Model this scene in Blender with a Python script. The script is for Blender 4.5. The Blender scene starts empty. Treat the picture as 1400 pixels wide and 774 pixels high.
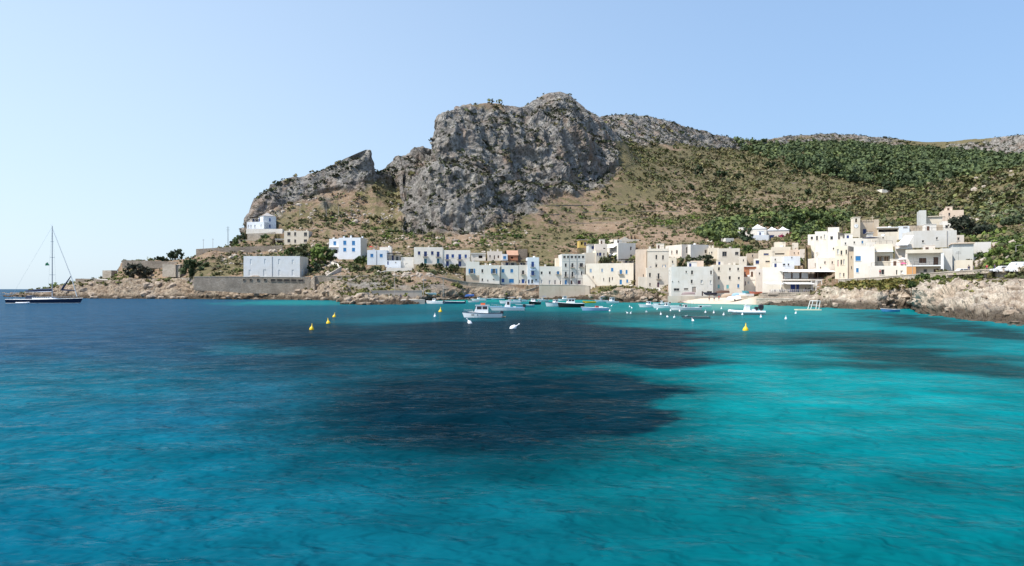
import bpy, bmesh, math, random
import numpy as np
from mathutils import Vector, Matrix
R = math.radians
rng = np.random.default_rng(7)
random.seed(7)
SC = bpy.context.scene
COL = SC.collection

# ------------------------------------------------------------------ camera, sky, sun, exposure
CAM_H, FOC, CX, HOR = 4.5, 1050.0, 700.0, 395.3     # metres; focal length, centre and horizon of a 1400 px wide frame
cam_data = bpy.data.cameras.new('camera')
cam = bpy.data.objects.new('camera', cam_data)
COL.objects.link(cam)
cam.location = (0, 0, CAM_H)
cam.rotation_euler = (R(90), 0, 0)
cam_data.sensor_width = 36
cam_data.lens = 36 * FOC / 1400
cam_data.shift_y = (HOR - 387) / 1400
cam_data.clip_start, cam_data.clip_end = 0.5, 60000
SC.camera = cam

SUN_EL, SUN_AZ = 54.0, -116.0                       # azimuth clockwise from the view direction (+Y)
world = bpy.data.worlds.new('World')
SC.world = world
world.use_nodes = True
wn = world.node_tree
wn.nodes.clear()
sky = wn.nodes.new('ShaderNodeTexSky')
sky.sky_type = 'NISHITA'
sky.sun_disc = False
sky.sun_elevation = R(SUN_EL)
sky.sun_rotation = R(SUN_AZ)
sky.altitude = 0
sky.air_density, sky.dust_density, sky.ozone_density = 1.0, 0.6, 3.0
bg = wn.nodes.new('ShaderNodeBackground')
bg.inputs['Strength'].default_value = 0.13
# summer haze over the sea: paler towards the sun's side and towards the horizon, all round the sky
tc = wn.nodes.new('ShaderNodeTexCoord')
dt_ = wn.nodes.new('ShaderNodeVectorMath'); dt_.operation = 'DOT_PRODUCT'
dt_.inputs[1].default_value = (math.sin(R(-100)), math.cos(R(-100)), 0)
mr = wn.nodes.new('ShaderNodeMapRange'); mr.interpolation_type = 'SMOOTHSTEP'
for i_, v_ in ((1, -.75), (2, .62)): mr.inputs[i_].default_value = v_
hz = wn.nodes.new('ShaderNodeMix'); hz.data_type = 'RGBA'
hz.inputs[6].default_value = (1.14, 1.82, 2.84, 1); hz.inputs[7].default_value = (2.75, 3.3, 3.78, 1)
se = wn.nodes.new('ShaderNodeSeparateXYZ')
me_ = wn.nodes.new('ShaderNodeMapRange')
for i_, v_ in ((1, 0.0), (2, .75), (3, .86), (4, .25)): me_.inputs[i_].default_value = v_
mx_ = wn.nodes.new('ShaderNodeMix'); mx_.data_type = 'RGBA'
wo = wn.nodes.new('ShaderNodeOutputWorld')
for a_, b_ in ((tc.outputs['Generated'], dt_.inputs[0]), (dt_.outputs['Value'], mr.inputs[0]), (mr.outputs[0], hz.inputs[0]), (tc.outputs['Generated'], se.inputs[0]), (se.outputs[2], me_.inputs[0]),
               (me_.outputs[0], mx_.inputs[0]), (sky.outputs[0], mx_.inputs[6]), (hz.outputs[2], mx_.inputs[7]), (mx_.outputs[2], bg.inputs[0]), (bg.outputs[0], wo.inputs[0])):
    wn.links.new(a_, b_)

sun_data = bpy.data.lights.new('sun', 'SUN')
sun_data.energy = 3.0
sun_data.angle = R(0.5)
sun_data.color = (1.0, 0.95, 0.87)
sun = bpy.data.objects.new('sun', sun_data)
COL.objects.link(sun)
sdir = Vector((math.sin(R(SUN_AZ)) * math.cos(R(SUN_EL)), math.cos(R(SUN_AZ)) * math.cos(R(SUN_EL)), math.sin(R(SUN_EL))))
sun.rotation_euler = sdir.to_track_quat('Z', 'Y').to_euler()
sun.location = (0, 0, 300)
SC.view_settings.view_transform = 'Standard'
SC.view_settings.look = 'None'
SC.view_settings.exposure = 1.0
SC.view_settings.gamma = 1
SC.view_settings.use_curve_mapping = False

# ------------------------------------------------------------------ small helpers
def W(px, py, Y):
    """the point that is seen at (px, py) when it stands Y metres away"""
    return Vector(((px - CX) / FOC * Y, Y, CAM_H + (HOR - py) / FOC * Y))

def mat(name, col=(.5, .5, .5), rough=.8, metal=0, spec=None):
    m = bpy.data.materials.new(name)
    m.use_nodes = True
    b = m.node_tree.nodes['Principled BSDF']
    b.inputs['Base Color'].default_value = (*col, 1)
    b.inputs['Roughness'].default_value = rough
    b.inputs['Metallic'].default_value = metal
    if spec is not None:
        b.inputs['Specular IOR Level'].default_value = spec
    return m

class NT:
    """short-hand for building node trees"""
    def __init__(s, m):
        s.t = m.node_tree
        s.b = s.t.nodes['Principled BSDF']
    def n(s, typ, **kw):
        nd = s.t.nodes.new('ShaderNode' + typ)
        for k, v in kw.items():
            setattr(nd, k, v)
        return nd
    def l(s, a, b):
        s.t.links.new(a, b)
    def pos(s):
        return s.n('NewGeometry').outputs['Position']
    def noise(s, vec, scale, detail=4, rough=.55, dist=0, out=0):
        nd = s.n('TexNoise')
        nd.inputs['Scale'].default_value = scale
        nd.inputs['Detail'].default_value = detail
        nd.inputs['Roughness'].default_value = rough
        nd.inputs['Distortion'].default_value = dist
        s.l(vec, nd.inputs['Vector'])
        return nd.outputs[out]
    def ramp(s, fac, stops):
        nd = s.n('ValToRGB')
        e = nd.color_ramp.elements
        while len(e) < len(stops):
            e.new(.5)
        for i, (p, c) in enumerate(stops):
            e[i].position = p
            e[i].color = (*c, 1) if len(c) == 3 else c
        s.l(fac, nd.inputs[0])
        return nd.outputs[0]
    def mix(s, fac, a, b, mode='MIX'):
        nd = s.n('Mix', data_type='RGBA', blend_type=mode)
        for v, i in ((fac, 0), (a, 6), (b, 7)):
            if isinstance(v, (int, float)):
                nd.inputs[i].default_value = v
            elif isinstance(v, tuple):
                nd.inputs[i].default_value = (*v, 1)
            else:
                s.l(v, nd.inputs[i])
        return nd.outputs[2]
    def math(s, op, a, b=None, clamp=False):
        nd = s.n('Math', operation=op, use_clamp=clamp)
        for i, v in enumerate((a, b)):
            if v is None: continue
            if isinstance(v, (int, float)): nd.inputs[i].default_value = v
            else: s.l(v, nd.inputs[i])
        return nd.outputs[0]
    def attr(s, name):
        return s.n('Attribute', attribute_name=name)
    def bump(s, h, strength=.5, dist=.1, normal=None):
        nd = s.n('Bump')
        nd.inputs['Strength'].default_value = strength
        nd.inputs['Distance'].default_value = dist
        s.l(h, nd.inputs['Height'])
        if normal is not None: s.l(normal, nd.inputs['Normal'])
        return nd.outputs[0]

def plaster(name, col, var=.12, dirt=.35):
    """painted or bare render: slightly blotchy, streaked downwards and stained"""
    m = mat(name, col, .9, spec=.2)
    t = NT(m)
    p = t.pos()
    n1 = t.noise(p, .35, 5, .6)
    mp = t.n('Mapping'); mp.inputs['Scale'].default_value = (1.6, 1.6, .18)
    t.l(p, mp.inputs[0])
    n2 = t.noise(mp.outputs[0], 1.2, 4, .6)
    lo = tuple(c * (1 - var) * k for c, k in zip(col, (1, .97, .92)))
    c1 = t.mix(t.ramp(n1, [(.3, (0, 0, 0)), (.7, (1, 1, 1))]), lo, col)
    st = tuple(c * .62 * k for c, k in zip(col, (1, .93, .82)))
    c2 = t.mix(t.math('MULTIPLY', t.ramp(n2, [(.56, (0, 0, 0)), (.72, (1, 1, 1))]), dirt), c1, st)
    t.l(c2, t.b.inputs['Base Color'])
    t.l(t.bump(t.noise(p, 3, 4), .25, .06), t.b.inputs['Normal'])
    return m

def tag(o, label=None, cat=None, group=None, kind=None):
    if label: o['label'] = label
    if cat: o['category'] = cat
    if group: o['group'] = group
    if kind: o['kind'] = kind
    return o

def thing(name, label, cat, loc=(0, 0, 0), rz=0, group=None):
    o = bpy.data.objects.new(name, None)
    o.empty_display_size = .5
    COL.objects.link(o)
    o.location = loc
    o.rotation_euler = (0, 0, rz)
    return tag(o, label, cat, group)

def link(name, me, parent=None, loc=None, rz=0):
    o = bpy.data.objects.new(name, me)
    COL.objects.link(o)
    if parent is not None: o.parent = parent
    if loc is not None: o.location = loc
    if rz: o.rotation_euler = (0, 0, rz)
    return o

class MB:
    """collects faces and links them as ONE mesh"""
    def __init__(s):
        s.v, s.f, s.m = [], [], []
        s.mats = []
    def mi(s, m):
        if m not in s.mats: s.mats.append(m)
        return s.mats.index(m)
    def poly(s, pts, m):
        b = len(s.v)
        s.v += [tuple(p) for p in pts]
        s.f.append(tuple(range(b, b + len(pts))))
        s.m.append(s.mi(m))
    def box(s, x0, x1, y0, y1, z0, z1, m, M=None, skip=''):
        c = [Vector((x, y, z)) for z in (z0, z1) for y in (y0, y1) for x in (x0, x1)]
        if M is not None: c = [M @ p for p in c]
        b = len(s.v)
        s.v += [tuple(p) for p in c]
        for k, q in (('b', (0, 2, 3, 1)), ('t', (4, 5, 7, 6)), ('f', (0, 1, 5, 4)), ('k', (2, 6, 7, 3)), ('l', (0, 4, 6, 2)), ('r', (1, 3, 7, 5))):
            if k in skip: continue
            s.f.append(tuple(b + i for i in q)); s.m.append(s.mi(m))
    def tube(s, a, b_, r0, r1, m, n=6, caps=True):
        a, b_ = Vector(a), Vector(b_)
        d = (b_ - a).normalized()
        u = d.orthogonal().normalized(); w = d.cross(u)
        b = len(s.v)
        for c, r in ((a, r0), (b_, r1)):
            for i in range(n):
                t = 2 * math.pi * i / n
                s.v.append(tuple(c + u * (r * math.cos(t)) + w * (r * math.sin(t))))
        for i in range(n):
            j = (i + 1) % n
            s.f.append((b + i, b + j, b + n + j, b + n + i)); s.m.append(s.mi(m))
        if caps:
            s.f.append(tuple(b + i for i in reversed(range(n)))); s.m.append(s.mi(m))
            s.f.append(tuple(b + n + i for i in range(n))); s.m.append(s.mi(m))
    def lathe(s, prof, m, n=10, c=(0, 0, 0), sx=1, sy=1):
        b = len(s.v)
        for r, z in prof:
            for i in range(n):
                t = 2 * math.pi * i / n
                s.v.append((c[0] + sx * r * math.cos(t), c[1] + sy * r * math.sin(t), c[2] + z))
        for k in range(len(prof) - 1):
            for i in range(n):
                j = (i + 1) % n
                s.f.append((b + k * n + i, b + k * n + j, b + (k + 1) * n + j, b + (k + 1) * n + i)); s.m.append(s.mi(m))
        s.f.append(tuple(b + i for i in reversed(range(n)))); s.m.append(s.mi(m))
        s.f.append(tuple(b + (len(prof) - 1) * n + i for i in range(n))); s.m.append(s.mi(m))
    def loft(s, rings, m, caps=True, closed=True):
        b = len(s.v); n = len(rings[0])
        for r in rings: s.v += [tuple(p) for p in r]
        for k in range(len(rings) - 1):
            for i in range(n if closed else n - 1):
                j = (i + 1) % n
                s.f.append((b + k * n + i, b + k * n + j, b + (k + 1) * n + j, b + (k + 1) * n + i)); s.m.append(s.mi(m))
        if caps:
            s.f.append(tuple(b + i for i in reversed(range(n)))); s.m.append(s.mi(m))
            s.f.append(tuple(b + (len(rings) - 1) * n + i for i in range(n))); s.m.append(s.mi(m))
    def mesh(s, name, smooth=False):
        me = bpy.data.meshes.new(name)
        me.from_pydata(s.v, [], s.f)
        for m in s.mats: me.materials.append(m)
        me.polygons.foreach_set('material_index', s.m)
        if smooth: me.polygons.foreach_set('use_smooth', [True] * len(s.f))
        me.update()
        return me
    def build(s, name, parent=None, loc=None, rz=0, smooth=False):
        return link(name, s.mesh(name, smooth), parent, loc, rz)

def np_mesh(name, verts, faces, mats, mi=None, smooth=True, attrs=None, cols=None):
    """a mesh from arrays; faces (n,3) or (n,4)"""
    me = bpy.data.meshes.new(name)
    nv, nf, k = len(verts), len(faces), faces.shape[1]
    me.vertices.add(nv); me.loops.add(nf * k); me.polygons.add(nf)
    me.vertices.foreach_set('co', np.asarray(verts, np.float32).ravel())
    me.loops.foreach_set('vertex_index', faces.astype(np.int32).ravel())
    me.polygons.foreach_set('loop_start', np.arange(0, nf * k, k, dtype=np.int32))
    me.polygons.foreach_set('loop_total', np.full(nf, k, np.int32))
    me.polygons.foreach_set('use_smooth', np.full(nf, smooth))
    for m in mats: me.materials.append(m)
    if mi is not None: me.polygons.foreach_set('material_index', mi.astype(np.int32))
    for an, av in (attrs or {}).items():
        a = me.attributes.new(an, 'FLOAT', 'POINT'); a.data.foreach_set('value', np.asarray(av, np.float32).ravel())
    for an, av in (cols or {}).items():
        a = me.attributes.new(an, 'FLOAT_COLOR', 'POINT'); a.data.foreach_set('color', np.asarray(av, np.float32).ravel())
    me.update(calc_edges=True)
    me.validate()
    return me

# gradient noise for whole arrays of points
_perm = np.random.default_rng(3).permutation(256).astype(np.int32)
_perm = np.concatenate([_perm, _perm, _perm])
_g3 = np.random.default_rng(4).normal(size=(256, 3)); _g3 /= np.linalg.norm(_g3, axis=1)[:, None]
_g3 = _g3.astype(np.float32)
def pnoise(x, y, z):
    x, y, z = (np.asarray(a, np.float32) for a in np.broadcast_arrays(x, y, z))
    xi, yi, zi = np.floor(x).astype(np.int32), np.floor(y).astype(np.int32), np.floor(z).astype(np.int32)
    xf, yf, zf = x - xi, y - yi, z - zi
    fu, fv, fw = (t * t * t * (t * (t * 6 - 15) + 10) for t in (xf, yf, zf))
    xi &= 255; yi &= 255; zi &= 255
    out = 0
    for dx in (0, 1):
        wx = fu if dx else 1 - fu
        for dy in (0, 1):
            wy = fv if dy else 1 - fv
            for dz in (0, 1):
                wz = fw if dz else 1 - fw
                h = _perm[_perm[_perm[xi + dx] + yi + dy] + zi + dz]
                g = _g3[h]
                out = out + wx * wy * wz * (g[..., 0] * (xf - dx) + g[..., 1] * (yf - dy) + g[..., 2] * (zf - dz))
    return out * 1.5
def fbm(x, y, z, s, o=4, gain=.5):
    t, a = 0, 1.0
    for k in range(o):
        t = t + a * pnoise(x / s + 13.7 * k, y / s - 7.1 * k, z / s + 3.3 * k); s /= 2.03; a *= gain
    return t
def ridged(x, y, z, s, o=4, gain=.5):
    t, a = 0, 1.0
    for k in range(o):
        t = t + a * (1 - 2 * np.abs(pnoise(x / s + 5.7 * k, y / s - 9.1 * k, z / s + 2.3 * k))); s /= 2.1; a *= gain
    return t
def sstep(x, a, b):
    t = np.clip((x - a) / (b - a), 0, 1)
    return t * t * (3 - 2 * t)
# ------------------------------------------------------------------ the houses: survey table (walls, floors and openings as measured)
# label, x0, x1, base, top, distance, yaw, depth, wall, front openings, options
# opening: (px, py, width, height, kind)  b/t blue/turquoise shutters, o open blue shutters, d dark window, g glazed pale, B/D/V/T doors, + balcony
HOUSES = [
 ('small white two storey house at the foot of the crag with a grey pyramid roof', 360, 377.5, 313, 295.6, 440, 34, 10, 'bluewhite', [(369,300.7,2.2,4.3,'b'),(365.3,309,2,4,'b'),(369,309.4,2,4.8,'b')], dict(left=[(355,300.4,1.6,4,'b')], roof='pyramid')),
 ('white terrace block with arched openings beside the house under the crag', 337.5, 361, 317, 303.4, 434, -6, 9, 'bluewhite', [(339.7,309.4,1.6,4,'g'),(343.2,309.4,1.6,4,'g'),(348.6,309.4,1.8,4,'g'),(357,308.4,1.4,3.4,'g')], dict(pergola=(337.5,351,297.2))),
 ('low white garden parapet below the house under the crag', 336.5, 386, 319, 313, 430, 0, 3, 'white', [], dict(low=1)),
 ('plain beige two storey house with six brown windows on the left slope', 388.5, 422, 334, 315.7, 420, 0, 9, 'cream', [(395,319.8,4.4,4.6,'d'),(403.6,320,2.8,5,'d'),(417.7,320.3,4.2,5,'d'),(395,329.3,4,4.5,'d'),(403.6,329.8,2.6,4.6,'d'),(417.6,329.2,4.4,3.6,'d')], dict(chim=[.1,.85])),
 ('lean-to shed with a pale roof left of the beige house', 376.5, 388, 335, 327.4, 421, 8, 6, 'beige', [(382.5,331.6,8,4.6,'v')], dict(eave='white')),
 ('ruined stone arcade with dark gaps above the terrace wall on the left', 326, 352, 339, 327.6, 424, 0, 4, 'beige', [(332,333,3,5,'v'),(343.7,333.4,2.2,5,'v'),(350,334,1.6,5,'v')], dict(low=1)),
 ('long windowless pale blue boathouse above the stone sea wall', 333, 410, 378.6, 350.2, 340, 1, 15, 'boathouse', [(343,358,2.4,7,'n'),(362.5,357.6,2.4,7,'n'),(381.8,357.8,2.8,7,'n'),(400.5,358,2.8,6,'n'),(341.5,373,2.8,8,'n'),(362,373,4.2,9,'n'),(382,373,2.8,8,'n'),(400.5,373,3.2,8,'n')], dict(right=[(413.5,371.5,1.6,7,'n'),(418.6,371,1.6,7,'n')], pipe=[372], side='cream')),
 ('white house with four bright blue shuttered windows left of the rubble slope', 463, 493, 354, 325, 380, -9, 9, 'bluewhite', [(471.4,332,4.2,5.8,'s'),(483.3,332.3,4.2,5.8,'s'),(471.4,341.4,4.2,5,'s'),(483.3,341.4,4.2,5,'s')], dict(side='cream', chim=[.05,.4,.97])),
 ('narrow white side wing with one blue window and a balcony at treetop level', 450, 463, 352, 326.6, 383, -9, 6, 'bluewhite', [(457.7,332.6,3.8,5.2,'s'),(458.5,344,6,5,'v')], dict(slab=[(450,463,338)])),
 ('low white house with two small blue windows and a red parasol on its roof', 502, 529, 361.5, 342, 350, 3, 8, 'bluewhite', [(508.4,349.3,4,4.4,'s'),(521.2,349.5,4,4.4,'s'),(529.0,358.4,.1,.1,'x')], dict(pipe=[514.5])),
 ('white rooftop room behind the low house with the red parasol', 519, 535, 350, 338, 357, 3, 5, 'white', [], {}),
 ('white terrace house front with a blue door under a dark pergola', 529, 548, 365, 356.2, 349, 3, 7, 'bluewhite', [(530.4,359.6,2.4,5,'B'),(541,358.8,1.6,1.4,'d')], dict(pergola=(529,547,346.5))),
 ('stepped white terrace walls left of the long cream house', 548, 565.6, 366, 351.5, 350, 3, 6, 'white', [(556,361,4,2,'n')], dict(low=1)),
 ('white retaining parapet curving below the stepped terrace', 528, 563, 372, 366.3, 344, 2, 4, 'white', [], dict(low=1)),
 ('cream two storey house with dark blue doors, left half of the long terrace', 566, 605.3, 362, 338, 350, 3, 9, 'white', [(573,346,3.4,4.6,'k'),(581.7,347.3,4,7,'k+'),(591,346,3.4,4.8,'k'),(599,347.7,3.8,7.2,'k+'),(581.7,357,4,6.8,'T'),(599,357,3.8,6.8,'T')], dict(base_band=(362,3.4))),
 ('cream two storey house with royal blue shutters, right half of the long terrace', 605.6, 643, 365, 342, 351, 3, 9, 'white', [(611.7,351.2,3.8,7,'b+'),(619,350,3.4,4.6,'b'),(628.6,351.2,3.8,7,'b+'),(636.7,350.4,3,4.6,'b'),(611.7,360.4,3.8,6.8,'k'),(628.6,360.7,4,7,'k')], {}),
 ('white block with a half open blue door at the left end of the harbour row', 637, 655.4, 386.5, 357.6, 335, 3, 9, 'white', [(645,370.7,4.6,6.6,'o+')], dict(base_band=(376.4,10))),
 ('white house with a grey lower storey and one open blue balcony door', 655.5, 683, 387, 362.6, 335.3, 3, 9, 'white', [(659.5,370.5,2.6,4.8,'d'),(675.5,370.8,4.4,6.8,'o+'),(659.5,382.6,2,3.6,'d'),(667,383.6,1.4,2.4,'d'),(675,382,2.4,1.6,'d')], dict(band2=1, chim=[.3])),
 ('small pinkish white cottage with a brown door above the harbour row', 666.5, 686.6, 356, 343.6, 372, 3, 8, 'pinkwhite', [(670,350.4,1.8,3.2,'d'),(676,351.8,1.9,5.6,'D'),(681.4,351,2.4,3.8,'D')], dict(chim=[.2,.75])),
 ('tiny pale blue annex with a blue awning beside the pinkish cottage', 686.8, 694, 356, 347.5, 371, 3, 6, 'bluewhite', [(690,352.2,4,4,'s')], {}),
 ('cottage with a sloping terracotta roof and brown wall above the harbour row', 694.2, 708, 356, 349, 373, 3, 8, 'rust', [(700,352.5,3,2.6,'v')], dict(roof='lean')),
 ('roofless grey stone barn beside the terracotta roofed cottage', 708.4, 721, 357, 340.5, 378, 2, 8, 'stone', [], {}),
 ('low white shed with a dark open front above the harbour row', 644, 664, 356, 346.8, 374, 3, 6, 'white', [(657,351.2,5.2,3.8,'v'),(648.5,351.5,3,3,'n')], dict(eave='white')),
 ('white harbour house with four blue shuttered windows and a roof pergola', 684, 708.8, 388, 362.8, 338, 3, 9, 'white', [(687.8,370.3,3.6,4.8,'s'),(699.7,370.3,3.8,4.8,'s'),(687.6,383.6,3.8,5,'b'),(699.3,384,6.4,5.4,'s')], dict(pergola=(685,708,357), pipe=[684.4])),
 ('narrow pale harbour house between the pergola house and the blue tower', 709, 721, 388.2, 362.4, 338.4, 3, 9, 'pinkwhite', [(715.2,372.4,3.2,5.2,'d+'),(715.2,384.4,4.2,5.6,'B'),(710.6,385,1.6,4.4,'D'),(719,386,1.6,3,'d')], dict(pergola=(709,720.5,357.4))),
 ('tall narrow light blue house with a blue balcony door in the harbour row', 721.2, 737, 388.4, 352, 337.5, 3, 10, 'bluewhite', [(728.3,361.4,3.6,7,'b+'),(728.2,373.6,4,6,'b+'),(723,384.9,2,5.2,'k'),(727.6,384.9,2.6,5.2,'d'),(733,382.6,2.2,2.2,'d')], dict(awn=[(724.4,732,369.6)])),
 ('low white house with three small upper windows beside the blue tower', 737.2, 768, 389, 364.2, 338, 3, 9, 'white', [(740.6,373.2,2.6,3.8,'d'),(751.7,373,2.6,3.8,'d'),(763,373,3.2,4.2,'s+'),(740.4,385,2.4,5,'g'),(751.5,386,2.2,5.4,'g'),(758.9,385.8,1.9,5.8,'D'),(766.4,386.2,1.7,5,'D')], dict(chim=[.3])),
 ('rooftop room with a cream wall on the low white house', 760, 768, 366, 353, 345, 3, 5, 'cream', [(765.6,357.4,1.6,1.8,'d')], {}),
 ('tall grey four storey house with a row of attic windows on the harbour', 768.2, 800, 390, 347.4, 337, 4, 12, 'greywhite', [(771.8,351.4,3.4,3.4,'d'),(776.8,351.4,3,3.4,'d'),(782,351.4,3.4,3.4,'d'),(787.1,351.4,3,3.4,'d'),(791.9,351.4,3,3.4,'d'),(797.2,351.4,3.2,3.4,'d'),(773.6,362.6,2.6,4.8,'d'),(782.7,362.8,2.8,5.8,'d+'),(794.8,362.4,4.6,5.4,'d+'),(773.6,375,2.6,7,'d+'),(782.7,375,2.6,7,'d+'),(795.2,373.6,2,5,'d'),(773.5,385.9,2.8,5.8,'s'),(781.6,386,2.6,5.4,'D'),(792,385.8,4.4,5,'V'),(797.6,385.8,1.8,5.2,'k')], dict(bandlines=[356.6, 369.4, 380], pipe=[778, 788.4])),
 ('plain cream block without windows behind the tall grey house', 799, 814.4, 362, 345.6, 352, 4, 8, 'cream', [], {}),
 ('wide cream house with an outside stair and four blue windows on the quay', 801, 866, 390, 360, 331, -22, 11, 'cream2', [(807.6,370,2.8,4.8,'p'),(823.2,369.6,2.2,4.4,'p'),(837,368.8,3.2,4.8,'s'),(848.8,371.8,3.4,5.6,'s+'),(856.6,371.8,2.6,5.4,'s'),(848.7,385.6,3.6,6.6,'S'),(857.5,384.4,2.4,4.4,'s'),(833.3,382.4,1.6,6.4,'d'),(837.2,381,1.4,4,'d'),(825.4,382,1.2,4,'d'),(811,379,1.4,3,'d')], dict(right=[(868.6,358.8,1.2,3,'x'),(869.4,374,1.4,2.2,'d')], pergola=(846,865,355), stair=(803, 815, 375.5, 389))),
 ('big white cube house with white awnings on its sunlit left side', 845, 869, 362, 332.4, 362, 20, 12, 'white', [(862.7,339.6,2.4,5,'D'),(862.8,349.6,2.2,3,'d')], dict(left=[(838.5,341,8,5,'g'),(838.5,352.6,8,4.6,'g')], awnleft=[(833.5,843.5,338),(833,843,349.4)])),
 ('cream house with a small gable peeping above the white cube house', 838, 876, 345, 327.2, 385, 8, 9, 'cream', [(871.5,336,1.4,5,'d'),(868.6,329.6,1.4,1.6,'d')], dict(gable=(847,861,323.6))),
 ('small cream house with three blue windows behind the wide quay house', 814.6, 830, 356, 342.6, 352, 5, 7, 'cream', [(817.2,347.6,1.9,3.8,'k'),(820.6,347.6,3.2,4.4,'k'),(825.7,347.7,1.9,3.8,'d')], {}),
 ('pinkish terrace house stacked above the small cream house', 813.6, 830, 344, 333.6, 360, 5, 7, 'pinkwhite', [(826.4,339.6,3,1.6,'v')], {}),
 ('bluish hut with one dark blue window under the green bushes', 804.6, 813.4, 346, 334.6, 362, 5, 6, 'greyblue', [(810.5,338.5,3.2,4.4,'k')], dict(eave='stone')),
 ('derelict yellow hut with an orange doorway on the scrub slope', 792, 803, 338, 328.4, 372, 5, 6, 'yellow', [(800,333.6,3,5,'V'),(795.4,333,2.4,4,'v')], dict(eave='stone')),
 ('peach stair tower between the cream quay house and the grey balcony house', 869.5, 884, 396, 341, 316, -8, 10, 'peach', [(879.6,377,1.2,4,'d')], {}),
 ('tall cream house with four brown windows behind the balcony house', 885.5, 914.5, 368, 340, 312, -7, 10, 'cream2', [(897.4,351.6,2.4,5.8,'d'),(906.5,352,2.4,5.8,'d'),(897.3,363.4,2.4,3.8,'d'),(908,363.6,4.6,3.2,'s')], dict(cornice=1, chim=[.1])),
 ('grey and peach house with a purple door beside the rock ledge', 884, 913.5, 394, 366, 294, -8, 10, 'cream2', [(888.6,376,2.6,5.6,'d'),(900.4,377.6,2.6,7.6,'d+'),(888.7,389,2,4,'d'),(900,389.4,3.2,6.6,'V')], dict(chim=[.9])),
 ('low pale annex left of the house with the purple door', 873, 884, 394, 378.6, 295, -8, 7, 'cream2', [(878,389,.1,.1,'x')], {}),
 ('large grey white three storey house standing on the beach wall', 918, 975, 406, 364.6, 258, -7, 13, 'greywhite', [(938.2,371.7,1.8,2.8,'d'),(946.2,372.6,2.8,5.4,'d'),(972.2,372.6,2.4,5.2,'d'),(919.6,385,1.2,1.6,'d'),(927.9,385,1.3,1.6,'d'),(945.8,385,2.6,5.2,'d'),(959.3,385.3,3,4.8,'g'),(971.8,385.5,2.2,4.8,'g'),(925,396,7.6,3.6,'d'),(938,395.2,5.8,2.2,'d'),(949,396,6,8,'W'),(960.5,401.4,2.4,6.4,'D'),(970,400.6,7,5,'d')], dict(left=[(915.6,372,2,4,'g')], chim=[.06,.5])),
 ('beige three storey house with turquoise ground floor doors on the beach', 975.2, 1017, 404, 362, 259, -9, 12, 'cream2', [(983,367.8,2.8,4.6,'d'),(998,368,2.3,3.6,'d'),(1009.3,368,2.5,3.8,'d'),(983,380,2.8,4.6,'d'),(997.8,380,2.8,4.8,'d'),(1010.3,380.4,2.5,3.6,'d'),(982.6,391.7,2.8,5,'t'),(994.8,392,3.3,5,'t'),(1009.4,391,2.7,4.8,'s')], dict(base_band=(387,.01), chim=[.3,.62,.8])),
 ('peach rooftop parapet block on the grey white beach house', 945, 962, 366, 356.6, 268, -10, 6, 'peach', [], {}),
 ('terracotta red house wedged behind the beige beach house', 1017.2, 1034, 382, 364.6, 266, -12, 8, 'rust', [(1018.6,375,1.6,6,'d')], dict(eave='white')),
 ('white ground floor building with a purple door below the terracotta house', 1017.4, 1043, 402, 378.6, 262, -14, 7, 'white', [(1018.9,387.4,2,5.8,'V'),(1023.2,386.4,2.6,3.6,'g'),(1041.2,384.2,1.2,2.6,'d'),(1030,384.6,5,4,'n')], {}),
 ('white house with two dark doorways and a sunlit left side above the row', 932, 944, 354, 334.4, 318, 22, 12, 'pinkwhite', [(940.4,342,5,8,'v')], dict(left=[(913,345.2,1.3,3.6,'d'),(918.4,345,1.4,4.6,'d'),(925.4,344.6,2.4,5,'d')])),
 ('long grey flank house behind the bushes above the beach row', 944.2, 968.6, 354, 334.6, 318, 22, 10, 'greywhite', [(964.9,344,2.8,4.6,'d')], {}),
 ('small cream house with two little windows between grey flank and dark shutters', 968.8, 983, 356, 339, 314, -10, 8, 'cream', [(973.2,345.4,1.8,2.6,'d'),(969.4,346.4,1.6,3.6,'d')], dict(chim=[.1,.5])),
 ('cream house with two large dark windows above the beige beach house', 983.2, 1011.6, 362, 339.6, 304, -10, 9, 'cream2', [(990.6,347.3,6.2,6.6,'d'),(1007.4,346.6,4.8,4.4,'d')], {}),
 ('white house among green trees with one small door, above the dark windows', 992, 1003.6, 342, 325.6, 340, 14, 17, 'white', [(996.8,335.4,1.8,4.6,'D')], {}),
 ('white villa wing with a shaded veranda left of the bougainvillea', 1028, 1051, 334, 321.4, 352, -8, 10, 'bluewhite', [(1039.6,331.8,17,3.4,'v')], {}),
 ('white domed upper storey of the villa on the green slope', 1027, 1048, 326, 312.6, 360, -10, 9, 'white', [(1041,319.6,5,1.4,'d')], dict(roof='pyramid')),
 ('white villa wing with a pink porch and a chimney beside the bougainvillea', 1048.4, 1079, 332, 315, 362, -14, 9, 'pinkwhite', [(1055.6,324.4,6,6,'k'),(1066,324,4,5,'d')], dict(roof='pyramid2', chim=[.4])),
 ('low white annex half hidden by the big round tree left of the villa', 1007, 1024, 331, 317, 372, -14, 8, 'white', [], {}),
 ('cream house with a wide blue window slit in the middle of the village', 1039.2, 1055, 370, 341.6, 276, -14, 9, 'cream', [(1047.5,347.6,6.8,2.2,'k'),(1049.5,357.6,6,2.2,'d')], {}),
 ('stone cottage with one window below the villa', 1021, 1039, 358, 346.4, 290, -14, 7, 'beige', [(1029,349.8,1.6,3.6,'d')], {}),
 ('white garage with a deep blue door below the stone cottage', 1031.6, 1039, 368, 353.6, 280, -14, 6, 'white', [(1035.5,358.4,4.8,4.8,'k')], {}),
 ('wide sand coloured roof block in the middle of the village', 1055.2, 1081, 352, 337.6, 296, -16, 8, 'cream', [(1066,347.2,13,1.8,'v')], {}),
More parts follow.
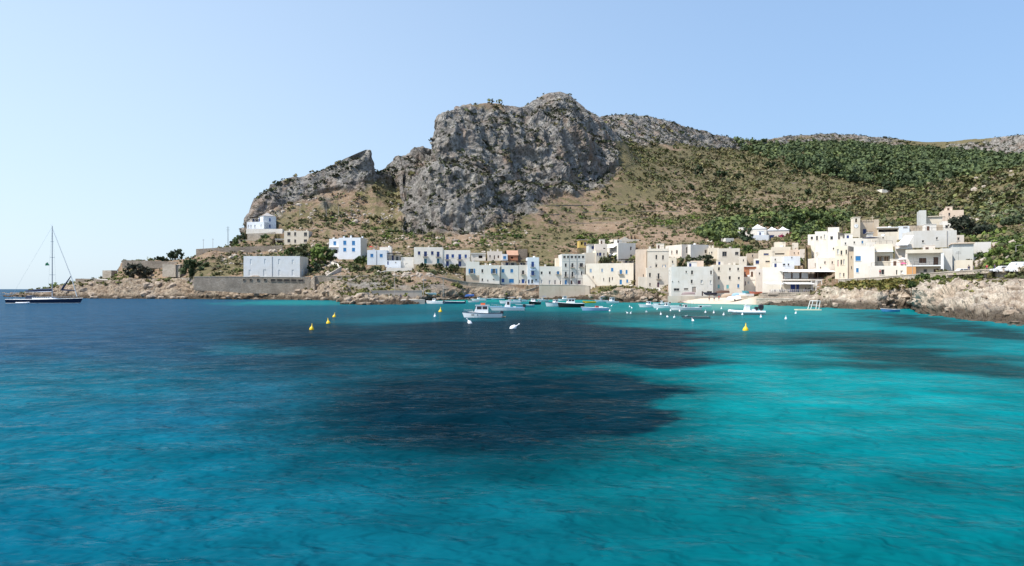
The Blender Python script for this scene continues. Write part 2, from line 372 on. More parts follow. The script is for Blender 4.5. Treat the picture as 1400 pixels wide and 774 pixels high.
 ('pale beige stair head on the sand coloured roof block', 1059, 1074, 340, 331, 304, -16, 6, 'cream', [], {}),
 ('pale tower stub beside the sand coloured roof block', 1084, 1091.4, 346, 332, 302, -16, 5, 'cream', [(1087.6,340,1.4,1.8,'d')], {}),
 ('white low house with a small dark window under the roof block', 1055.4, 1073, 367, 350.6, 268, -14, 8, 'white', [(1060,355,1.8,2.6,'d'),(1051,362,3,1,'x')], {}),
 ('white cube with a stepped roof above the restaurant', 1072, 1094, 362, 350.4, 264, -16, 7, 'bluewhite', [(1082.6,352.2,1.8,1.8,'d')], {}),
 ('pale blue rooftop shed directly above the restaurant awning', 1063, 1086, 368, 357.6, 255, -16, 5, 'bluewhite', [(1072,361.8,3.2,2.6,'d'),(1078,361.8,2.2,3,'d')], {}),
 ('white house with a blank left wall behind the stepped cube', 1094, 1107, 360, 340.6, 282, -18, 8, 'pinkwhite', [(1100,347.6,3,3,'n'),(1100,354.5,2,2,'d')], {}),
 ('pinkish house with a white sunlit end wall beside the tall left facing house', 1118, 1144.6, 370, 352.4, 246, -4, 10, 'pinkwhite', [(1122,366,1.6,2.4,'d'),(1128,359,2,3.6,'d'),(1138,359,2,3.6,'d')], dict(left=[(1114.4,362.4,1.6,5,'d')])),
 ('white roof terrace room with a shaded strip window above the pinkish house', 1114, 1133, 354, 344.4, 256, -14, 7, 'white', [(1123.6,350,14,3.4,'v')], {}),
 ('cream block closing the gap between roof terrace room and tall house', 1131.6, 1145, 360, 340.6, 262, -18, 8, 'cream', [(1136,346,2,3.4,'d'),(1141.4,346,2,3.4,'d'),(1137,354.6,1.6,3,'d')], {}),
 ('white seafront building with a blank wall left of the restaurant terrace', 1043.2, 1072.4, 400, 365.4, 242, -17, 12, 'white', [], {}),
 ('tall cream house facing left with three rows of narrow windows', 1141.6, 1160, 380, 336.4, 216, -34, 9, 'cream', [(1145.6,344.2,2.6,7,'g'),(1150.4,345.6,2.4,6,'d'),(1157,344.6,2,6,'d'),(1145.8,360,2.4,9,'P'),(1150.2,358.6,2,7,'d'),(1153.8,358.2,2,7,'g'),(1148.6,375.6,1.8,5,'g'),(1153.6,375.8,1.8,5,'d')], dict(side='beige', pipe=[1159.4])),
 ('white house with two blue shutters and a brown loggia on the right', 1167.2, 1196, 380, 337, 205, -24, 10, 'white', [(1173.2,353.4,7.2,6.6,'s'),(1172.2,369.5,3.4,5.8,'s')], {}),
 ('cream loggia house with a long brown covered balcony', 1196.2, 1221, 366, 333.4, 206, -22, 9, 'cream', [(1201.6,353.2,28.6,7.2,'x'),(1208,353.4,17,7.4,'L')], dict(slab=[(1196,1221,344.2)])),
 ('low bright white house with a slatted window along the road', 1190.4, 1241, 378.6, 363.4, 195, -22, 7, 'white', [(1207,372,4.2,7,'d'),(1226,372.4,1.8,6.4,'d'),(1232.7,372.2,3.2,4.6,'g')], {}),
 ('sunlit white stair house with a blue window under a white awning', 1224, 1248, 365, 334, 208, -26, 8, 'pinkwhite', [(1232.6,356.4,2.4,4.2,'d'),(1235,345.6,4,4,'n')], dict(slab=[(1224.4,1246,340)])),
 ('sand coloured church with a crenellated front and a cross', 1176.2, 1201, 323, 302.8, 258, -12, 14, 'beige', [(1182,316.6,4.2,6.6,'k'),(1190.4,318,5,3,'n')], dict(dentil=1, cross=1193.3)),
 ('square church bell tower with a clock face and an open belfry', 1166.6, 1176, 323, 297.4, 257, -14, 4.5, 'cream', [(1170.6,301.4,2.6,5.4,'v')], dict(clock=(1170.4,309))),
 ('sand coloured nave wall with a sloping roof right of the church front', 1201.2, 1212.6, 323, 309.6, 262, -12, 10, 'beige', [], dict(low=1)),
 ('white flat roofed house with a shaded brown right side near the church', 1131.4, 1145.4, 334, 317.6, 250, -36, 16, 'white', [(1137,325.4,3.8,4.8,'d')], dict(side='beige')),
 ('white middle block with a small dark door left of the brown sided house', 1114.2, 1131.2, 334, 316.4, 256, -22, 8, 'white', [(1117,325.6,2.6,6,'d'),(1127.4,323.8,2,6,'g'),(1122.6,324.6,1.6,3,'d')], {}),
 ('lowest white block at the edge of the green bushes', 1104.4, 1114, 334, 320.6, 260, -22, 7, 'white', [(1110,325.6,3.2,4,'d')], {}),
 ('pair of white water tank rooms on the roof near the church', 1132, 1147.4, 322, 310.8, 264, -22, 5, 'white', [], {}),
 ('white terrace wall house below the church with a dark parasol', 1151, 1186, 340, 325.6, 236, -20, 10, 'white', [(1156,333,2,3,'d'),(1168,331.6,2,3,'d'),(1179,331,2.2,3.6,'s')], {}),
 ('grey roof hut with two vents beside the church door', 1186.2, 1193.6, 330, 318.6, 246, -20, 5, 'greywhite', [], dict(eave='stone')),
 ('white terrace house with a small square window right of the church', 1193.8, 1226, 336, 322.6, 240, -20, 9, 'cream2', [(1207.4,325.2,2.4,1.8,'d')], {}),
 ('long low cream house with a dark shaded veranda behind the church terraces', 1200.4, 1228.6, 327, 311.6, 254, -20, 8, 'cream', [(1214.2,315.2,27,4,'v')], dict(eave='white')),
 ('white van sized roof box beside the dark veranda', 1228.8, 1243.4, 324, 309.2, 252, -22, 6, 'bluewhite', [(1238,310.8,6,1.4,'d')], {}),
 ('brick beige rooftop wall above the big grey upper house', 1243.6, 1289, 320, 308.2, 252, -18, 6, 'beige', [], {}),
 ('slim grey tower house at the top of the village', 1257, 1266.4, 314, 287.6, 276, -22, 8, 'greyblue', [], {}),
 ('cream flat house right of the slim grey tower', 1266.6, 1288.4, 313, 296.4, 278, -20, 9, 'cream', [(1275,302.6,8,.9,'d')], dict(eave='cream')),
 ('pink beige house with one dark window at the top right of the village', 1288.6, 1317.6, 310, 287.4, 284, -22, 9, 'peach', [(1298,293.2,2.6,4.2,'d')], dict(chim=[.2])),
 ('white cottage with a dark window touching the big dark tree', 1288.4, 1304, 316, 302.4, 262, -22, 7, 'white', [(1294.4,310,4,4.2,'d')], {}),
 ('big grey white upper house with a wide wall and two small windows', 1249, 1308, 337, 315.2, 216, -12, 11, 'greywhite', [(1262,330,3,3,'d'),(1281,326,2.4,3.4,'d')], dict(left=[(1244,323.4,3,5,'x')], pipe=[1294.6])),
 ('small pink annex with one window at the end of the big upper house', 1308.4, 1318, 334, 321.4, 219, -14, 6, 'pinkwhite', [(1310.4,326.6,3,4,'d')], {}),
 ('modern two storey house with a deep balcony and an orange corner wall', 1241, 1286, 375.4, 343.6, 188, -24, 10, 'pinkwhite', [(1261.6,356,11,7.4,'D'),(1279.6,356.6,7.8,11,'D'),(1280,370,8,6.2,'D'),(1265,370,5,4.4,'d'),(1247,369.6,.1,.1,'x')], dict(modern=1)),
 ('plain grey pier wall beside the modern balcony house', 1286.4, 1302, 373, 339.6, 186.5, -24, 8, 'greywhite', [], {}),
 ('long blank grey hall with a pinkish roof edge along the upper road', 1302.2, 1331, 360, 333.2, 190, -26, 12, 'greyblue', [], dict(eave='peach')),
 ('lower grey wing of the hall reaching towards the dark tree', 1331.2, 1355, 356, 331, 199, -28, 8, 'greywhite', [], {}),
 ('low cream garden store standing on the road wall', 1307, 1330, 372, 355.6, 172, -26, 5, 'cream', [], {}),
 ('cream roof block between the roof terrace room and the stepped cube', 1105, 1118, 350, 337, 292, -18, 7, 'cream', [(1112,342.6,1.8,2.6,'d')], {}),
 ('pinkish roof house with two tiny windows behind the stepped cube', 1080.6, 1096, 354, 341.4, 288, -16, 7, 'peach', [(1086,346,1.6,2,'d'),(1091.6,346,1.6,2,'d')], dict(chim=[.7])),
 ('narrow beige house filling the gap beside the two blue shutters', 1160.4, 1167.6, 381, 344, 212, -24, 7, 'beige', [(1164,352,1.4,3.4,'d'),(1164.4,366,1.4,4,'d')], {}),
 ('white step roofed house above the tall left facing house', 1132.6, 1146, 347, 333.6, 247, -22, 7, 'white', [(1139.6,340,2,2.8,'d')], {}),
 ('low white terrace house with a grey door left of the dark parasol', 1145.6, 1166, 339, 327.2, 243, -20, 7, 'cream2', [(1152,333.4,2,3.4,'d'),(1160,332.6,2,2.4,'d')], dict(chim=[.25])),
 ('small white house with a brown door under the dark parasol', 1186.4, 1198, 342, 331, 224, -20, 7, 'white', [(1190.4,338,1.8,3.6,'D'),(1194.6,336.4,1.6,2,'d')], {}),
 ('pale stair block right of the house with two large dark windows', 1011.8, 1021, 368, 350.6, 286, -12, 6, 'cream2', [(1016.4,356,1.6,3,'d')], {}),
 ('cream gap house between the two brown window houses and the grey beach house', 914.8, 925, 368, 352, 300, -10, 7, 'cream', [(919.6,358,1.8,3.4,'d')], {}),
 ('white bay house with an open window under the sail awning', 1226, 1240, 344, 331, 212, -22, 6, 'white', [(1230.6,337.4,3,4.4,'s')], {}),
 ('whitewashed lower house right of the orange terracotta wall', 1033.6, 1043.4, 382, 367.4, 258, -14, 6, 'pinkwhite', [(1038.4,374,1.8,3,'d')], {}),
]
def plan(h):
    """footprint of a house: front-left corner, unit vector along the front, length, depth, floor height, height"""
    label, x0, x1, base, top, Y, yaw, d, wallm, wins, opt = h
    xm = (x0 + x1) / 2
    mx, my = (xm - CX) / FOC * Y, Y
    c, s = math.cos(R(yaw)), math.sin(R(yaw))
    def hit(px):
        k = (px - CX) / FOC
        return (k * my - mx) / (c - k * s)
    s0, s1 = hit(x0), hit(x1)
    zb = CAM_H + (HOR - base) / FOC * Y
    zt = CAM_H + (HOR - top) / FOC * Y
    return dict(o=(mx + c * s0, my + s * s0), u=(c, s), lu=s1 - s0, lv=d, zb=zb, h=zt - zb)
PLANS = [plan(h) for h in HOUSES]
PLOTS = [(p['o'][0], p['o'][1], p['u'][0], p['u'][1], p['lu'], p['lv'], p['zb'], 3.0 if 'low' in h[10] else 9.0) for p, h in zip(PLANS, HOUSES)]
# ------------------------------------------------------------------ the island: one surface through a set of surveyed lines
# every line: (px, distance Y, py or height) ; py as seen, 'z' tables give metres
def T(s): return np.array([[float(q) for q in p.split(',')] for p in s.split()])
def waterline(px):
    t = T('-60,520 -5,470 5,450 60,395 100,370 160,360 250,350 330,334 400,322 440,312 462,300 467,228 500,222 545,222 572,226 584,286 590,302 640,325 700,330 800,322 830,290 850,255 900,262 925,258 950,232 1000,226 1030,220 1060,214 1120,189 1150,178 1200,166 1216,168 1228,175 1246,175 1254,152 1261,140 1300,120 1340,106 1400,95 1500,80 1750,60')
    return np.interp(px, t[:, 0], t[:, 1])
LINES = {   # px,Y,py
'C': '-60,525,410 5,450,407 20,435,403.5 60,410,398 100,385,391 130,380,386 160,375,383 250,368,384 265,350,395 330,345,396 420,335,396 440,328,387 462,318,392 470,240,406 500,232,405 512,232,409 575,234,409 584,292,408.5 590,304,408 640,326,407 700,330,406.5 740,330,406 800,330,405 830,298,400 850,268,397 880,268,398 900,268,404 925,264,408 940,245,412.5 1000,240,410.5 1030,232,410 1050,222,411.5 1100,203,410 1150,193,395 1200,180,395 1216,178,398 1228,180,397 1246,180,392 1255,162,395 1263,152,392 1300,140,390 1340,132,391 1400,122,393 1500,106,390 1750,80,386',
'C2': '-60,530,412 5,455,406 60,416,397 105,395,388 160,384,382 250,374,381 265,352,394 330,345.5,395 425,339,394 440,332,386 470,322,384 480,300,400 520,304,400 580,308,402 600,316,396 640,331,391.5 700,334.5,393 728,334.5,400 742,334,405 800,333,405 830,312,398 860,296,397 880,290,397 915,264,406 960,248,408 1020,244,406 1060,232,406 1110,222,405 1150,202,391 1200,188,386 1228,183,385 1248,181,383 1262,172,384 1300,162,384 1340,153,385 1400,138,386 1500,122,382 1750,92,378',
'D': '-60,535,412 5,462,407 20,445,403 60,422,396 80,415,390 105,405,386 130,400,383 165,392,381 230,380,380 255,376,378 270,353,378 330,347,378 422,341,378 440,336,378 500,330,377 560,326,376.5 580,326,376 600,328,379 640,336,386 690,340,388.5 800,340,389 845,330,389 860,318,391 880,300,396 900,285,399 915,268,405.5 960,258,407 1020,252,406 1050,248,402 1110,236,402 1150,215,389 1200,200,382 1240,188,379 1300,172,373.5 1340,162,372 1400,150,370 1500,135,367 1750,105,364',
'E': '-60,545,416 5,475,410 20,455,405 60,440,399 80,430,394 105,420,388 130,412,382 150,410,377 159,408,374 166,405,358 230,395,357 265,385,352 290,395,343 315,412,338 345,414,337 400,412,336 432,395,346 470,385,352 500,380,356 560,372,358 600,372,356 650,375,352 700,380,345 760,382,340 800,385,336 850,380,333 900,350,336 950,320,345 1000,310,345 1050,300,346 1100,285,346 1150,265,341 1200,250,338 1260,235,338 1330,215,335 1400,195,336 1500,175,334 1750,140,332',
'F': '-60,560,418 5,495,412 60,470,410 130,450,398 160,440,380 166,430,366 230,425,362 265,420,354 290,425,343 315,430,337 335,432,320 345,440,312 400,440,306 450,450,302 500,455,304 550,425,322 600,418,322 650,420,320 700,430,318 760,450,310 800,470,305 850,480,300 900,480,300 950,470,297 1000,450,302 1050,430,307 1100,400,312 1150,400,302 1200,400,292 1230,380,288 1260,360,286 1330,320,292 1400,290,286 1500,260,276 1750,210,270',
'G': '-60,600,418 5,540,415 160,500,412 230,490,400 265,480,385 290,475,368 315,465,350 335,462,328 345,455,306 352,458,300 380,465,285 430,475,268 480,484,255 514,496,250 540,520,252 548,500,262 554,440,316 575,432,321 600,430,320 650,433,315 680,440,306 710,460,288 760,500,268 800,530,262 830,560,250 850,575,246 880,592,245 950,600,262 1000,620,262 1050,600,262 1100,580,265 1120,575,266 1150,555,268 1190,520,270 1230,475,272 1260,445,263 1300,420,251 1330,400,244 1400,360,230 1500,320,216 1750,260,200',
'M': '-60,640,415 5,580,412 160,540,410 265,510,400 315,490,365 335,480,338 345,460,294 352,462,284 372,470,263 430,482,250 480,488,226 506,490,216 513,509,241 540,530,236 548,512,246 554,452,312 563,458,288 572,464,264 585,462,246 600,455,236 650,452,240 690,462,262 712,492,264 760,515,264 800,545,257 830,582,245 850,598,230 880,622,232 950,700,240 1000,740,238 1050,740,232 1080,725,240 1120,705,244 1160,680,254 1200,640,268 1230,600,279 1260,560,271 1300,520,260 1330,500,257 1400,480,246 1500,430,232 1750,360,216',
'M2': '', 'H0': '',
'H': '-60,680,412 5,620,410 160,580,408 265,540,404 315,510,380 335,490,345 345,470,291 352,471,282 360,474,270 372,478,258 390,482,247 420,490,240 450,495,228 470,497,217 490,498,208 500,499,204 506.5,500,205 512.5,520,239 520,540,232 540,545,222 560,550,211 575,555,205 584,556,203 592,556,207 597,530,209 599,503,182 600,502,168 604,515,155 625,530,148 640,540,142 670,560,142 690,570,145 715,600,145 735,625,133 750,630,126 765,635,125 780,640,131 800,640,148 818,650,160 830,660,173 860,690,200 880,740,216 950,850,216 1000,900,216 1050,900,213 1100,900,212 1150,895,217 1200,870,224 1250,835,231 1300,800,236 1330,790,232 1400,760,224 1500,700,210 1750,600,195',
'I': '-60,720,410 5,660,409 160,620,408 315,560,400 345,520,330 372,530,300 430,540,275 500,545,255 511,560,262 540,590,250 584,600,230 597,600,240 604,580,190 640,600,175 700,650,175 750,690,160 800,700,175 818,720,180 830,740,190 860,780,204 880,810,206 950,910,202 1000,950,210 1050,980,208 1100,980,206 1150,980,208 1200,960,213 1230,940,220 1300,900,225 1400,860,220 1500,800,205 1750,680,190',
'J': '-60,800,408 5,760,407 160,700,406 315,620,402 345,600,380 430,620,350 500,640,330 597,700,320 640,760,260 700,800,230 750,820,210 800,840,195 830,860,188 860,880,186 900,910,189 930,935,194 960,965,201 1000,1005,209 1025,1050,206 1050,1100,203 1100,1160,198 1150,1200,197 1180,1200,199 1230,1200,203 1270,1190,205 1300,1150,206 1350,1100,211 1400,1050,214 1500,950,205 1750,800,190',
'K': '-60,900,402 5,900,402 315,800,400 430,850,380 597,900,340 640,900,280 700,900,240 750,910,205 800,925,170 815,930,160 822,935,157 860,950,156 880,955,157 900,960,160 930,985,170 960,1010,178 1000,1050,188 1025,1090,194 1050,1150,190 1075,1190,185 1100,1220,184 1125,1260,183 1150,1280,181.5 1180,1280,184 1230,1250,191 1270,1250,194 1310,1220,192 1350,1160,187 1400,1110,184 1500,1000,176 1750,850,165'}
ROCK = {   # how much bare rock each line shows
'B': '-60,1 930,1 940,.2 1030,.2 1042,1 1750,1', 'C': '-60,1 930,1 938,0 1030,0 1042,1 1750,1',
'C2': '-60,.9 470,.9 480,.7 820,.6 930,.6 940,.1 1030,.1 1042,.8 1140,.75 1750,.7',
'D': '-60,.5 160,.4 250,.35 440,.4 560,.45 640,.4 900,.4 1750,.3',
'E': '-60,.4 160,.5 300,.3 560,.35 700,.2 1750,.2',
'F': '-60,.4 300,.35 345,.3 560,.3 690,.25 760,.1 1250,.1 1330,.25 1750,.25',
'G': '-60,.5 340,.6 352,.55 512,.5 520,.42 546,.45 553,.7 700,.7 760,.56 820,.5 845,.25 860,.2 900,.1 1240,.1 1330,.3 1420,.3 1750,.2',
'M': '-60,.5 345,1 505,.95 515,.7 546,.6 553,1 690,.8 712,.9 815,.9 840,.6 856,.3 880,.15 1000,.1 1750,.1',
'M2': '-60,.5 345,1 505,.95 515,.7 546,.6 553,.9 580,.75 640,.62 700,.5 760,.55 815,.7 840,.5 856,.3 880,.15 1000,.1 1750,.1',
'H0': '-60,.5 345,.9 505,1 515,.7 595,.8 600,1 820,.95 842,.6 858,.3 880,.15 1000,.1 1750,.1',
'H': '-60,.5 345,.8 420,.6 505,1 515,.7 595,.7 600,1 640,.56 700,.45 730,.8 815,.8 840,.55 856,.3 890,.15 1000,.1 1750,.1',
'I': '-60,.5 600,.7 800,.8 880,.3 1000,.1 1750,.1', 'J': '-60,.5 800,.8 950,.75 1010,.5 1040,.35 1090,.6 1200,.62 1260,.3 1300,.6 1400,.9 1750,.9',
'K': '-60,.5 800,.85 1000,.8 1025,.4 1060,.6 1220,.6 1270,.2 1310,.5 1400,.65 1750,.7'}
ROWS = [8, 22, 12, 16, 34, 42, 62, 66, 24, 66, 44, 10, 30, 34, 5]
_x = np.linspace(-12, 1412, 4000); _d = np.interp(_x, [-12, 330, 345, 500, 504, 515, 520, 560, 566, 606, 615, 900, 1412], [.8, .8, 1, 1, 5, 5, 1, 1, 3, 3, 1, .9, .85])
_c = np.cumsum(_d); _inner = np.interp(np.linspace(_c[0], _c[-1], 960, endpoint=False), _c, _x)
cols = np.concatenate([np.linspace(-60, -12, 12, endpoint=False), _inner, np.linspace(1412, 1750, 70, endpoint=False), np.linspace(1750, 2900, 60)])
def line_xyz(name):
    if name == 'A':
        Y = waterline(cols) - 12; Z = np.full_like(cols, -4.5)
    elif name in ('M2', 'H0'):                              # ledge above the lower lump, and the brow of the upper cliff
        (ym, zm), (yh, zh) = line_xyz('M'), line_xyz('H'); q = .25 if name == 'M2' else .62
        Y = ym * (1 - q) + yh * q; Z = zm * (1 - q) + zh * q
        t = T({'M2': '572,530,222 580,500,236 600,488,227 650,492,234 690,500,254 712,512,257 760,522,257 800,552,250 830,588,237 850,602,227',
               'H0': '572,546,212 590,552,212 597,520,196 599,497,190 604,503,174 625,512,168 650,517,180 700,530,187 740,545,183 780,566,181 800,582,190 820,602,201 840,612,215 850,614,223'}[name])
        k = sstep(cols, 566, 574) * (1 - sstep(cols, 848, 872))
        y2 = np.interp(cols, t[:, 0], t[:, 1]); z2 = CAM_H + (HOR - np.interp(cols, t[:, 0], t[:, 2])) / FOC * y2
        Y = Y * (1 - k) + y2 * k; Z = Z * (1 - k) + z2 * k
    elif name == 'B':
        Y = waterline(cols); Z = np.full_like(cols, -.5)
    elif name == 'L':
        Y, Z = (lambda q: (q[0] + 220, q[1] - 70))(line_xyz('K'))
    else:
        t = T(LINES[name]); Y = np.interp(cols, t[:, 0], t[:, 1]); Z = CAM_H + (HOR - np.interp(cols, t[:, 0], t[:, 2])) / FOC * Y
        if name in 'EFGMHIJK':                              # rounded off on the open slopes
            w = np.hanning(61); w /= w.sum()
            k = sstep(cols, 860, 930)
            for a in (Y, Z):
                sm = np.convolve(np.pad(a, 30, mode='edge'), w, 'valid'); a[:] = a * (1 - k) + sm * k
    return Y, Z
order = ['A', 'B', 'C', 'C2', 'D', 'E', 'F', 'G', 'M', 'M2', 'H0', 'H', 'I', 'J', 'K', 'L']
LY, LZ, LR = [], [], []
for nm in order:
    y, z = line_xyz(nm)
    if LY: y = np.maximum(y, LY[-1] + .6)
    LY.append(y); LZ.append(z)
    r = T(ROCK[nm if nm in ROCK else ('B' if nm == 'A' else 'K')]); LR.append(np.interp(cols, r[:, 0], r[:, 1]))
gY, gZ, gR, gT = [], [], [], []
for k, n in enumerate(ROWS):
    for i in range(n + (k == len(ROWS) - 1)):
        t = i / n
        gY.append(LY[k] * (1 - t) + LY[k + 1] * t); gZ.append(LZ[k] * (1 - t) + LZ[k + 1] * t)
        gR.append(LR[k] * (1 - t) + LR[k + 1] * t); gT.append(np.full_like(cols, k + t))
gY, gZ, gR, gT = (np.array(a) for a in (gY, gZ, gR, gT))
gP = np.broadcast_to(cols, gY.shape)
gX = (gP - CX) / FOC * gY
# smooth the creases a little along the rows, except at the water
def soft(a, n):
    for _ in range(n):
        b = a.copy(); b[40:-1] = (a[39:-2] + 2 * a[40:-1] + a[41:]) / 4; a = b
    return a
gZ = soft(gZ, 3)

def grid_normals(X, Y, Z):
    P = np.stack([X, Y, Z], -1)
    du = np.gradient(P, axis=1); dv = np.gradient(P, axis=0)
    n = np.cross(du, dv)
    return n / (np.linalg.norm(n, axis=-1, keepdims=True) + 1e-9)
N = grid_normals(gX, gY, gZ)
rn = fbm(gX, gY, gZ * 1.4, 26, 4)
rocky = sstep(gR + .22 * rn, .46, .62)
near = gT < 3.0                                           # shore rocks
rocky = np.where(near, sstep(gR + .12 * rn, .45, .7), rocky)
big = rocky * ~near * (gT > 5.5)
crag = big * (4.4 * (ridged(gX, gY, gZ * .8, 48, 2) - .62) + 2.5 * (ridged(gX + 31, gY, gZ, 17, 2) - .68) + 1.15 * fbm(gX, gY, gZ, 6, 3) + .65 * ridged(gX, gY + 9, gZ, 4.6, 1) + 2.6 * (ridged(gX + 7, gY, gZ * .2, 19, 3) - .85))
far_damp = np.where(gT > 12.4, .75, 1.0)
crag = crag * (.2 + .8 * sstep(np.abs(gT - 11), .0, .3)) * (.3 + .7 * sstep(np.abs(gT - 14), .0, .3)) * far_damp * np.where((gP > 340) & (gP < 512) & (gT > 6.5), .62, 1)
hill = (1 - big) * (gT > 4.6) * (1.5 * fbm(gX, gY, 0 * gZ, 45, 3) + .5 * fbm(gX, gY, 0 * gZ, 9, 3) + .25 * ridged(gX, gY, gZ, 3.2, 2) * sstep(gR + .35 * rn, .1, .4))
scale_r = np.clip((gY - 90) / 300, 0, 1)
s1 = 4.0 + 5 * scale_r
shore_w = near * sstep(gT, .55, 1.1) * rocky * (1 - .6 * sstep(gT, 2.2, 3.0))
shelf = pnoise(gX / 16, gY / 16, gZ * .25)
strata = (gX * .25 + gZ * 1.5 + gY * .12)
shore = shore_w * ((.9 + .5 * scale_r) * (ridged(gX, gY, gZ * 1.5, s1, 4, .55) - 1.05) + 1.25 * pnoise(gX / 10, gY / 10, strata / 2.4) + .28 * ridged(gX, gY, gZ, 1.5, 2))
low = near & (gT < 1.9)
cut = shore_w * sstep(.75 - np.abs(gT - 1.22), .2, .75) * (.5 + fbm(gX, gY, 0, 7, 2)) * 1.1     # wave-cut notch
disp = crag + hill + shore
X2 = gX + N[..., 0] * disp; Y2 = gY + N[..., 1] * disp; Z2 = gZ + N[..., 2] * disp
Y2 = Y2 + np.clip(cut, 0, 2.2)
Z2 = np.where(gT <= 1.02, np.minimum(Z2, -.25), Z2)
# house plots are level: cut the slope down to the floor of every building, and clear the view of its foot
for (cx0, cy0, ux, uy, lu, lv, zb, front) in PLOTS:
    a = (X2 - cx0) * ux + (Y2 - cy0) * uy
    b = -(X2 - cx0) * uy + (Y2 - cy0) * ux
    inside = (a > -1.0) & (a < lu + 1.0) & (b > -1.5) & (b < lv + .8) & (gT > 1.6)
    Z2 = np.where(inside, np.maximum(Z2, zb - .3), Z2)
for (cx0, cy0, ux, uy, lu, lv, zb, front) in PLOTS:
    a = (X2 - cx0) * ux + (Y2 - cy0) * uy
    b = -(X2 - cx0) * uy + (Y2 - cy0) * ux
    inside = (a > -1.0) & (a < lu + 1.0) & (b > -front) & (b < lv + .8) & (gT > 1.6)
    lim = zb - .15 - np.clip(-b, 0, None) * .22
    Z2 = np.where(inside & (Z2 > lim), lim, Z2)
nr, nc = gY.shape
idx = np.arange(nr * nc).reshape(nr, nc)
faces = np.stack([idx[:-1, :-1], idx[:-1, 1:], idx[1:, 1:], idx[1:, :-1]], -1).reshape(-1, 4)
sand = sstep(gP, 925, 945) * (1 - sstep(gP, 1022, 1050)) * (gT < 3.6) * (gT > .6)
# how green the slopes are
veg = fbm(gX, gY, 0 * gZ, 60, 4) * .5 + .52
veg = veg + .28 * (gT > 7) * (gP > 860) + .2 * (gP > 1180) - .05 * (gP > 720) * (gP < 900) * (gT > 5) * (gT < 6.6)
N2 = grid_normals(X2, Y2, Z2)
ground_me = np_mesh('island', np.stack([X2, Y2, Z2], -1).reshape(-1, 3), faces, [], attrs={'rock': rocky, 'sand': sand, 'veg': veg, 'wet': (near * (1 - sstep(Z2 + .7 * fbm(gX, gY, gZ, 4, 2), 1.0, 2.3))), 'coast': sstep(3.6 - gT, 0, .8), 'limestone': sstep(gP, 1010, 1110)})

def mat_island():
    m = mat('island_ground', rough=.95, spec=.15)
    t = NT(m); p = t.pos()
    nA = t.noise(p, .05, 6, .6); nB = t.noise(p, .22, 5, .62); nC = t.noise(p, .9, 4, .6); nD = t.noise(p, .012, 4, .5)
    rock_grey = t.mix(t.ramp(nB, [(.32, (0, 0, 0)), (.66, (1, 1, 1))]), (.145, .136, .128), (.41, .385, .345))
    warm = t.ramp(nA, [(.52, (0, 0, 0)), (.66, (1, 1, 1))])
    rockc = t.mix(t.math('MULTIPLY', warm, .6), rock_grey, (.27, .185, .13))
    nE = t.noise(p, .42, 5, .68)
    spots = t.math('MULTIPLY', t.ramp(nE, [(.5, (0, 0, 0)), (.56, (1, 1, 1))]), t.ramp(nA, [(.3, (.35,) * 3), (.6, (1, 1, 1))]))
    rockc = t.mix(t.math('MULTIPLY', spots, .8), rockc, (.045, .05, .033))
    mz = t.n('Mapping'); mz.inputs['Scale'].default_value = (1, 1, .16); t.l(p, mz.inputs[0])
    streak = t.ramp(t.noise(mz.outputs[0], .16, 5, .6), [(.46, (0, 0, 0)), (.62, (1, 1, 1))])
    rockc = t.mix(t.math('MULTIPLY', streak, .5), rockc, (.13, .11, .10))
    rust = t.ramp(t.noise(mz.outputs[0], .07, 4, .6), [(.55, (0, 0, 0)), (.68, (1, 1, 1))])
    rockc = t.mix(t.math('MULTIPLY', rust, .5), rockc, (.30, .19, .125))
    shorec = t.mix(t.ramp(t.noise(p, .5, 6, .65), [(.34, (0, 0, 0)), (.62, (1, 1, 1))]), (.28, .215, .16), (.62, .54, .43))
    shorec = t.mix(t.ramp(t.noise(p, .12, 3, .5), [(.5, (0, 0, 0)), (.7, (.5,) * 3)]), shorec, (.46, .345, .245))
    shorec = t.mix(t.attr('limestone').outputs['Fac'], t.mix(1.0, shorec, (.68, .64, .60), 'MULTIPLY'), shorec)
    shorec = t.mix(t.math('MULTIPLY', t.attr('wet').outputs['Fac'], .88), shorec, (.06, .045, .03))
    rockc = t.mix(t.attr('coast').outputs['Fac'], rockc, shorec)
    earth = t.mix(t.ramp(nB, [(.35, (0, 0, 0)), (.65, (1, 1, 1))]), (.17, .115, .072), (.30, .215, .145))
    stones = t.ramp(t.noise(p, 1.3, 3, .6), [(.58, (0, 0, 0)), (.66, (1, 1, 1))])
    earth = t.mix(t.math('MULTIPLY', stones, .55), earth, (.42, .38, .33))
    grass = t.mix(t.ramp(nC, [(.35, (0, 0, 0)), (.65, (1, 1, 1))]), (.095, .085, .042), (.17, .14, .072))
    gm = t.math('ADD', t.attr('veg').outputs['Fac'], t.math('MULTIPLY', t.math('SUBTRACT', nB, .5), 1.6))
    gm = t.ramp(gm, [(.42, (0, 0, 0)), (.6, (1, 1, 1))])
    soil = t.mix(gm, earth, grass)
    c = t.mix(t.attr('rock').outputs['Fac'], soil, rockc)
    sandc = t.mix(nC, (.54, .455, .345), (.64, .56, .45))
    c = t.mix(t.attr('sand').outputs['Fac'], c, sandc)
    t.l(c, t.b.inputs['Base Color'])
    b0 = t.bump(t.math('MULTIPLY', nE, t.attr('rock').outputs['Fac']), 1.0, 2.4)
    b1 = t.bump(nC, .8, .6, b0)
    t.l(t.bump(t.noise(p, 3.2, 3, .6), .6, .18, b1), t.b.inputs['Normal'])
    return m
ground_me.materials.append(mat_island())
ground_me.polygons.foreach_set('use_smooth', [False] * len(ground_me.polygons))
island = link('island', ground_me)
tag(island, kind='structure')

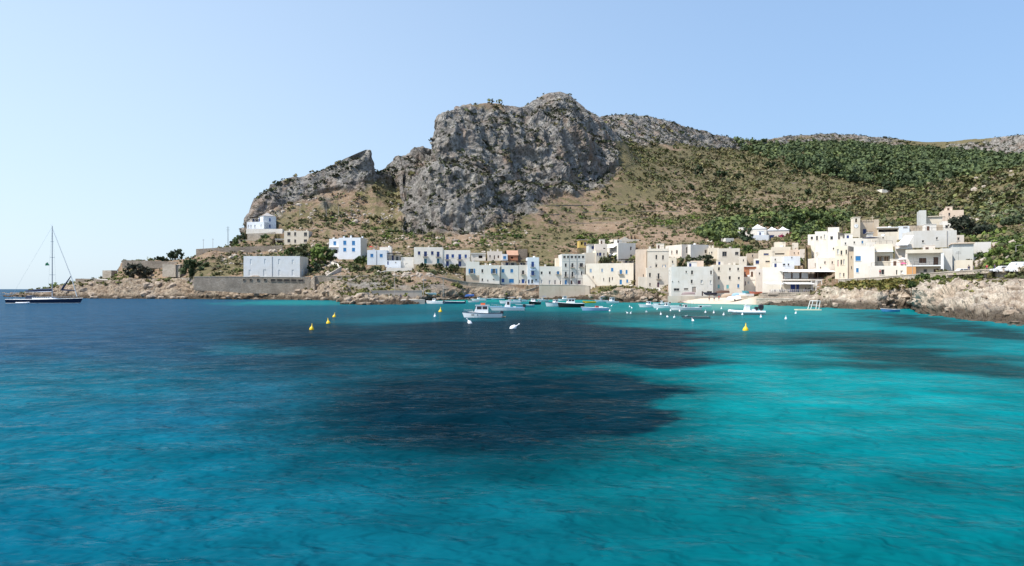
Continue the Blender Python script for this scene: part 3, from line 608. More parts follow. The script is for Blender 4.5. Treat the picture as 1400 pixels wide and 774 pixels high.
# ------------------------------------------------------------------ the sea: a fine sheet with real waves near the camera
wc = np.concatenate([np.linspace(-9000, -700, 14, endpoint=False), np.linspace(-700, -14, 24, endpoint=False), np.linspace(-14, 1414, 560, endpoint=False), np.linspace(1414, 2100, 24, endpoint=False), np.linspace(2100, 9000, 14)])
wpy = np.concatenate([np.array([9000., 3500., 1800.]), np.linspace(1050, 792, 14, endpoint=False), np.linspace(792, 430, 380, endpoint=False), np.linspace(430, 400, 60, endpoint=False), HOR + np.array([4.0, 2.6, 1.6, .9, .5, .25, .11])])
wY = (CAM_H * FOC / (wpy - HOR))[:, None] * np.ones(len(wc))[None]
wX = (wc - CX)[None] / FOC * wY
wP = np.broadcast_to(wc, wY.shape); wQ = np.broadcast_to(wpy[:, None], wY.shape)
# sea bed as seen through the clear water: white sand, weed meadows and rock, each patch where it lies
ed = 26 * fbm(wX / 6, wY / 6, 0, .9, 4) + 10 * fbm(wX, wY, 0, .9, 3) * np.clip(30 / wY, .1, 1)
qy = HOR + (wQ - HOR) * (1 + .10 * fbm(wX / wY * 4, np.log(wY) * 3, 3.3, 1.0, 3))
px_ = wP + ed * 1.6
def ell(cx, cy, rx, ry, soft_=.45, rot=0.0):
    c, s = math.cos(rot), math.sin(rot)
    x = (px_ - cx); y = (qy - cy)
    d = np.sqrt(((x * c + y * s) / rx) ** 2 + ((-x * s + y * c) / ry) ** 2)
    return 1 - sstep(d, 1 - soft_, 1 + soft_)
def band(y0, y1, s0, s1, x0, x1, sx):
    return sstep(qy, y0 - s0, y0 + s0) * (1 - sstep(qy, y1 - s1, y1 + s1)) * sstep(px_, x0 - sx, x0 + sx) * (1 - sstep(px_, x1 - sx, x1 + sx))
def mixc(c, m, col): return c * (1 - m[..., None]) + np.array(col) * m[..., None]
lerp = lambda a, b, t: np.array(a) * (1 - t[..., None]) + np.array(b) * t[..., None]
# open water on the left (blue) to sand in the bay on the right (turquoise)
tt = sstep(px_, 150, 900)
nearw = sstep(qy, 450, 640)
left = lerp((.034, .135, .25), (.001, .175, .285), nearw)
right = lerp((.003, .315, .345), (.0005, .215, .25), sstep(qy, 500, 720))
bed = left * (1 - tt[..., None]) + right * tt[..., None]
bed = mixc(bed, .8 * ell(60, 535, 260, 34, .7, -.08), (.006, .19, .27))
bed = mixc(bed, .7 * ell(60, 630, 330, 60, .7), (.003, .185, .265))
bed = mixc(bed, .75 * ell(480, 760, 420, 90, .8), (.004, .15, .215))
bed = mixc(bed, .8 * ell(1070, 532, 230, 46, .75), (.003, .41, .43))
# weed meadow in the middle
dk = np.maximum.reduce([ell(665, 558, 285, 82, .55), .75 * ell(450, 485, 210, 50, .9), ell(740, 472, 235, 44, .4), ell(830, 488, 178, 13, .35, .03), ell(800, 556, 142, 44, .24), .85 * ell(720, 590, 150, 40, .6), .8 * ell(640, 622, 230, 46, .95), .35 * ell(280, 490, 240, 40, .9)])
dk = np.clip(dk + .35 * band(440, 470, 6, 8, 330, 960, 40), 0, 1)
bed = mixc(bed, dk * .96, (.0008, .022, .042))
bed = mixc(bed, .5 * ell(600, 460, 330, 40, .7), (.012, .05, .075))
bed = mixc(bed, .55 * ell(1045, 665, 52, 66, .7), (.004, .115, .14))
bed = mixc(bed, .4 * ell(880, 690, 100, 40, .9), (.004, .13, .16))
# rock and weed on the right, in long bars
bars = np.maximum.reduce([band(459, 473, 5, 4, 1000, 1300, 120), ell(1250, 484, 150, 10, .6, .05), ell(1330, 500, 120, 11, .6, .05), ell(1190, 497, 130, 7, .8), ell(1330, 452, 140, 7, .6, .10), .8 * ell(1150, 462, 160, 7, .6), ell(1250, 437, 70, 4, .8, .1)])
bed = mixc(bed, bars * .85, (.012, .042, .048))
shal = band(413.0, 433, 2, 6, 840, 1150, 40)
bed = mixc(bed, .9 * shal, (.04, .40, .39))
bed = mixc(bed, .85 * ell(990, 419, 75, 5, .8), (.20, .55, .46))
bed = mixc(bed, .9 * ell(960, 443, 130, 7, .6), (.012, .31, .33))
bed = mixc(bed, .8 * ell(930, 430, 110, 4.5, .7), (.045, .085, .08))
bed = mixc(bed, .9 * band(402, 413.5, 2, 1.5, 596, 860, 12), (.02, .40, .36))
bed = mixc(bed, .85 * ell(790, 420, 130, 5, .8), (.014, .27, .27))
bed = mixc(bed, .8 * ell(560, 437, 90, 5, .8, -.02), (.012, .20, .26))
bed = mixc(bed, .9 * ell(400, 414, 85, 3.2, .6), (.02, .35, .36))
bed = mixc(bed, .6 * ell(350, 473, 60, 6, .8), (.01, .2, .27))
var = 1 + .30 * fbm(wX, wY, 0, 3.2, 4) * np.clip(60 / wY, .25, 1)
bed = np.clip(bed * var[..., None] * .49, .0005, .9)
foam_edge = None
# waves
wind = np.array([.35, -.94])
def wave(lx, ly, s, seed): return fbm(wX / (s * lx), wY / (s * ly), seed, 1.0, 2)
amp = np.clip(1.0 - (wY - 40) / 240, 0, 1)
rowstep = np.gradient(wY[:, 0])[:, None]; rowstep = np.abs(rowstep)
def keep(l): return np.clip(1.4 - 2.4 * rowstep / l, 0, 1)
wz = .11 * wave(1.7, 1.1, 2.6, 1.1) * keep(4.0) + .055 * wave(1.5, 1.0, 1.25, 5.2) * keep(1.4) + .022 * wave(1.3, 1.0, .52, 8.8) * keep(.6) + .007 * wave(1.4, 1, .2, 3.8) * keep(.25)
calm = .7 + .5 * fbm(wX, wY, 9.9, 26, 2)
wz = 1.5 * wz * amp * np.clip(calm, .3, 1.3) * (1.0 - .35 * sstep(wP, 700, 1100))
nr, nc = wY.shape
idx = np.arange(nr * nc).reshape(nr, nc)
faces = np.stack([idx[:-1, :-1], idx[:-1, 1:], idx[1:, 1:], idx[1:, :-1]], -1).reshape(-1, 4)
sea_me = np_mesh('sea', np.stack([wX, wY, wz], -1).reshape(-1, 3), faces, [], cols={'bed': np.concatenate([bed, np.ones(bed.shape[:2] + (1,))], -1)})
def mat_sea():
    m = mat('sea_water', rough=.06)
    t = NT(m); p = t.pos()
    mp = t.n('Mapping'); mp.inputs['Scale'].default_value = (.75, 1.0, 1.0); mp.inputs['Rotation'].default_value = (0, 0, .12)
    t.l(p, mp.inputs[0]); v = mp.outputs[0]
    bl = t.bump(t.noise(v, .09, 3, .6), .6, 2.2)
    b0 = t.bump(t.noise(v, .62, 3, .55), .6, .55, bl)
    b1 = t.bump(t.noise(v, 2.0, 2, .5, .3), .85, .28, b0)
    # body colour of the water over its bed, and the mirror of a ruffled sea (a rough sea never reaches full grazing reflection)
    df = t.n('BsdfDiffuse'); t.l(t.attr('bed').outputs['Color'], df.inputs['Color']); t.l(b1, df.inputs['Normal'])
    g1 = t.bump(t.noise(v, 2.3, 3, .55, .3), .5, .26, b0); b2 = t.bump(t.noise(v, 7.5, 2, .5, .2), .5, .05, g1)
    gl = t.n('BsdfGlossy'); gl.inputs['Roughness'].default_value = .09; t.l(b2, gl.inputs['Normal'])
    lw = t.n('LayerWeight'); lw.inputs['Blend'].default_value = .5; t.l(b0, lw.inputs['Normal'])
    f = t.math('ADD', t.math('MULTIPLY', t.math('POWER', lw.outputs['Facing'], 9.0), .20), .004)
    mx = t.n('MixShader'); t.l(f, mx.inputs[0]); t.l(df.outputs[0], mx.inputs[1]); t.l(gl.outputs[0], mx.inputs[2])
    out = t.t.nodes['Material Output']; t.l(mx.outputs[0], out.inputs['Surface'])
    t.t.nodes.remove(t.b)
    return m
sea_me.materials.append(mat_sea())
sea = link('sea', sea_me)
tag(sea, kind='structure')
# ------------------------------------------------------------------ building materials
WALL = {k: plaster('wall_' + k, c, v, d) for k, c, v, d in [
    ('white', (.775, .735, .67), .08, .25), ('bluewhite', (.71, .75, .80), .06, .2), ('cream', (.74, .665, .55), .10, .3),
    ('cream2', (.725, .665, .575), .10, .35), ('beige', (.55, .46, .36), .16, .4), ('pinkwhite', (.745, .67, .595), .10, .3),
    ('greywhite', (.68, .66, .62), .10, .35), ('greyblue', (.60, .61, .59), .10, .3), ('peach', (.72, .59, .48), .12, .35),
    ('rust', (.46, .20, .115), .15, .3), ('yellow', (.62, .45, .15), .15, .4), ('boathouse', (.70, .72, .73), .07, .3), ('orange', (.66, .36, .16), .1, .2)]}
def stone_mat(name, a, b, scale=1.9):
    m = mat(name, rough=.95, spec=.15); t = NT(m); p = t.pos()
    v = t.n('TexVoronoi'); v.inputs['Scale'].default_value = scale
    mp = t.n('Mapping'); mp.inputs['Scale'].default_value = (1, 1, 1.7); t.l(p, mp.inputs[0]); t.l(mp.outputs[0], v.inputs['Vector'])
    e = t.n('TexVoronoi', feature='DISTANCE_TO_EDGE'); e.inputs['Scale'].default_value = scale; t.l(mp.outputs[0], e.inputs['Vector'])
    sep = t.n('SeparateColor'); t.l(v.outputs['Color'], sep.inputs[0])
    c = t.mix(sep.outputs[0], a, b)
    c = t.mix(t.ramp(t.noise(p, .25, 4), [(.4, (0, 0, 0)), (.65, (.5, .5, .5))]), c, tuple(q * .55 for q in a))
    j = t.ramp(e.outputs['Distance'], [(.0, (1, 1, 1)), (.09, (0, 0, 0))])
    c = t.mix(t.math('MULTIPLY', j, .6), c, tuple(q * .45 for q in a))
    t.l(c, t.b.inputs['Base Color'])
    t.l(t.bump(t.ramp(e.outputs['Distance'], [(0, (0, 0, 0)), (.2, (1, 1, 1))]), .8, .12), t.b.inputs['Normal'])
    return m
WALL['stone'] = stone_mat('rubble_stone', (.27, .215, .165), (.42, .355, .28))
STONE_G = stone_mat('sea_wall_stone', (.31, .255, .20), (.43, .37, .30), 1.7)
STONE_L = stone_mat('pale_road_stone', (.46, .40, .32), (.60, .53, .44), 2.1)
BLUE = mat('blue_paint', (.014, .06, .25), .5); SKYB = mat('sky_blue_paint', (.03, .185, .42), .5); DKBL = mat('dark_blue_paint', (.010, .03, .13), .5)
PALEB = mat('faded_blue_paint', (.25, .34, .46), .6); TURQ = mat('turquoise_paint', (.17, .46, .47), .55); TEALD = mat('teal_paint', (.02, .13, .17), .5)
BROWN = mat('brown_wood', (.10, .05, .03), .6); PLUM = mat('plum_paint', (.09, .035, .06), .6); PINKP = mat('pink_paint', (.5, .27, .22), .7); GREYP = mat('weathered_wood', (.33, .28, .24), .8)
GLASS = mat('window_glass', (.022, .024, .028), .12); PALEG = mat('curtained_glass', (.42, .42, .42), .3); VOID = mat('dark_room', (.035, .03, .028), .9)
WHITE = mat('white_paint', (.80, .80, .78), .5); IRON = mat('wrought_iron', (.05, .05, .055), .5, .6); ROOFM = plaster('roof_terrace', (.60, .56, .50), .15, .4)
TERRA = plaster('clay_tiles', (.50, .30, .21), .2, .5); CONC = plaster('concrete', (.55, .49, .42), .12, .5); GREYR = plaster('grey_roof', (.40, .38, .37), .15, .4)
AWN = mat('awning_cloth', (.80, .80, .78), .8); WOODD = mat('dark_timber', (.085, .06, .045), .8); LOG = mat('loggia_timber', (.30, .17, .09), .75)
KIND = {'b': BLUE, 's': SKYB, 'k': DKBL, 'p': PALEB, 't': TURQ, 'o': SKYB, 'B': BLUE, 'S': SKYB, 'D': BROWN, 'V': PLUM, 'T': TEALD, 'P': PINKP, 'W': GREYP}

def wall_face(mb, M, L, z0, z1, ops, m, rv=.24):
    us = sorted({0, L, *[q for o in ops for q in (o[0], o[1])]}); zs = sorted({z0, z1, *[q for o in ops for q in (o[2], o[3])]})
    for i in range(len(us) - 1):
        for j in range(len(zs) - 1):
            uc, zc = (us[i] + us[i + 1]) / 2, (zs[j] + zs[j + 1]) / 2
            if any(o[0] < uc < o[1] and o[2] < zc < o[3] for o in ops): continue
            mb.poly([M @ Vector(p) for p in ((us[i], 0, zs[j]), (us[i + 1], 0, zs[j]), (us[i + 1], 0, zs[j + 1]), (us[i], 0, zs[j + 1]))], m)
    for a, b, c, d, dp in ops:
        for q in (((a, 0, c), (a, -dp, c), (a, -dp, d), (a, 0, d)), ((b, 0, c), (b, 0, d), (b, -dp, d), (b, -dp, c)),
                  ((a, 0, c), (b, 0, c), (b, -dp, c), (a, -dp, c)), ((a, 0, d), (a, -dp, d), (b, -dp, d), (b, 0, d))):
            mb.poly([M @ Vector(p) for p in q], m)

def opening(par, M, o, k, wallm):
    a, b, c, d, dp = o
    kd = k[0]; mm = KIND.get(kd)
    w, h = b - a, d - c
    if kd == 'n':                                   # blind niche
        mb = MB(); mb.box(a, b, -dp, -dp + .05, c, d, wallm, M); mb.build('niche', par); return
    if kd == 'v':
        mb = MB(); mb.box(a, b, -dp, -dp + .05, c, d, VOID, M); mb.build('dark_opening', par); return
    if kd == 'L':                                   # loggia with timber panels
        mb = MB(); mb.box(a, b, -dp, -dp + .05, c, d, WALL['cream'], M); lg = mb.build('loggia', par)
        for q, mt in ((0.0, GLASS), (.16, LOG), (.34, PALEG), (.56, LOG), (.74, LOG)):
            mb = MB(); mb.box(a + q * w + .08, a + (q + .15) * w, -dp + .06, -dp + .16, c + .05, d - .3, mt, M); mb.build('panel', lg)
        for q in (.02, .34, .66, .96):
            mb = MB(); mb.box(a + q * w, a + q * w + .12, -.15, -.03, c, d, WOODD, M); mb.build('post', lg)
        return
    if kd in 'BDVTPSW':
        mb = MB(); f = .07
        mb.box(a, a + f, -dp, -.05, c, d, WHITE, M); mb.box(b - f, b, -dp, -.05, c, d, WHITE, M); mb.box(a + f, b - f, -dp, -.05, d - f, d, WHITE, M)
        dr = mb.build('door', par)
        mb = MB()
        mid = (a + b) / 2
        mb.box(a + f, mid - .015, -dp + .01, -dp + .07, c, d - f, mm, M); mb.box(mid + .015, b - f, -dp + .01, -dp + .07, c, d - f, mm, M)
        if h > 1.2:
            for q in (a + f + .12, mid + .1):
                mb.box(q, q + max(.1, w / 2 - .34), -dp + .07, -dp + .1, c + .25, c + h * .45, mm, M); mb.box(q, q + max(.1, w / 2 - .34), -dp + .07, -dp + .1, c + h * .55, d - .3, mm, M)
        mb.build('door_leaf', dr)
    else:
        mb = MB(); f = min(.08, w * .15)
        fm = WHITE if kd in 'go' else (mm or GREYP)
        mb.box(a, a + f, -dp, -dp + .09, c, d, fm, M); mb.box(b - f, b, -dp, -dp + .09, c, d, fm, M)
        mb.box(a + f, b - f, -dp, -dp + .09, d - f, d, fm, M); mb.box(a + f, b - f, -dp, -dp + .09, c, c + f, fm, M)
        if w > .9 and kd in 'dgo': mb.box((a + b) / 2 - .03, (a + b) / 2 + .03, -dp, -dp + .08, c + f, d - f, fm, M)
        mb.box(a - .1, b + .1, .0, .09, c - .12, c - .002, wallm, M)
        wn_ = mb.build('window', par)
        if kd in 'dgo':
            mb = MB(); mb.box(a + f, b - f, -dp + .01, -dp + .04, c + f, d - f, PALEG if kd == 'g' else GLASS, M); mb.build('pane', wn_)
        if kd in 'bskpto':
            mid = (a + b) / 2
            for s_ in (0, 1):
                mb = MB()
                if kd == 'o':
                    x0, x1 = ((a - w * .45, a - .02), (b + .02, b + w * .45))[s_]
                    y0 = .02
                else:
                    x0, x1 = ((a + .01, mid - .015), (mid + .015, b - .01))[s_]
                    y0 = -.12
                mb.box(x0, x1, y0, y0 + .05, c + .01, d - .01, mm, M)
                e = min(.09, (x1 - x0) * .2)
                n = max(2, int(h / .32))
                for q in range(n):
                    zz = c + .1 + (h - .2) * q / n
                    mb.box(x0 + e, x1 - e, y0 + .05, y0 + .075, zz, zz + (h - .2) / n * .6, mm, M)
                mb.build('shutter', wn_)
    if '+' in k:
        e = .55; pr = .85
        mb = MB(); mb.box(a - e, b + e, .0, pr, c - .16, c - .02, CONC, M); bl = mb.build('balcony', par)
        mb = MB(); H_ = .95; r = .022
        for z in (c + .05, c + H_):
            mb.box(a - e, b + e, pr - .05, pr - .02, z, z + .04, IRON, M)
            for x in (a - e, b + e - .03): mb.box(x, x + .03, .0, pr - .05, z, z + .04, IRON, M)
        n = int((b - a + 2 * e) / .16)
        for q in range(n + 1):
            x = a - e + (b - a + 2 * e - .03) * q / n
            mb.box(x, x + .025, pr - .045, pr - .02, c - .02, c + H_, IRON, M)
        mb.build('railing', bl)

def ray_local(P, px, py, face):
    """where the line of sight through (px, py) meets a wall of the house: (along, height)"""
    ox, oy = P['o']; c, s = P['u']; k = (px - CX) / FOC
    if face == 'front':   qx, qy, dx, dy = ox, oy, c, s
    elif face == 'right': qx, qy, dx, dy = ox + c * P['lu'], oy + s * P['lu'], -s, c
    else:                 qx, qy, dx, dy = ox - s * P['lv'], oy + c * P['lv'], s, -c
    t = (k * qy - qx) / (dx - k * dy)
    Y = qy + dy * t
    return t, CAM_H + (HOR - py) / FOC * Y - P['zb'], Y / FOC / max(.15, abs(dx - k * dy)), Y / FOC

def build_house(h, P):
    label, x0, x1, base, top, Y, yaw, d, wm, wins, opt = h
    lu, lv, H = P['lu'], P['lv'], P['h']
    m = WALL[wm]; sm = WALL[opt.get('side', wm)]
    cat = 'wall' if 'parapet' in label or 'terrace walls' in label or 'nave wall' in label else ('church' if 'church front' in label or 'crenellated' in label else 'tower' if 'bell tower' in label else 'shed' if ('shed' in label or 'hut' in label) else 'house')
    nm = {'wall': 'garden_wall', 'church': 'church', 'tower': 'bell_tower', 'shed': 'shed'}.get(cat, 'house')
    th = thing(nm, label, cat, (*P['o'], P['zb']), R(yaw))
    FR = {'front': (Matrix(((1, 0, 0, 0), (0, -1, 0, 0), (0, 0, 1, 0), (0, 0, 0, 1))), lu),
          'right': (Matrix(((0, 1, 0, lu), (1, 0, 0, 0), (0, 0, 1, 0), (0, 0, 0, 1))), lv),
          'left': (Matrix(((0, -1, 0, 0), (-1, 0, 0, lv), (0, 0, 1, 0), (0, 0, 0, 1))), lv)}
    mb = MB(); todo = []
    for fc in ('front', 'right', 'left'):
        M, L = FR[fc]; ops = []
        for (px, py, w, hh, k) in (wins if fc == 'front' else opt.get(fc, [])):
            if k == 'x': continue
            t, z, su, sz = ray_local(P, px, py, fc)
            a, b, c, e = t - w * su / 2, t + w * su / 2, z - hh * sz / 2, z + hh * sz / 2
            a, b = max(a, .12), min(b, L - .12); e = min(e, H - .12); c = max(c, .02)
            if b - a < .25 or e - c < .25: continue
            if any(a < o[1] and b > o[0] and c < o[3] and e > o[2] for o in ops): continue
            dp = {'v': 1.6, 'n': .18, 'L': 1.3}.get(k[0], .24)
            dp = min(dp, lv * .4)
            ops.append((a, b, c, e, dp)); todo.append((M, ops[-1], k))
        wall_face(mb, M, L, -6, H, ops, m if fc == 'front' else sm)
    # back wall, parapet top, inner faces and roof
    pt, pd = .28, (.45 if H > 3 and 'low' not in opt else .06)
    mb.poly([(lu, lv, -6), (0, lv, -6), (0, lv, H), (lu, lv, H)], m)
    o4 = [(0, 0), (lu, 0), (lu, lv), (0, lv)]; i4 = [(pt, pt), (lu - pt, pt), (lu - pt, lv - pt), (pt, lv - pt)]
    for q in range(4):
        r = (q + 1) % 4
        mb.poly([(*o4[q], H), (*o4[r], H), (*i4[r], H), (*i4[q], H)], m)
        mb.poly([(*i4[q], H), (*i4[r], H), (*i4[r], H - pd), (*i4[q], H - pd)], m)
    if opt.get('base_band') and opt['base_band'][1] > .1:
        zz = CAM_H + (HOR - opt['base_band'][0]) / FOC * Y - P['zb']
        mb.box(-.03, lu + .03, -.03, 0, -6, max(.3, zz), WALL['beige'])
    if opt.get('band2'):
        pass
    mb.build('wall', th)
    rb = MB(); rb.poly([(*i4[0], H - pd), (*i4[1], H - pd), (*i4[2], H - pd), (*i4[3], H - pd)], ROOFM if 'low' not in opt else m)
    rf = opt.get('roof')
    if rf in ('pyramid', 'pyramid2'):
        mt = GREYR if 'grey pyramid' in label else WHITE
        e = .25; ap = 2.3 if rf == 'pyramid' else 2.0
        xs = [(0, lu)] if rf == 'pyramid' else [(0, lu * .5), (lu * .5, lu)]
        for xa, xb in xs:
            cx_, cy_ = (xa + xb) / 2, lv / 2
            q = [(xa - e, -e), (xb + e, -e), (xb + e, lv + e), (xa - e, lv + e)]
            for i in range(4):
                a, b = q[i], q[(i + 1) % 4]
                ma, mb_ = ((a[0] + cx_) / 2, (a[1] + cy_) / 2), ((b[0] + cx_) / 2, (b[1] + cy_) / 2)
                rb.poly([(*a, H + .06), (*b, H + .06), (*mb_, H + .06 + ap * .38), (*ma, H + .06 + ap * .38)], mt)
                rb.poly([(*ma, H + .06 + ap * .38), (*mb_, H + .06 + ap * .38), (cx_, cy_, H + .06 + ap)], mt)
            rb.poly([(*p, H + .05) for p in reversed(q)], mt)
    if rf == 'lean':
        e = .35; zt = (HOR - 342.4) / FOC * (Y + lv) + CAM_H - P['zb']
        rb.poly([(-e, -e, H + .05), (lu + e, -e, H + .05), (lu + e, lv, zt), (-e, lv, zt)], TERRA)
        rb.poly([(lu + e, -e, H - .1), (-e, -e, H - .1), (-e, lv, zt - .15), (lu + e, lv, zt - .15)], TERRA)
        rb.poly([(-e, -e, H - .1), (lu + e, -e, H - .1), (lu + e, -e, H + .05), (-e, -e, H + .05)], TERRA)
        for i in range(int(lu / .5)): rb.box(i * .5, i * .5 + .2, 0, .01, 0, .01, TERRA)
        rb.poly([(0, lv - .1, H - .1), (lu, lv - .1, H - .1), (lu, lv - .1, zt - .16), (0, lv - .1, zt - .16)], m)
        rb.poly([(0, 0, H - .1), (0, lv - .1, H - .1), (0, lv - .1, zt - .16)], m); rb.poly([(lu, 0, H - .1), (lu, lv - .1, H - .1), (lu, lv - .1, zt - .16)], m)
    if opt.get('eave'):
        em = {'white': WHITE, 'stone': GREYR, 'cream': WALL['cream'], 'peach': WALL['peach']}[opt['eave']]
        rb.box(-.25, lu + .25, -.45, lv + .2, H + .004, H + .26, em)
    if opt.get('cornice'): rb.box(-.16, lu + .16, -.16, lv + .16, H - 1.0, H - .75, m)
    rb.build('roof', th)
    for M, o, k in todo: opening(th, M, o, k, m)
    for z in opt.get('bandlines', []):
        zz = CAM_H + (HOR - z) / FOC * Y - P['zb']
        b = MB(); b.box(-.04, lu + .04, -.07, -.003, zz - .1, zz + .1, m); b.build('string_course', th)
    for px in opt.get('pipe', []):
        t, *_ = ray_local(P, px, base, 'front')
        b = MB(); b.tube((t, -.09, -1), (t, -.09, H - .1), .09, .09, GREYR, 6); b.build('drainpipe', th)
    for q in opt.get('chim', []):
        b = MB(); xx = q * (lu - .9); hh = .7 + (q * 7.3 % 1) * .6
        b.box(xx, xx + .75, lv * .5, lv * .5 + .7, H - pd, H + hh, m); b.box(xx - .08, xx + .83, lv * .5 - .08, lv * .5 + .78, H + hh + .003, H + hh + .14, m)
        b.build('chimney', th)
    hsh = (x0 * 7.31 + Y * 1.7) % 1
    if 'low' not in opt and not rf and lu > 3.2 and cat == 'house':
        if hsh > .35:
            b = MB(); xx = lu * (.2 + .6 * ((hsh * 5.3) % 1)); yy = lv * .6
            b.tube((xx, yy, H - pd), (xx, yy, H + 2.2), .035, .025, IRON, 4)
            for k_ in range(4): b.box(xx - .55 + k_ * .05, xx + .55 - k_ * .05, yy - .02, yy + .02, H + 1.5 + .18 * k_, H + 1.54 + .18 * k_, IRON)
            b.build('aerial', th)
        if hsh < .62 and x0 > 790 and lu > 5.5 and lv > 6 and not opt.get('pergola') and not opt.get('gable'):
            b = MB(); x0_ = lu * (.12 + .5 * ((hsh * 9.1) % 1)); w_ = 2.1 + 1.2 * ((hsh * 4.3) % 1); h2 = 1.5 + 1.0 * ((hsh * 6.7) % 1)
            b.box(x0_, min(x0_ + w_, lu - .4), lv * .42, lv * .42 + 2.6, H - pd, H + h2, m); b.box(x0_ - .1, min(x0_ + w_, lu - .4) + .1, lv * .42 - .1, lv * .42 + 2.7, H + h2 + .003, H + h2 + .12, m)
            sh_ = b.build('stair_head', th)
            b = MB(); b.box(x0_ + .4, x0_ + 1.1, lv * .42 - .03, lv * .42 - .004, H - pd + .05, H + h2 * .75, BROWN if hsh > .3 else DKBL); b.build('door_leaf', sh_)
        if .2 < hsh < .5 and lu > 4:
            b = MB(); n_ = max(2, int(lu / 1.4))
            for k_ in range(n_ + 1): b.box(.1 + (lu - .26) * k_ / n_, .16 + (lu - .26) * k_ / n_, .1, .16, H + .003, H + .75, IRON)
            b.box(.1, lu - .1, .1, .16, H + .75, H + .81, IRON); b.build('roof_railing', th)
        if hsh > .55 and lu > 4.5:
            b = MB(); xx = lu * ((hsh * 3.7) % 1) * .7 + .8; yy = lv * .35
            b.lathe([(.5, H - pd), (.55, H - pd + .1), (.55, H - pd + 1.0), (.3, H - pd + 1.15)], GREYR if hsh > .8 else WHITE, 10, (xx, yy, 0)); b.build('water_tank', th)
    for (a, b_, z) in opt.get('slab', []):
        ta, za, *_ = ray_local(P, a, z, 'front'); tb, *_ = ray_local(P, b_, z, 'front')
        b = MB(); b.box(ta, tb, -1.0, -.002, za - .14, za + .14, WHITE); b.build('balcony', th)
    for (a, b_, z) in opt.get('awn', []):
        ta, za, *_ = ray_local(P, a, z, 'front'); tb, *_ = ray_local(P, b_, z, 'front')
        b = MB(); b.poly([(ta, -.02, za + .7), (tb, -.02, za + .7), (tb, -1.1, za), (ta, -1.1, za)], PALEB); b.poly([(ta, -1.1, za - .05), (tb, -1.1, za - .05), (tb, -.02, za + .65), (ta, -.02, za + .65)], PALEB); b.build('awning', th)
    for (a, b_, z) in opt.get('awnleft', []):
        M, L = FR['left']; ta, za, *_ = ray_local(P, a, z, 'left'); tb, *_ = ray_local(P, b_, z, 'left')
        b = MB(); b.poly([M @ Vector(p) for p in ((ta, .02, za + .6), (tb, .02, za + .6), (tb, 1.7, za - .5), (ta, 1.7, za - .5))], AWN); b.poly([M @ Vector(p) for p in ((ta, 1.7, za - .55), (tb, 1.7, za - .55), (tb, .02, za + .55), (ta, .02, za + .55))], AWN); b.build('awning', th)
    if opt.get('pergola'):
        a, b_, z = opt['pergola']
        ta, za, *_ = ray_local(P, a, z, 'front'); tb, *_ = ray_local(P, b_, z, 'front'); ta = max(ta, .1); tb = min(tb, lu - .1)
        dv = min(lv - .4, 4.0)
        b = MB()
        n = max(2, int((tb - ta) / 2.6))
        for i in range(n + 1):
            x = ta + (tb - ta - .14) * i / n
            for y in (.1, dv): b.box(x, x + .14, y, y + .14, H + .003, za, WOODD)
        b.box(ta - .2, tb + .2, -.1, .04, za, za + .16, WOODD); b.box(ta - .2, tb + .2, dv + .05, dv + .2, za, za + .16, WOODD)
        for i in range(int((tb - ta) / .55) + 1):
            x = ta + i * .55
            b.box(x, x + .16, -.3, dv + .4, za + .165, za + .26, WOODD)
        b.poly([(ta, 0, za + .27), (tb, 0, za + .27), (tb, dv, za + .29), (ta, dv, za + .29)], WOODD)
        pg = b.build('pergola', th)
        b = MB(); b.box(ta + .3, tb - .3, dv - .3, dv - .2, H + .003, H + (za - H) * .8, WALL['pinkwhite']); b.box(ta + (tb - ta) * .3, ta + (tb - ta) * .45, dv - .36, dv - .31, H + .1, H + (za - H) * .75, DKBL); b.box(ta + (tb - ta) * .62, ta + (tb - ta) * .8, dv - .36, dv - .31, H + .1, H + (za - H) * .6, GLASS)
        b.build('back_wall', pg)
    if opt.get('gable'):
        a, b_, z = opt['gable']
        ta, za, *_ = ray_local(P, a, z, 'front'); tb, *_ = ray_local(P, b_, z, 'front')
        b = MB(); mid = (ta + tb) / 2
        for y, dr in ((.05, 1), (3.0, -1)):
            b.poly([(ta, y, H - .1), (tb, y, H - .1), (mid, y, za)][::dr], m)
        b.poly([(ta, .05, H - .1), (mid, .05, za), (mid, 3, za), (ta, 3, H - .1)], TERRA); b.poly([(tb, .05, H - .1), (tb, 3, H - .1), (mid, 3, za), (mid, .05, za)], TERRA)
        b.build('gable', th)
    if opt.get('stair'):
        a, b_, z0, z1 = opt['stair']
        ta, za, *_ = ray_local(P, a, z0, 'front'); tb, zb_, *_ = ray_local(P, b_, z1, 'front')
        b = MB(); n = 14; hgt = za - max(zb_, 0)
        for i in range(n):
            x = ta + (tb - ta) * i / n
            b.box(x, x + (tb - ta) / n - .003, -1.5, -.004, -2, za - hgt * (i + 1) / n, m)
        b.box(ta - 1.6, ta - .004, -1.5, -.004, -2, za, m)
        b.poly([(ta, -1.51, za + .9), (tb, -1.51, .9), (tb, -1.51, 0), (ta, -1.51, za)], CONC)
        b.build('outside_stair', th)
    if opt.get('dentil'):
        b = MB(); n = 11
        for i in range(n):
            x = lu * (i + .15) / n
            b.box(x, x + lu / n * .5, -.18, .3, H + .003, H + .55, m)
        b.build('crenellation', th)
        b = MB(); b.box(lu - 1.5, lu + .1, -.25, 1.2, -4, H + .6, m); b.build('buttress', th)
        t, *_ = ray_local(P, opt['cross'], top, 'front')
        b = MB(); b.box(t - .09, t + .09, .5, .68, H + .003, H + 2.0, WALL['beige']); b.box(t - .55, t + .55, .52, .66, H + 1.2, H + 1.4, WALL['beige']); b.build('cross', th)
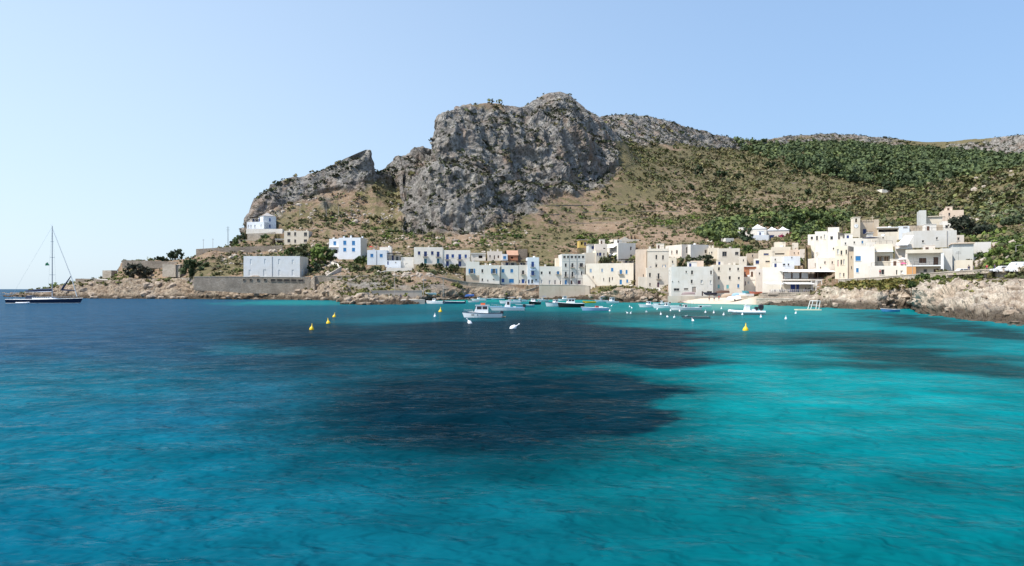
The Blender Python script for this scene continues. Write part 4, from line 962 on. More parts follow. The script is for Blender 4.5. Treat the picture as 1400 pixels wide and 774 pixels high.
    if opt.get('clock'):
        t, z, *_ = ray_local(P, *opt['clock'], 'front')
        b = MB()
        for i in range(20):
            a0, a1 = 2 * math.pi * i / 20, 2 * math.pi * (i + 1) / 20
            b.poly([(t, -.08, z), (t + .62 * math.cos(a0), -.08, z + .62 * math.sin(a0)), (t + .62 * math.cos(a1), -.08, z + .62 * math.sin(a1))], WHITE)
            b.poly([(t + .62 * math.cos(a0), -.08, z + .62 * math.sin(a0)), (t + .72 * math.cos(a0), -.02, z + .72 * math.sin(a0)), (t + .72 * math.cos(a1), -.02, z + .72 * math.sin(a1)), (t + .62 * math.cos(a1), -.08, z + .62 * math.sin(a1))], GREYR)
        ck = b.build('clock_face', th)
        b = MB(); b.box(t - .03, t + .03, -.12, -.1, z, z + .5, IRON); b.box(t, t + .34, -.12, -.1, z - .03, z + .03, IRON); b.build('clock_hand', ck)
        b = MB(); b.box(-.12, lu + .12, -.12, lv + .12, H + .003, H + .2, m); b.build('cornice', th)
    if opt.get('modern'):
        b = MB(); zf = CAM_H + (HOR - 363.6) / FOC * Y - P['zb']
        b.box(-.3, lu, -1.7, -.003, zf - .14, zf + .14, WHITE); bl = b.build('balcony', th)
        b = MB()
        for z in (.35, .65, .98): b.box(-.3, lu - .4, -1.68, -1.63, zf + z, zf + z + .035, IRON)
        for i in range(9): b.box(-.28 + i * (lu - .2) / 8.5, -.24 + i * (lu - .2) / 8.5, -1.68, -1.64, zf + .14, zf + 1.0, IRON)
        b.build('railing', bl)
        b = MB(); b.box(-.5, lu + .2, -2.0, -.003, H - .5, H + .35, WALL['cream']); b.build('roof_edge', th)
        b = MB(); b.box(lu - .1, lu + .5, -1.9, -1.4, -4, H - .51, WHITE); b.build('column', th)
        b = MB(); b.box(-.25, 1.7, -1.65, -.004, -4, zf - .15, WALL['orange']); b.build('corner_wall', th)
    return th
for h_, P_ in zip(HOUSES, PLANS): build_house(h_, P_)
# ------------------------------------------------------------------ stone walls, quays, ramps, fences, poles
def wall_run(name, label, cat, pts, m, th=.7, cap=None, holes=(), parent=None):
    """pts: (px, top py, bottom py, Y) from left to right; a wall with real thickness standing behind its visible face"""
    F = []
    for px, t, b, Y in pts:
        a, c = W(px, t, Y), W(px, b, Y)
        F.append((a.x, Y, a.z, c.z - 1.5))
    o = Vector((F[0][0], F[0][1], F[0][3] + 1.5))
    root = thing(name, label, cat, o)
    mb = MB(); k = MB()
    for i in range(len(F) - 1):
        (x0, y0, t0, b0), (x1, y1, t1, b1) = F[i], F[i + 1]
        d = Vector((x1 - x0, y1 - y0, 0)); n = Vector((-d.y, d.x, 0)).normalized() * th
        P = [Vector(q) - o for q in ((x0, y0, b0), (x1, y1, b1), (x1, y1, t1), (x0, y0, t0))]
        Q = [p + n for p in P]
        mb.poly(P, m); mb.poly([Q[1], Q[0], Q[3], Q[2]], m); mb.poly([P[3], P[2], Q[2], Q[3]], m)
        if i == 0: mb.poly([P[0], P[3], Q[3], Q[0]], m)
        if i == len(F) - 2: mb.poly([P[1], Q[1], Q[2], P[2]], m)
        if cap:
            e = n.normalized() * .1; h = Vector((0, 0, .16))
            A = [P[3] - e, P[2] - e, Q[2] + e, Q[3] + e]; A = [p + Vector((0, 0, .005)) for p in A]; B = [p + h for p in A]
            k.poly(B, cap); k.poly([A[0], A[1], B[1], B[0]], cap); k.poly([A[2], A[3], B[3], B[2]], cap); k.poly([A[1], A[2], B[2], B[1]], cap); k.poly([A[3], A[0], B[0], B[3]], cap)
    mb.build('masonry', root)
    if cap: k.build('coping', root)
    for (px, py, w, h) in holes:
        for i in range(len(pts) - 1):
            if pts[i][0] <= px <= pts[i + 1][0]:
                t = (px - pts[i][0]) / (pts[i + 1][0] - pts[i][0]); Y = pts[i][3] * (1 - t) + pts[i + 1][3] * t
                c = W(px, py, Y) - o; sw, sh = w * Y / FOC / 2, h * Y / FOC / 2
                b = MB(); f = .12
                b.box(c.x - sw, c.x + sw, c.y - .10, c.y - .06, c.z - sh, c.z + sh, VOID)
                for a0, a1, z0, z1 in ((-sw - f, -sw, -sh, sh), (sw, sw + f, -sh, sh), (-sw - f, sw + f, sh, sh + f), (-sw - f, sw + f, -sh - f, -sh)):
                    b.box(c.x + a0, c.x + a1, c.y - .2, c.y - .03, c.z + z0, c.z + z1, m)
                b.build('dark_opening', root)
    return root
STEELP = mat('galvanised_steel', (.5, .5, .52), .4, .8); PLW = WALL['white']; QUAYM = plaster('quay_concrete', (.47, .41, .34), .16, .5)
wall_run('sea_wall', 'long stone sea wall with a row of dark openings below the blue boathouse', 'wall',
         [(265, 378.6, 392, 331), (308, 378.6, 394, 331), (330, 378.8, 396, 331.5), (424, 379.4, 398, 331.5)], STONE_G, 1.2, CONC,
         [(333.5, 382.8, 2.6, 2.4), (343, 382.8, 2.6, 2.4), (353, 382.8, 2.8, 2.4), (362.5, 382.8, 3, 2.6), (373.5, 383.2, 6.2, 3.2), (382.6, 383.4, 7, 3.2), (392, 383.5, 7, 3.2), (401.8, 383.6, 7, 3.2), (411.4, 383.7, 7, 3.2)])
wall_run('ramp_wall', 'short sloping white edged ramp at the right end of the sea wall', 'wall', [(424.5, 384, 396, 331.5), (430, 378, 394, 330)], STONE_G, 1.0, PLW)
wall_run('path_wall', 'long low stone wall along the path left of the harbour', 'wall', [(430.5, 377.6, 384, 331), (470, 377.4, 384, 330), (530, 377, 383, 326.4), (575, 376.4, 380, 325)], STONE_G, .8, CONC)
wall_run('path_wall', 'thin pale path wall sloping down to the harbour row', 'wall', [(576, 376.6, 379, 325.4), (600, 379, 381, 327.4), (640, 386, 388, 331.6), (684, 388.8, 391, 333)], STONE_G, .6, CONC)
wall_run('hill_wall', 'grey stone wall crowning the low hill at the left end', 'wall', [(167, 355.6, 363, 392), (232, 357.4, 363, 390), (262, 358.6, 366, 388)], STONE_G, .8)
wall_run('hill_wall', 'pale square stone bastion on the low hill at the left end', 'wall', [(222, 361.2, 374, 378), (246, 362, 375, 376), (249, 361.4, 374, 380)], STONE_L, 2.0)
wall_run('stone_hut', 'small roofless stone hut at the left foot of the low hill', 'ruin', [(140, 369.8, 382, 402), (152, 369.6, 382, 400)], STONE_L, 4.0)
wall_run('shore_wall', 'low stone wall with a pale flat top on the left shore rocks', 'wall', [(103, 381, 388, 398), (123, 381.2, 388, 396)], STONE_G, 2.5)
wall_run('shore_wall', 'stone shelter with a white slab roof on the left shore rocks', 'wall', [(128, 381.6, 392, 385), (153, 383.6, 393, 381)], STONE_G, 3.0, PLW)
wall_run('shore_wall', 'long low shore wall below the scrub of the low hill', 'wall', [(154, 384, 391, 379), (200, 382.4, 389, 374), (236, 381.6, 387, 370), (264, 379, 386, 366)], STONE_L, .8)
wall_run('terrace_wall', 'wide dry stone terrace wall below the ruined arcade', 'wall', [(268, 340.6, 348, 398), (300, 338.6, 350, 398), (345, 337, 349, 400), (386, 335.4, 347, 400)], STONE_G, .8)
wall_run('terrace_wall', 'short stone terrace wall below the white garden parapet', 'wall', [(338, 319.6, 328, 428), (362, 318.6, 328, 428), (376, 317.4, 327, 428)], STONE_L, .8)
wall_run('ramp_wall', 'white wall rising from the path to the stepped terrace', 'wall', [(502, 376.8, 378, 330), (528, 370, 378, 340)], PLW, .4)
wall_run('stair_wall', 'white zigzag stair wall below the four window blue shuttered house', 'wall', [(451, 357.6, 363, 362), (461, 360.4, 367, 358), (463.4, 366, 370, 352)], PLW, .4)
wall_run('stair_wall', 'pale sloping stair wall descending to the path on the left', 'wall', [(446, 377.4, 380, 333), (455, 371.6, 376, 338), (467, 364.4, 368, 345)], CONC, .4)
wall_run('quay_wall', 'high grey concrete quay wall below the harbour houses', 'wall', [(737, 389.8, 408, 331), (770, 390, 408, 330), (800, 390.6, 408, 328), (806, 391.4, 407, 327)], QUAYM, 1.0, CONC)
wall_run('ramp_wall', 'rough stone ramp climbing from the water to the quay wall', 'wall', [(676, 405, 406, 330.4), (700, 402, 404, 332.6), (722, 396.4, 399, 335), (738, 391.4, 395, 336.5)], STONE_G, 1.4, CONC)
wall_run('ramp_wall', 'pale edged stone ramp rising to the wide cream quay house', 'wall', [(838, 402.6, 410, 303), (846, 399.4, 410, 304), (858, 393.6, 406, 306), (866, 390, 402, 308)], STONE_G, 1.4, CONC)
wall_run('bank_wall', 'stone bank wall sloping down right of the cream quay house', 'wall', [(866.5, 390.2, 402, 308), (884, 394.4, 402, 286), (900, 397.4, 405, 278), (913, 400, 406, 270)], STONE_G, .8)
wall_run('garden_wall', 'low white wall in front of the house with the purple door', 'wall', [(883, 393.4, 397, 288), (899, 394, 398, 287), (914.6, 395.4, 401, 284)], PLW, .4)
wall_run('beach_wall', 'low concrete wall at the foot of the grey white beach house', 'wall', [(913, 404.6, 409, 254), (950, 405, 410, 252), (985, 405.4, 408, 252)], CONC, .9)
wall_run('terrace_wall', 'sandstone terrace wall carrying the restaurant', 'wall', [(1042, 400.6, 407, 236), (1080, 400.6, 407, 234), (1112, 399.8, 406, 230)], STONE_L, 1.0, CONC)
wall_run('landing_wall', 'low landing wall at the water below the restaurant', 'wall', [(1034, 409, 416, 221), (1070, 408.8, 417, 215), (1084, 409.6, 416, 212)], STONE_L, 5.0, CONC)
wall_run('road_wall', 'long pale stone road wall above the shore rocks on the right', 'wall',
         [(1146, 382.6, 387, 206), (1170, 381.2, 387, 200), (1200, 379.4, 386, 192), (1241, 376.4, 384, 181), (1300, 371.8, 383, 166), (1340, 369.6, 384, 156), (1372, 367.6, 384, 150), (1420, 365, 383, 141), (1500, 360, 380, 126)], STONE_L, .6, CONC)
wall_run('mole_wall', 'concrete mole wall beside the swimmers landing', 'wall', [(506, 398, 410, 246), (540, 397.6, 410, 248), (577, 397.6, 410, 250)], CONC, 1.2, CONC)
wall_run('landing_quay', 'flat concrete landing quay in front of the mole wall', 'quay', [(519, 410.2, 414, 229), (550, 409.8, 414, 229), (581, 409.4, 413, 231)], CONC, 14, None)
wall_run('mole_block', 'tilted pale concrete block at the left end of the mole', 'block', [(488, 401, 409, 234), (497, 400, 409, 233)], CONC, 3)
TW = [(797, 905, 297.6, 296.6, 462, 'across the red earth right of the cliff'), (906, 958, 299, 300, 482, 'continuing towards the pale sand heap'), (796, 830, 289.6, 288.8, 480, 'short one above the red earth'),
      (889, 912, 318.6, 317.4, 396, 'low on the scrub slope above the village centre'), (1062, 1126, 249, 251, 585, 'high on the upper right slope'), (748, 812, 280.6, 280, 492, 'just under the right foot of the cliff'), (770, 850, 304.6, 304, 440, 'below the red earth, left one'),
      (846, 930, 288, 288.6, 500, 'along the middle of the scrub terraces'), (822, 900, 279, 280.4, 520, 'above the middle of the scrub terraces'), (905, 985, 310, 311, 428, 'below the pale sand heap'), (960, 1040, 272, 273, 560, 'right of the farm ruin'), (860, 915, 308, 307.4, 440, 'below the red earth, right one'),
      (1010, 1080, 281, 282, 520, 'above the thicket behind the villa'), (735, 765, 293, 292.6, 468, 'left end of the red earth terraces'), (1120, 1180, 275, 276.6, 500, 'above the palm, on the open slope')]
for x0_, x1_, t0, t1, Yd, lab in TW:
    pts = []
    for q in range(6):
        px = x0_ + (x1_ - x0_) * q / 5; tt = t0 + (t1 - t0) * q / 5 + math.sin(q * 2.3 + x0_) * .35
        j = int(np.searchsorted(cols, px)); vis = HOR - (Z2[:, j] - CAM_H) / Y2[:, j] * FOC
        i = int(np.argmin(np.abs(vis - tt - 1.2) + 99 * ((gT[:, j] < 5) | (gT[:, j] > 9.5))))
        pts.append((px, tt, tt + 1.9, float(Y2[i, j])))
    wall_run('terrace_wall', 'thin dry stone terrace wall ' + lab, 'wall', pts, WALL['stone'], .6)
# ruin on the slope and two white sheds near the wood
for lab, x0, x1, base, top, Y, wm in (('roofless stone farm ruin on the scrub slope', 922, 947, 279, 267, 565, 'beige'), ('small ruined stone room beside the farm ruin', 952, 964, 277, 268, 575, 'stone'),
                                      ('white field shed at the edge of the pine wood', 1206, 1220, 264, 258.8, 655, 'white'), ('second white field shed higher up at the edge of the pine wood', 1281, 1293, 255, 249.6, 640, 'white')):
    hh = (lab, x0, x1, base, top, Y, 12, 7, wm, [], {})
    build_house(hh, plan(hh))
# fence at the foot of the cliff
ft = thing('wire_fence', 'wire fence with thin posts along the foot of the grey cliff', 'fence', W(552, 327, 408))
fm = MB()
fp = [(552, 327, 408), (565, 327, 407), (578, 327, 406), (592, 327.4, 405), (607, 327.6, 405), (622, 327, 405), (636, 326.6, 406), (649, 326, 407), (662, 325.4, 408)]
for i, (px, py, Y) in enumerate(fp):
    c = W(px, py, Y) - ft.location
    b = MB(); b.tube(c - Vector((0, 0, 2)), c + Vector((0, 0, 4.4)), .07, .06, GREYP, 5); b.build('fence_post', ft)
    if i:
        for z in (1.2, 2.2, 3.2, 4.2): fm.tube(c0 + Vector((0, 0, z)), c + Vector((0, 0, z)), .02, .02, IRON, 3)
    c0 = c
fm.build('fence_wire', ft)
# poles
def pole(label, px, py0, py1, Y, r=.09, lamp=False, cat='pole'):
    a, b_ = W(px, py1, Y), W(px, py0, Y)
    t = thing('street_lamp' if lamp else 'pole', label, cat, a)
    h = b_.z - a.z
    b = MB(); b.tube((0, 0, -1.5), (0, 0, h), r, r * .6, GREYR, 6); b.build('shaft', t)
    if lamp:
        b = MB(); b.tube((0, 0, h), (.9, 0, h + .15), .05, .04, GREYR, 5); b.box(.7, 1.3, -.12, .12, h + .08, h + .2, GREYR); b.build('lamp_head', t)
    else:
        b = MB(); b.box(-.5, .5, -.06, .06, h - .5, h - .4, WOODD); b.build('crossarm', t)
pole('tall pale lamp post standing on the mole wall', 539.6, 378, 408, 246, .11, True, 'lamp')
pole('pale lamp post at the inner end of the landing quay', 579, 378, 405, 262, .11, True, 'lamp')
pole('pale lamp post beside the dark covered boat', 606, 377, 405, 312, .12, True, 'lamp')
pole('thin bare pole left on the bare ridge at the left', 278, 327, 341, 392, .12); pole('thin bare pole right on the bare ridge at the left', 291, 326, 340, 392, .12)
pole('lamp post on the upper road beside the green slope', 1389, 336, 362, 168, .09, True, 'lamp')
pole('lamp post in front of the modern balcony house', 1247.6, 355, 375, 184, .08, True, 'lamp')
for i, (px, a, b) in enumerate(((386, 279, 290), (410, 281, 292), (428, 280, 291), (446, 281, 292), (463, 280, 291), (480, 281, 292))):
    q = ['leftmost', 'second', 'third', 'fourth', 'fifth', 'rightmost'][i]
    pole(q + ' of six thin brown posts in a row below the crag', px, a, b, 446, .12)
an = thing('antenna_mast', 'lattice antenna mast on the skyline left of the white crag house', 'antenna', W(311.6, 332, 420))
b = MB(); hh = 9.0
for dx, dy in ((-.3, 0), (.3, 0), (0, .4)): b.tube((dx, dy, -2), (dx * .3, dy * .3, hh), .05, .04, IRON, 4)
for i in range(8): b.tube((-.3 + .02 * i, 0, i * 1.1), (.3 - .02 * i, 0, i * 1.1 + 1), .03, .03, IRON, 3)
b.build('lattice', an)
b = MB()
for z in (6.5, 7.3, 8.2): b.box(-.9, .9, -.03, .03, z, z + .07, IRON)
b.build('aerial', an)
# red parasol on the low white house roof
def parasol(label, px, py, Y, r, m, h=2.1):
    c = W(px, py, Y); t = thing('parasol', label, 'parasol', c)
    b = MB(); b.tube((0, 0, 0), (0, 0, h + .35), .03, .025, WHITE, 5); b.build('pole', t)
    b = MB(); b.lathe([(r, h - .12), (r, h - .05), (r * .5, h + .18), (.04, h + .4)], m, 8); b.build('canopy', t)
RED = mat('red_cloth', (.55, .045, .04), .8); PINKC = mat('pink_cloth', (.62, .12, .25), .8); DARKC = mat('dark_cloth', (.06, .06, .08), .8)
parasol('closed red parasol on the roof of the low white house', 507.2, 342, 352, 1.1, RED, 1.5)
parasol('wide dark parasol on the white terrace below the church', 1190, 332, 230, 2.4, DARKC, 1.5)
parasol('white parasol on the terrace of the sunlit stair house', 1234.4, 362.8, 197, 1.5, WHITE, 1.6)
parasol('low pink parasol beside the white one on the terrace', 1235, 364.2, 196, .8, PINKC, .7)

# ------------------------------------------------------------------ the restaurant on the beach
Yr = 238.0
ro = W(1072.4, 400, Yr); rs = Yr / FOC
rt = thing('restaurant', 'white seafront restaurant with a shaded upper terrace, white awnings and blue doors', 'restaurant', ro)
L = lambda px: (px - 1072.4) * rs
Z = lambda py: (400 - py) * rs
b = MB(); b.box(0, L(1111), 2.5, 12, -3, Z(384), PLW); b.box(L(1111) + .004, L(1147), 1.2, 12, -3, Z(384), WALL['greywhite']); b.build('wall', rt)
b = MB(); b.box(0, L(1147), 1.0, 12.2, Z(384) + .004, Z(383), CONC); b.box(0, L(1147), 1.0, 1.25, Z(383) + .002, Z(381.6), PLW); b.build('terrace_floor', rt)
b = MB(); b.poly([(-.3, .6, Z(371)), (L(1147), .6, Z(371.4)), (L(1147) + .3, 9, Z(367.6)), (-.3, 9, Z(367.2))], AWN)
b.poly([(L(1147), .6, Z(371.8)), (-.3, .6, Z(371.4)), (-.3, 9, Z(367.6)), (L(1147) + .3, 9, Z(368))], AWN)
b.poly([(-.3, .6, Z(371.4)), (L(1147), .6, Z(371.8)), (L(1147), .6, Z(371.4)), (-.3, .6, Z(371))], AWN); b.build('roof_awning', rt)
for px in (1073, 1084, 1097, 1110.6, 1120, 1132, 1145.6):
    b = MB(); b.box(L(px), L(px) + .22, 1.3, 1.5, Z(383) + .002, Z(371.7), WOODD); b.build('post', rt)
b = MB(); b.box(.3, L(1146), 9.4, 9.6, Z(383) + .003, Z(368), WALL['pinkwhite']); b.box(L(1098), L(1113), 9.2, 9.38, Z(383) + .003, Z(372), BROWN); b.build('back_wall', rt)
b = MB()
for px in (1074.5, 1086, 1098): b.box(L(px), L(px + 9), 1.34, 1.38, Z(380.8), Z(372.5), mat('terrace_glass', (.30, .31, .31), .15))
b.build('glass_screen', rt)
for px, w in ((1088, 6), (1094.6, 3.8)):
    b = MB(); b.box(L(px - w / 2), L(px + w / 2), 2.40, 2.496, Z(399), Z(387.6), mat('royal_blue_door', (.012, .055, .33), .5)); b.build('door', rt)
for x0, x1 in ((1047, 1068), (1072, 1110)):
    b = MB(); b.poly([(L(x0), -2.6, Z(388.3)), (L(x1), -2.6, Z(388.3)), (L(x1), 2.4, Z(385.6)), (L(x0), 2.4, Z(385.6))], AWN); b.poly([(L(x1), -2.6, Z(388.8)), (L(x0), -2.6, Z(388.8)), (L(x0), 2.4, Z(386.1)), (L(x1), 2.4, Z(386.1))], AWN)
    b.poly([(L(x0), -2.6, Z(388.8)), (L(x1), -2.6, Z(388.8)), (L(x1), -2.6, Z(388.3)), (L(x0), -2.6, Z(388.3))], AWN); b.build('awning', rt)
b = MB()
for px in (1111, 1118.6):
    for y in (-2.5, 1.0): b.box(L(px), L(px) + .18, y, y + .18, -1, Z(384.2), WHITE)
for py in (384.2, 392.6): b.box(L(1111), L(1118.6) + .18, -2.5, -2.32, Z(py), Z(py) + .2, WHITE)
b.build('white_frame', rt)
b = MB()
for z in (.5, .95): b.box(L(1050), L(1112), -3.0, -2.96, z, z + .05, WHITE)
for i in range(24): b.box(L(1050) + i * (L(1112) - L(1050)) / 23, L(1050) + i * (L(1112) - L(1050)) / 23 + .05, -3.0, -2.96, 0, 1.0, WHITE)
b.build('railing', rt)
b = MB(); b.box(L(1046), L(1112), -3.2, 2.49, -.6, .0, CONC); b.build('lower_terrace', rt)
# chairs and tables, one of each built once and copied
CHM = mat('plum_chair_plastic', (.19, .15, .21), .5)
def make_chair():
    t = thing('terrace_chair', '', 'chair')
    b = MB(); b.box(-.23, .23, -.23, .23, .42, .46, CHM); b.build('seat', t)
    b = MB(); b.box(-.23, .23, .2, .24, .47, .86, CHM); b.build('backrest', t)
    for x in (-.21, .17):
        for y in (-.21, .17): 
            b = MB(); b.box(x, x + .04, y, y + .04, 0, .418, CHM); b.build('leg', t)
    return t
def make_table():
    t = thing('terrace_table', '', 'table')
    b = MB(); b.box(-.4, .4, -.4, .4, .71, .75, WHITE); b.build('table_top', t)
    b = MB(); b.tube((0, 0, 0), (0, 0, .708), .05, .05, IRON, 6); b.lathe([(.25, 0), (.25, .03), (.06, .05)], IRON, 8); b.build('pedestal', t)
    return t
def copy_tree(o, parent=None):
    c = o.copy(); COL.objects.link(c); c.parent = parent
    for ch in o.children: copy_tree(ch, c)
    return c
chair0, table0 = make_chair(), make_table(); used = []
ORD = ['first', 'second', 'third', 'fourth', 'fifth', 'sixth', 'seventh', 'eighth', 'ninth', 'tenth', 'eleventh', 'twelfth', 'thirteenth', 'fourteenth', 'fifteenth', 'sixteenth', 'seventeenth', 'eighteenth', 'nineteenth', 'twentieth', 'twenty-first', 'twenty-second', 'twenty-third', 'twenty-fourth']
def place(src, loc, rz, label, group):
    o = src if src not in used else copy_tree(src)
    used.append(src); o.location = loc; o.rotation_euler = (0, 0, rz); o['label'] = label; o['group'] = group
    return o
for lev, xs, dy, zz in (('lower', (1054, 1060.5, 1067, 1074, 1081, 1099.6, 1106), -1.6, 0), ('shaded upper', (1079, 1092, 1103, 1115, 1126, 1139), 3.0, Z(383) + .003)):
    gname = lev.split()[-1]
    for i, px in enumerate(xs):
        x, y, z = ro.x + L(px), ro.y + dy, ro.z + zz
        place(table0, (x, y, z), 0, '%s small white table from the left on the %s restaurant terrace' % (ORD[i], lev), 'tables on the %s restaurant terrace' % gname)
        for s in (-1, 1):
            place(chair0, (x + s * .62, y + .05 * s, z), -s * math.pi / 2 + .1 * i, 'plum chair %s of the %s table from the left, %s terrace' % ('left' if s < 0 else 'right', ORD[i], lev), 'chairs on the %s restaurant terrace' % gname)
# green waste container by the road wall
c = W(1221, 386, 188)
dt = thing('waste_container', 'green waste container standing in front of the road wall', 'container', c)
# the big sail awning over the bay house
aw0 = W(1236, 336, 208); ta = thing('sail_awning', 'big white sail awning sloping over the bay house below the grey upper house', 'awning', aw0)
q = [W(1225, 335.6, 207) - aw0, W(1241, 335.2, 204) - aw0, W(1249, 321.6, 212) - aw0, W(1237, 322.6, 213) - aw0]
b = MB(); b.poly(q, AWN); b.poly([p - Vector((0, 0, .05)) for p in reversed(q)], AWN); b.build('cloth', ta)
b = MB(); b.tube(q[0], q[0] - Vector((0, 0, 2.4)), .05, .05, STEELP, 5); b.tube(q[1], q[1] - Vector((0, 0, 2.4)), .05, .05, STEELP, 5); b.tube(q[0], q[1], .05, .05, STEELP, 5); b.build('awning_pole', ta)
GRN = mat('green_paint', (.015, .16, .075), .5)
b = MB(); b.loft([[(-.75, -.5, .25), (.75, -.5, .25), (.75, .5, .25), (-.75, .5, .25)], [(-.95, -.62, 1.25), (.95, -.62, 1.25), (.95, .62, 1.25), (-.95, .62, 1.25)]], GRN); b.build('bin', dt)
b = MB(); b.loft([[(-1, -.66, 1.26), (1, -.66, 1.26), (1, .66, 1.26), (-1, .66, 1.26)], [(-.9, -.3, 1.55), (.9, -.3, 1.55), (.9, .5, 1.6), (-.9, .5, 1.6)]], GRN); b.build('lid', dt)
for x in (-.7, .6):
    b = MB(); b.tube((x, -.4, .13), (x + .1, -.4, .13), .13, .13, IRON, 8); b.tube((x, .4, .13), (x + .1, .4, .13), .13, .13, IRON, 8); b.build('wheel', dt)
# ------------------------------------------------------------------ vegetation
def leaf_mat(name):
    m = mat(name, rough=.75, spec=.25); t = NT(m)
    c = t.attr('tint').outputs['Color']
    c = t.mix(t.ramp(t.noise(t.pos(), 1.1, 2), [(.35, (0, 0, 0)), (.65, (1, 1, 1))]), t.mix(1.0, c, (.72, .74, .7), 'MULTIPLY'), t.mix(1.0, c, (1.22, 1.2, 1.1), 'MULTIPLY'))
    t.l(c, t.b.inputs['Base Color'])
    return m
LEAF = leaf_mat('foliage'); BARK = plaster('bark', (.16, .12, .085), .25, .4)
def cards(cent, size, n_seed, up=.25):
    """one small leaf-cluster quad on every centre, with its own direction; returns verts, faces"""
    g = np.random.default_rng(n_seed); n = len(cent)
    d = g.normal(size=(n, 3)); d[:, 2] = np.abs(d[:, 2]) + up; d /= np.linalg.norm(d, axis=1)[:, None]
    u = np.cross(d, g.normal(size=(n, 3))); u /= np.linalg.norm(u, axis=1)[:, None]
    v = np.cross(d, u)
    s = (np.asarray(size) * g.uniform(.6, 1.3, n))[:, None]
    k = g.uniform(.5, .95, n)[:, None]
    V = np.stack([cent - u * s, cent + v * s * k, cent + u * s, cent - v * s * k], 1).reshape(-1, 3)
    return V, np.arange(n * 4).reshape(n, 4)
_ico = bmesh.new(); bmesh.ops.create_icosphere(_ico, subdivisions=1, radius=1.0)
ICO_V = np.array([v.co[:] for v in _ico.verts]); ICO_F = np.array([[v.index for v in f.verts] for f in _ico.faces]); _ico.free()

def shrub_field(name, P, rad, flat, tint, ncard, label, cat, card=.42, core=True, seed=1):
    """a mass of shrubs: every one an uneven core with leaf clusters standing out of it"""
    g = np.random.default_rng(seed); n = len(P)
    VV, FF, CC = [], [], []; off = 0
    if core:
        nv = len(ICO_V)
        r = rad[:, None] * g.uniform(.55, 1.05, (n, nv)) * .8
        V = P[:, None, :] + ICO_V[None] * r[..., None] * np.stack([np.ones(n), np.ones(n), flat], -1)[:, None, :]
        V[..., 2] += (rad * flat * .35)[:, None]
        F = (ICO_F[None] + (np.arange(n) * nv)[:, None, None]).reshape(-1, 3)
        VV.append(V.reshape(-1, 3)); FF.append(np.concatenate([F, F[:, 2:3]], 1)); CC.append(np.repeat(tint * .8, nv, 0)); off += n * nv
    d = g.normal(size=(n, ncard, 3)); d[..., 2] = np.abs(d[..., 2]); d /= np.linalg.norm(d, axis=-1, keepdims=True)
    c = P[:, None, :] + d * (rad[:, None, None] * g.uniform(.65, 1.05, (n, ncard, 1))) * np.stack([np.ones(n), np.ones(n), flat], -1)[:, None, :]
    c[..., 2] += (rad * flat * .3)[:, None]
    V, F = cards(c.reshape(-1, 3), np.repeat(rad * card, ncard), seed + 5)
    VV.append(V); FF.append(F + off); tt = np.repeat(np.repeat(tint, ncard, 0) * g.uniform(.75, 1.3, (n * ncard, 1)), 4, 0); CC.append(tt)
    V, F, Cc = np.concatenate(VV), np.concatenate(FF), np.concatenate(CC)
    bad = F[:, 2] == F[:, 3]
    me = bpy.data.meshes.new(name)
    loops = np.concatenate([F[bad][:, :3].ravel(), F[~bad].ravel()]); tot = np.concatenate([np.full(bad.sum(), 3), np.full((~bad).sum(), 4)])
    st = np.concatenate([[0], np.cumsum(tot)[:-1]])
    me.vertices.add(len(V)); me.loops.add(len(loops)); me.polygons.add(len(tot))
    me.vertices.foreach_set('co', V.astype(np.float32).ravel()); me.loops.foreach_set('vertex_index', loops.astype(np.int32))
    me.polygons.foreach_set('loop_start', st.astype(np.int32)); me.polygons.foreach_set('loop_total', tot.astype(np.int32))
    me.polygons.foreach_set('use_smooth', np.full(len(tot), False))
    a = me.attributes.new('tint', 'FLOAT_COLOR', 'POINT'); a.data.foreach_set('color', np.concatenate([Cc, np.ones((len(Cc), 1))], 1).astype(np.float32).ravel())
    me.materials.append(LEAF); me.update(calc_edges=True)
    return tag(link(name, me), label, cat, kind='stuff')

# where shrubs may stand: sample the island surface
Xf, Yf, Zf, Pf, Tf, Rf, Vf = (a.ravel() for a in (X2, Y2, Z2, np.array(gP), gT, rocky, veg))
NZ = N2[..., 2].ravel()
Qf = HOR - (Zf - CAM_H) / Yf * FOC                   # height in the frame, used only to look up the surveyed vegetation belts
blocked = np.zeros(len(Xf), bool)
for (cx0, cy0, ux, uy, lu, lv, zb, front) in PLOTS:
    a = (Xf - cx0) * ux + (Yf - cy0) * uy; b = -(Xf - cx0) * uy + (Yf - cy0) * ux
    blocked |= (a > -1.2) & (a < lu + 1.2) & (b > -7) & (b < lv + 1.5)
ok = (Pf > -40) & (Pf < 1560) & (Zf > 1.5) & ~blocked & (Tf > 1.7) & (sand.ravel() < .2)
# area of every grid cell, so that the density is even on the ground
_P3 = np.stack([gX, gY, gZ], -1); dA = np.linalg.norm(np.cross(np.gradient(_P3, axis=1), np.gradient(_P3, axis=0)), axis=-1).ravel()
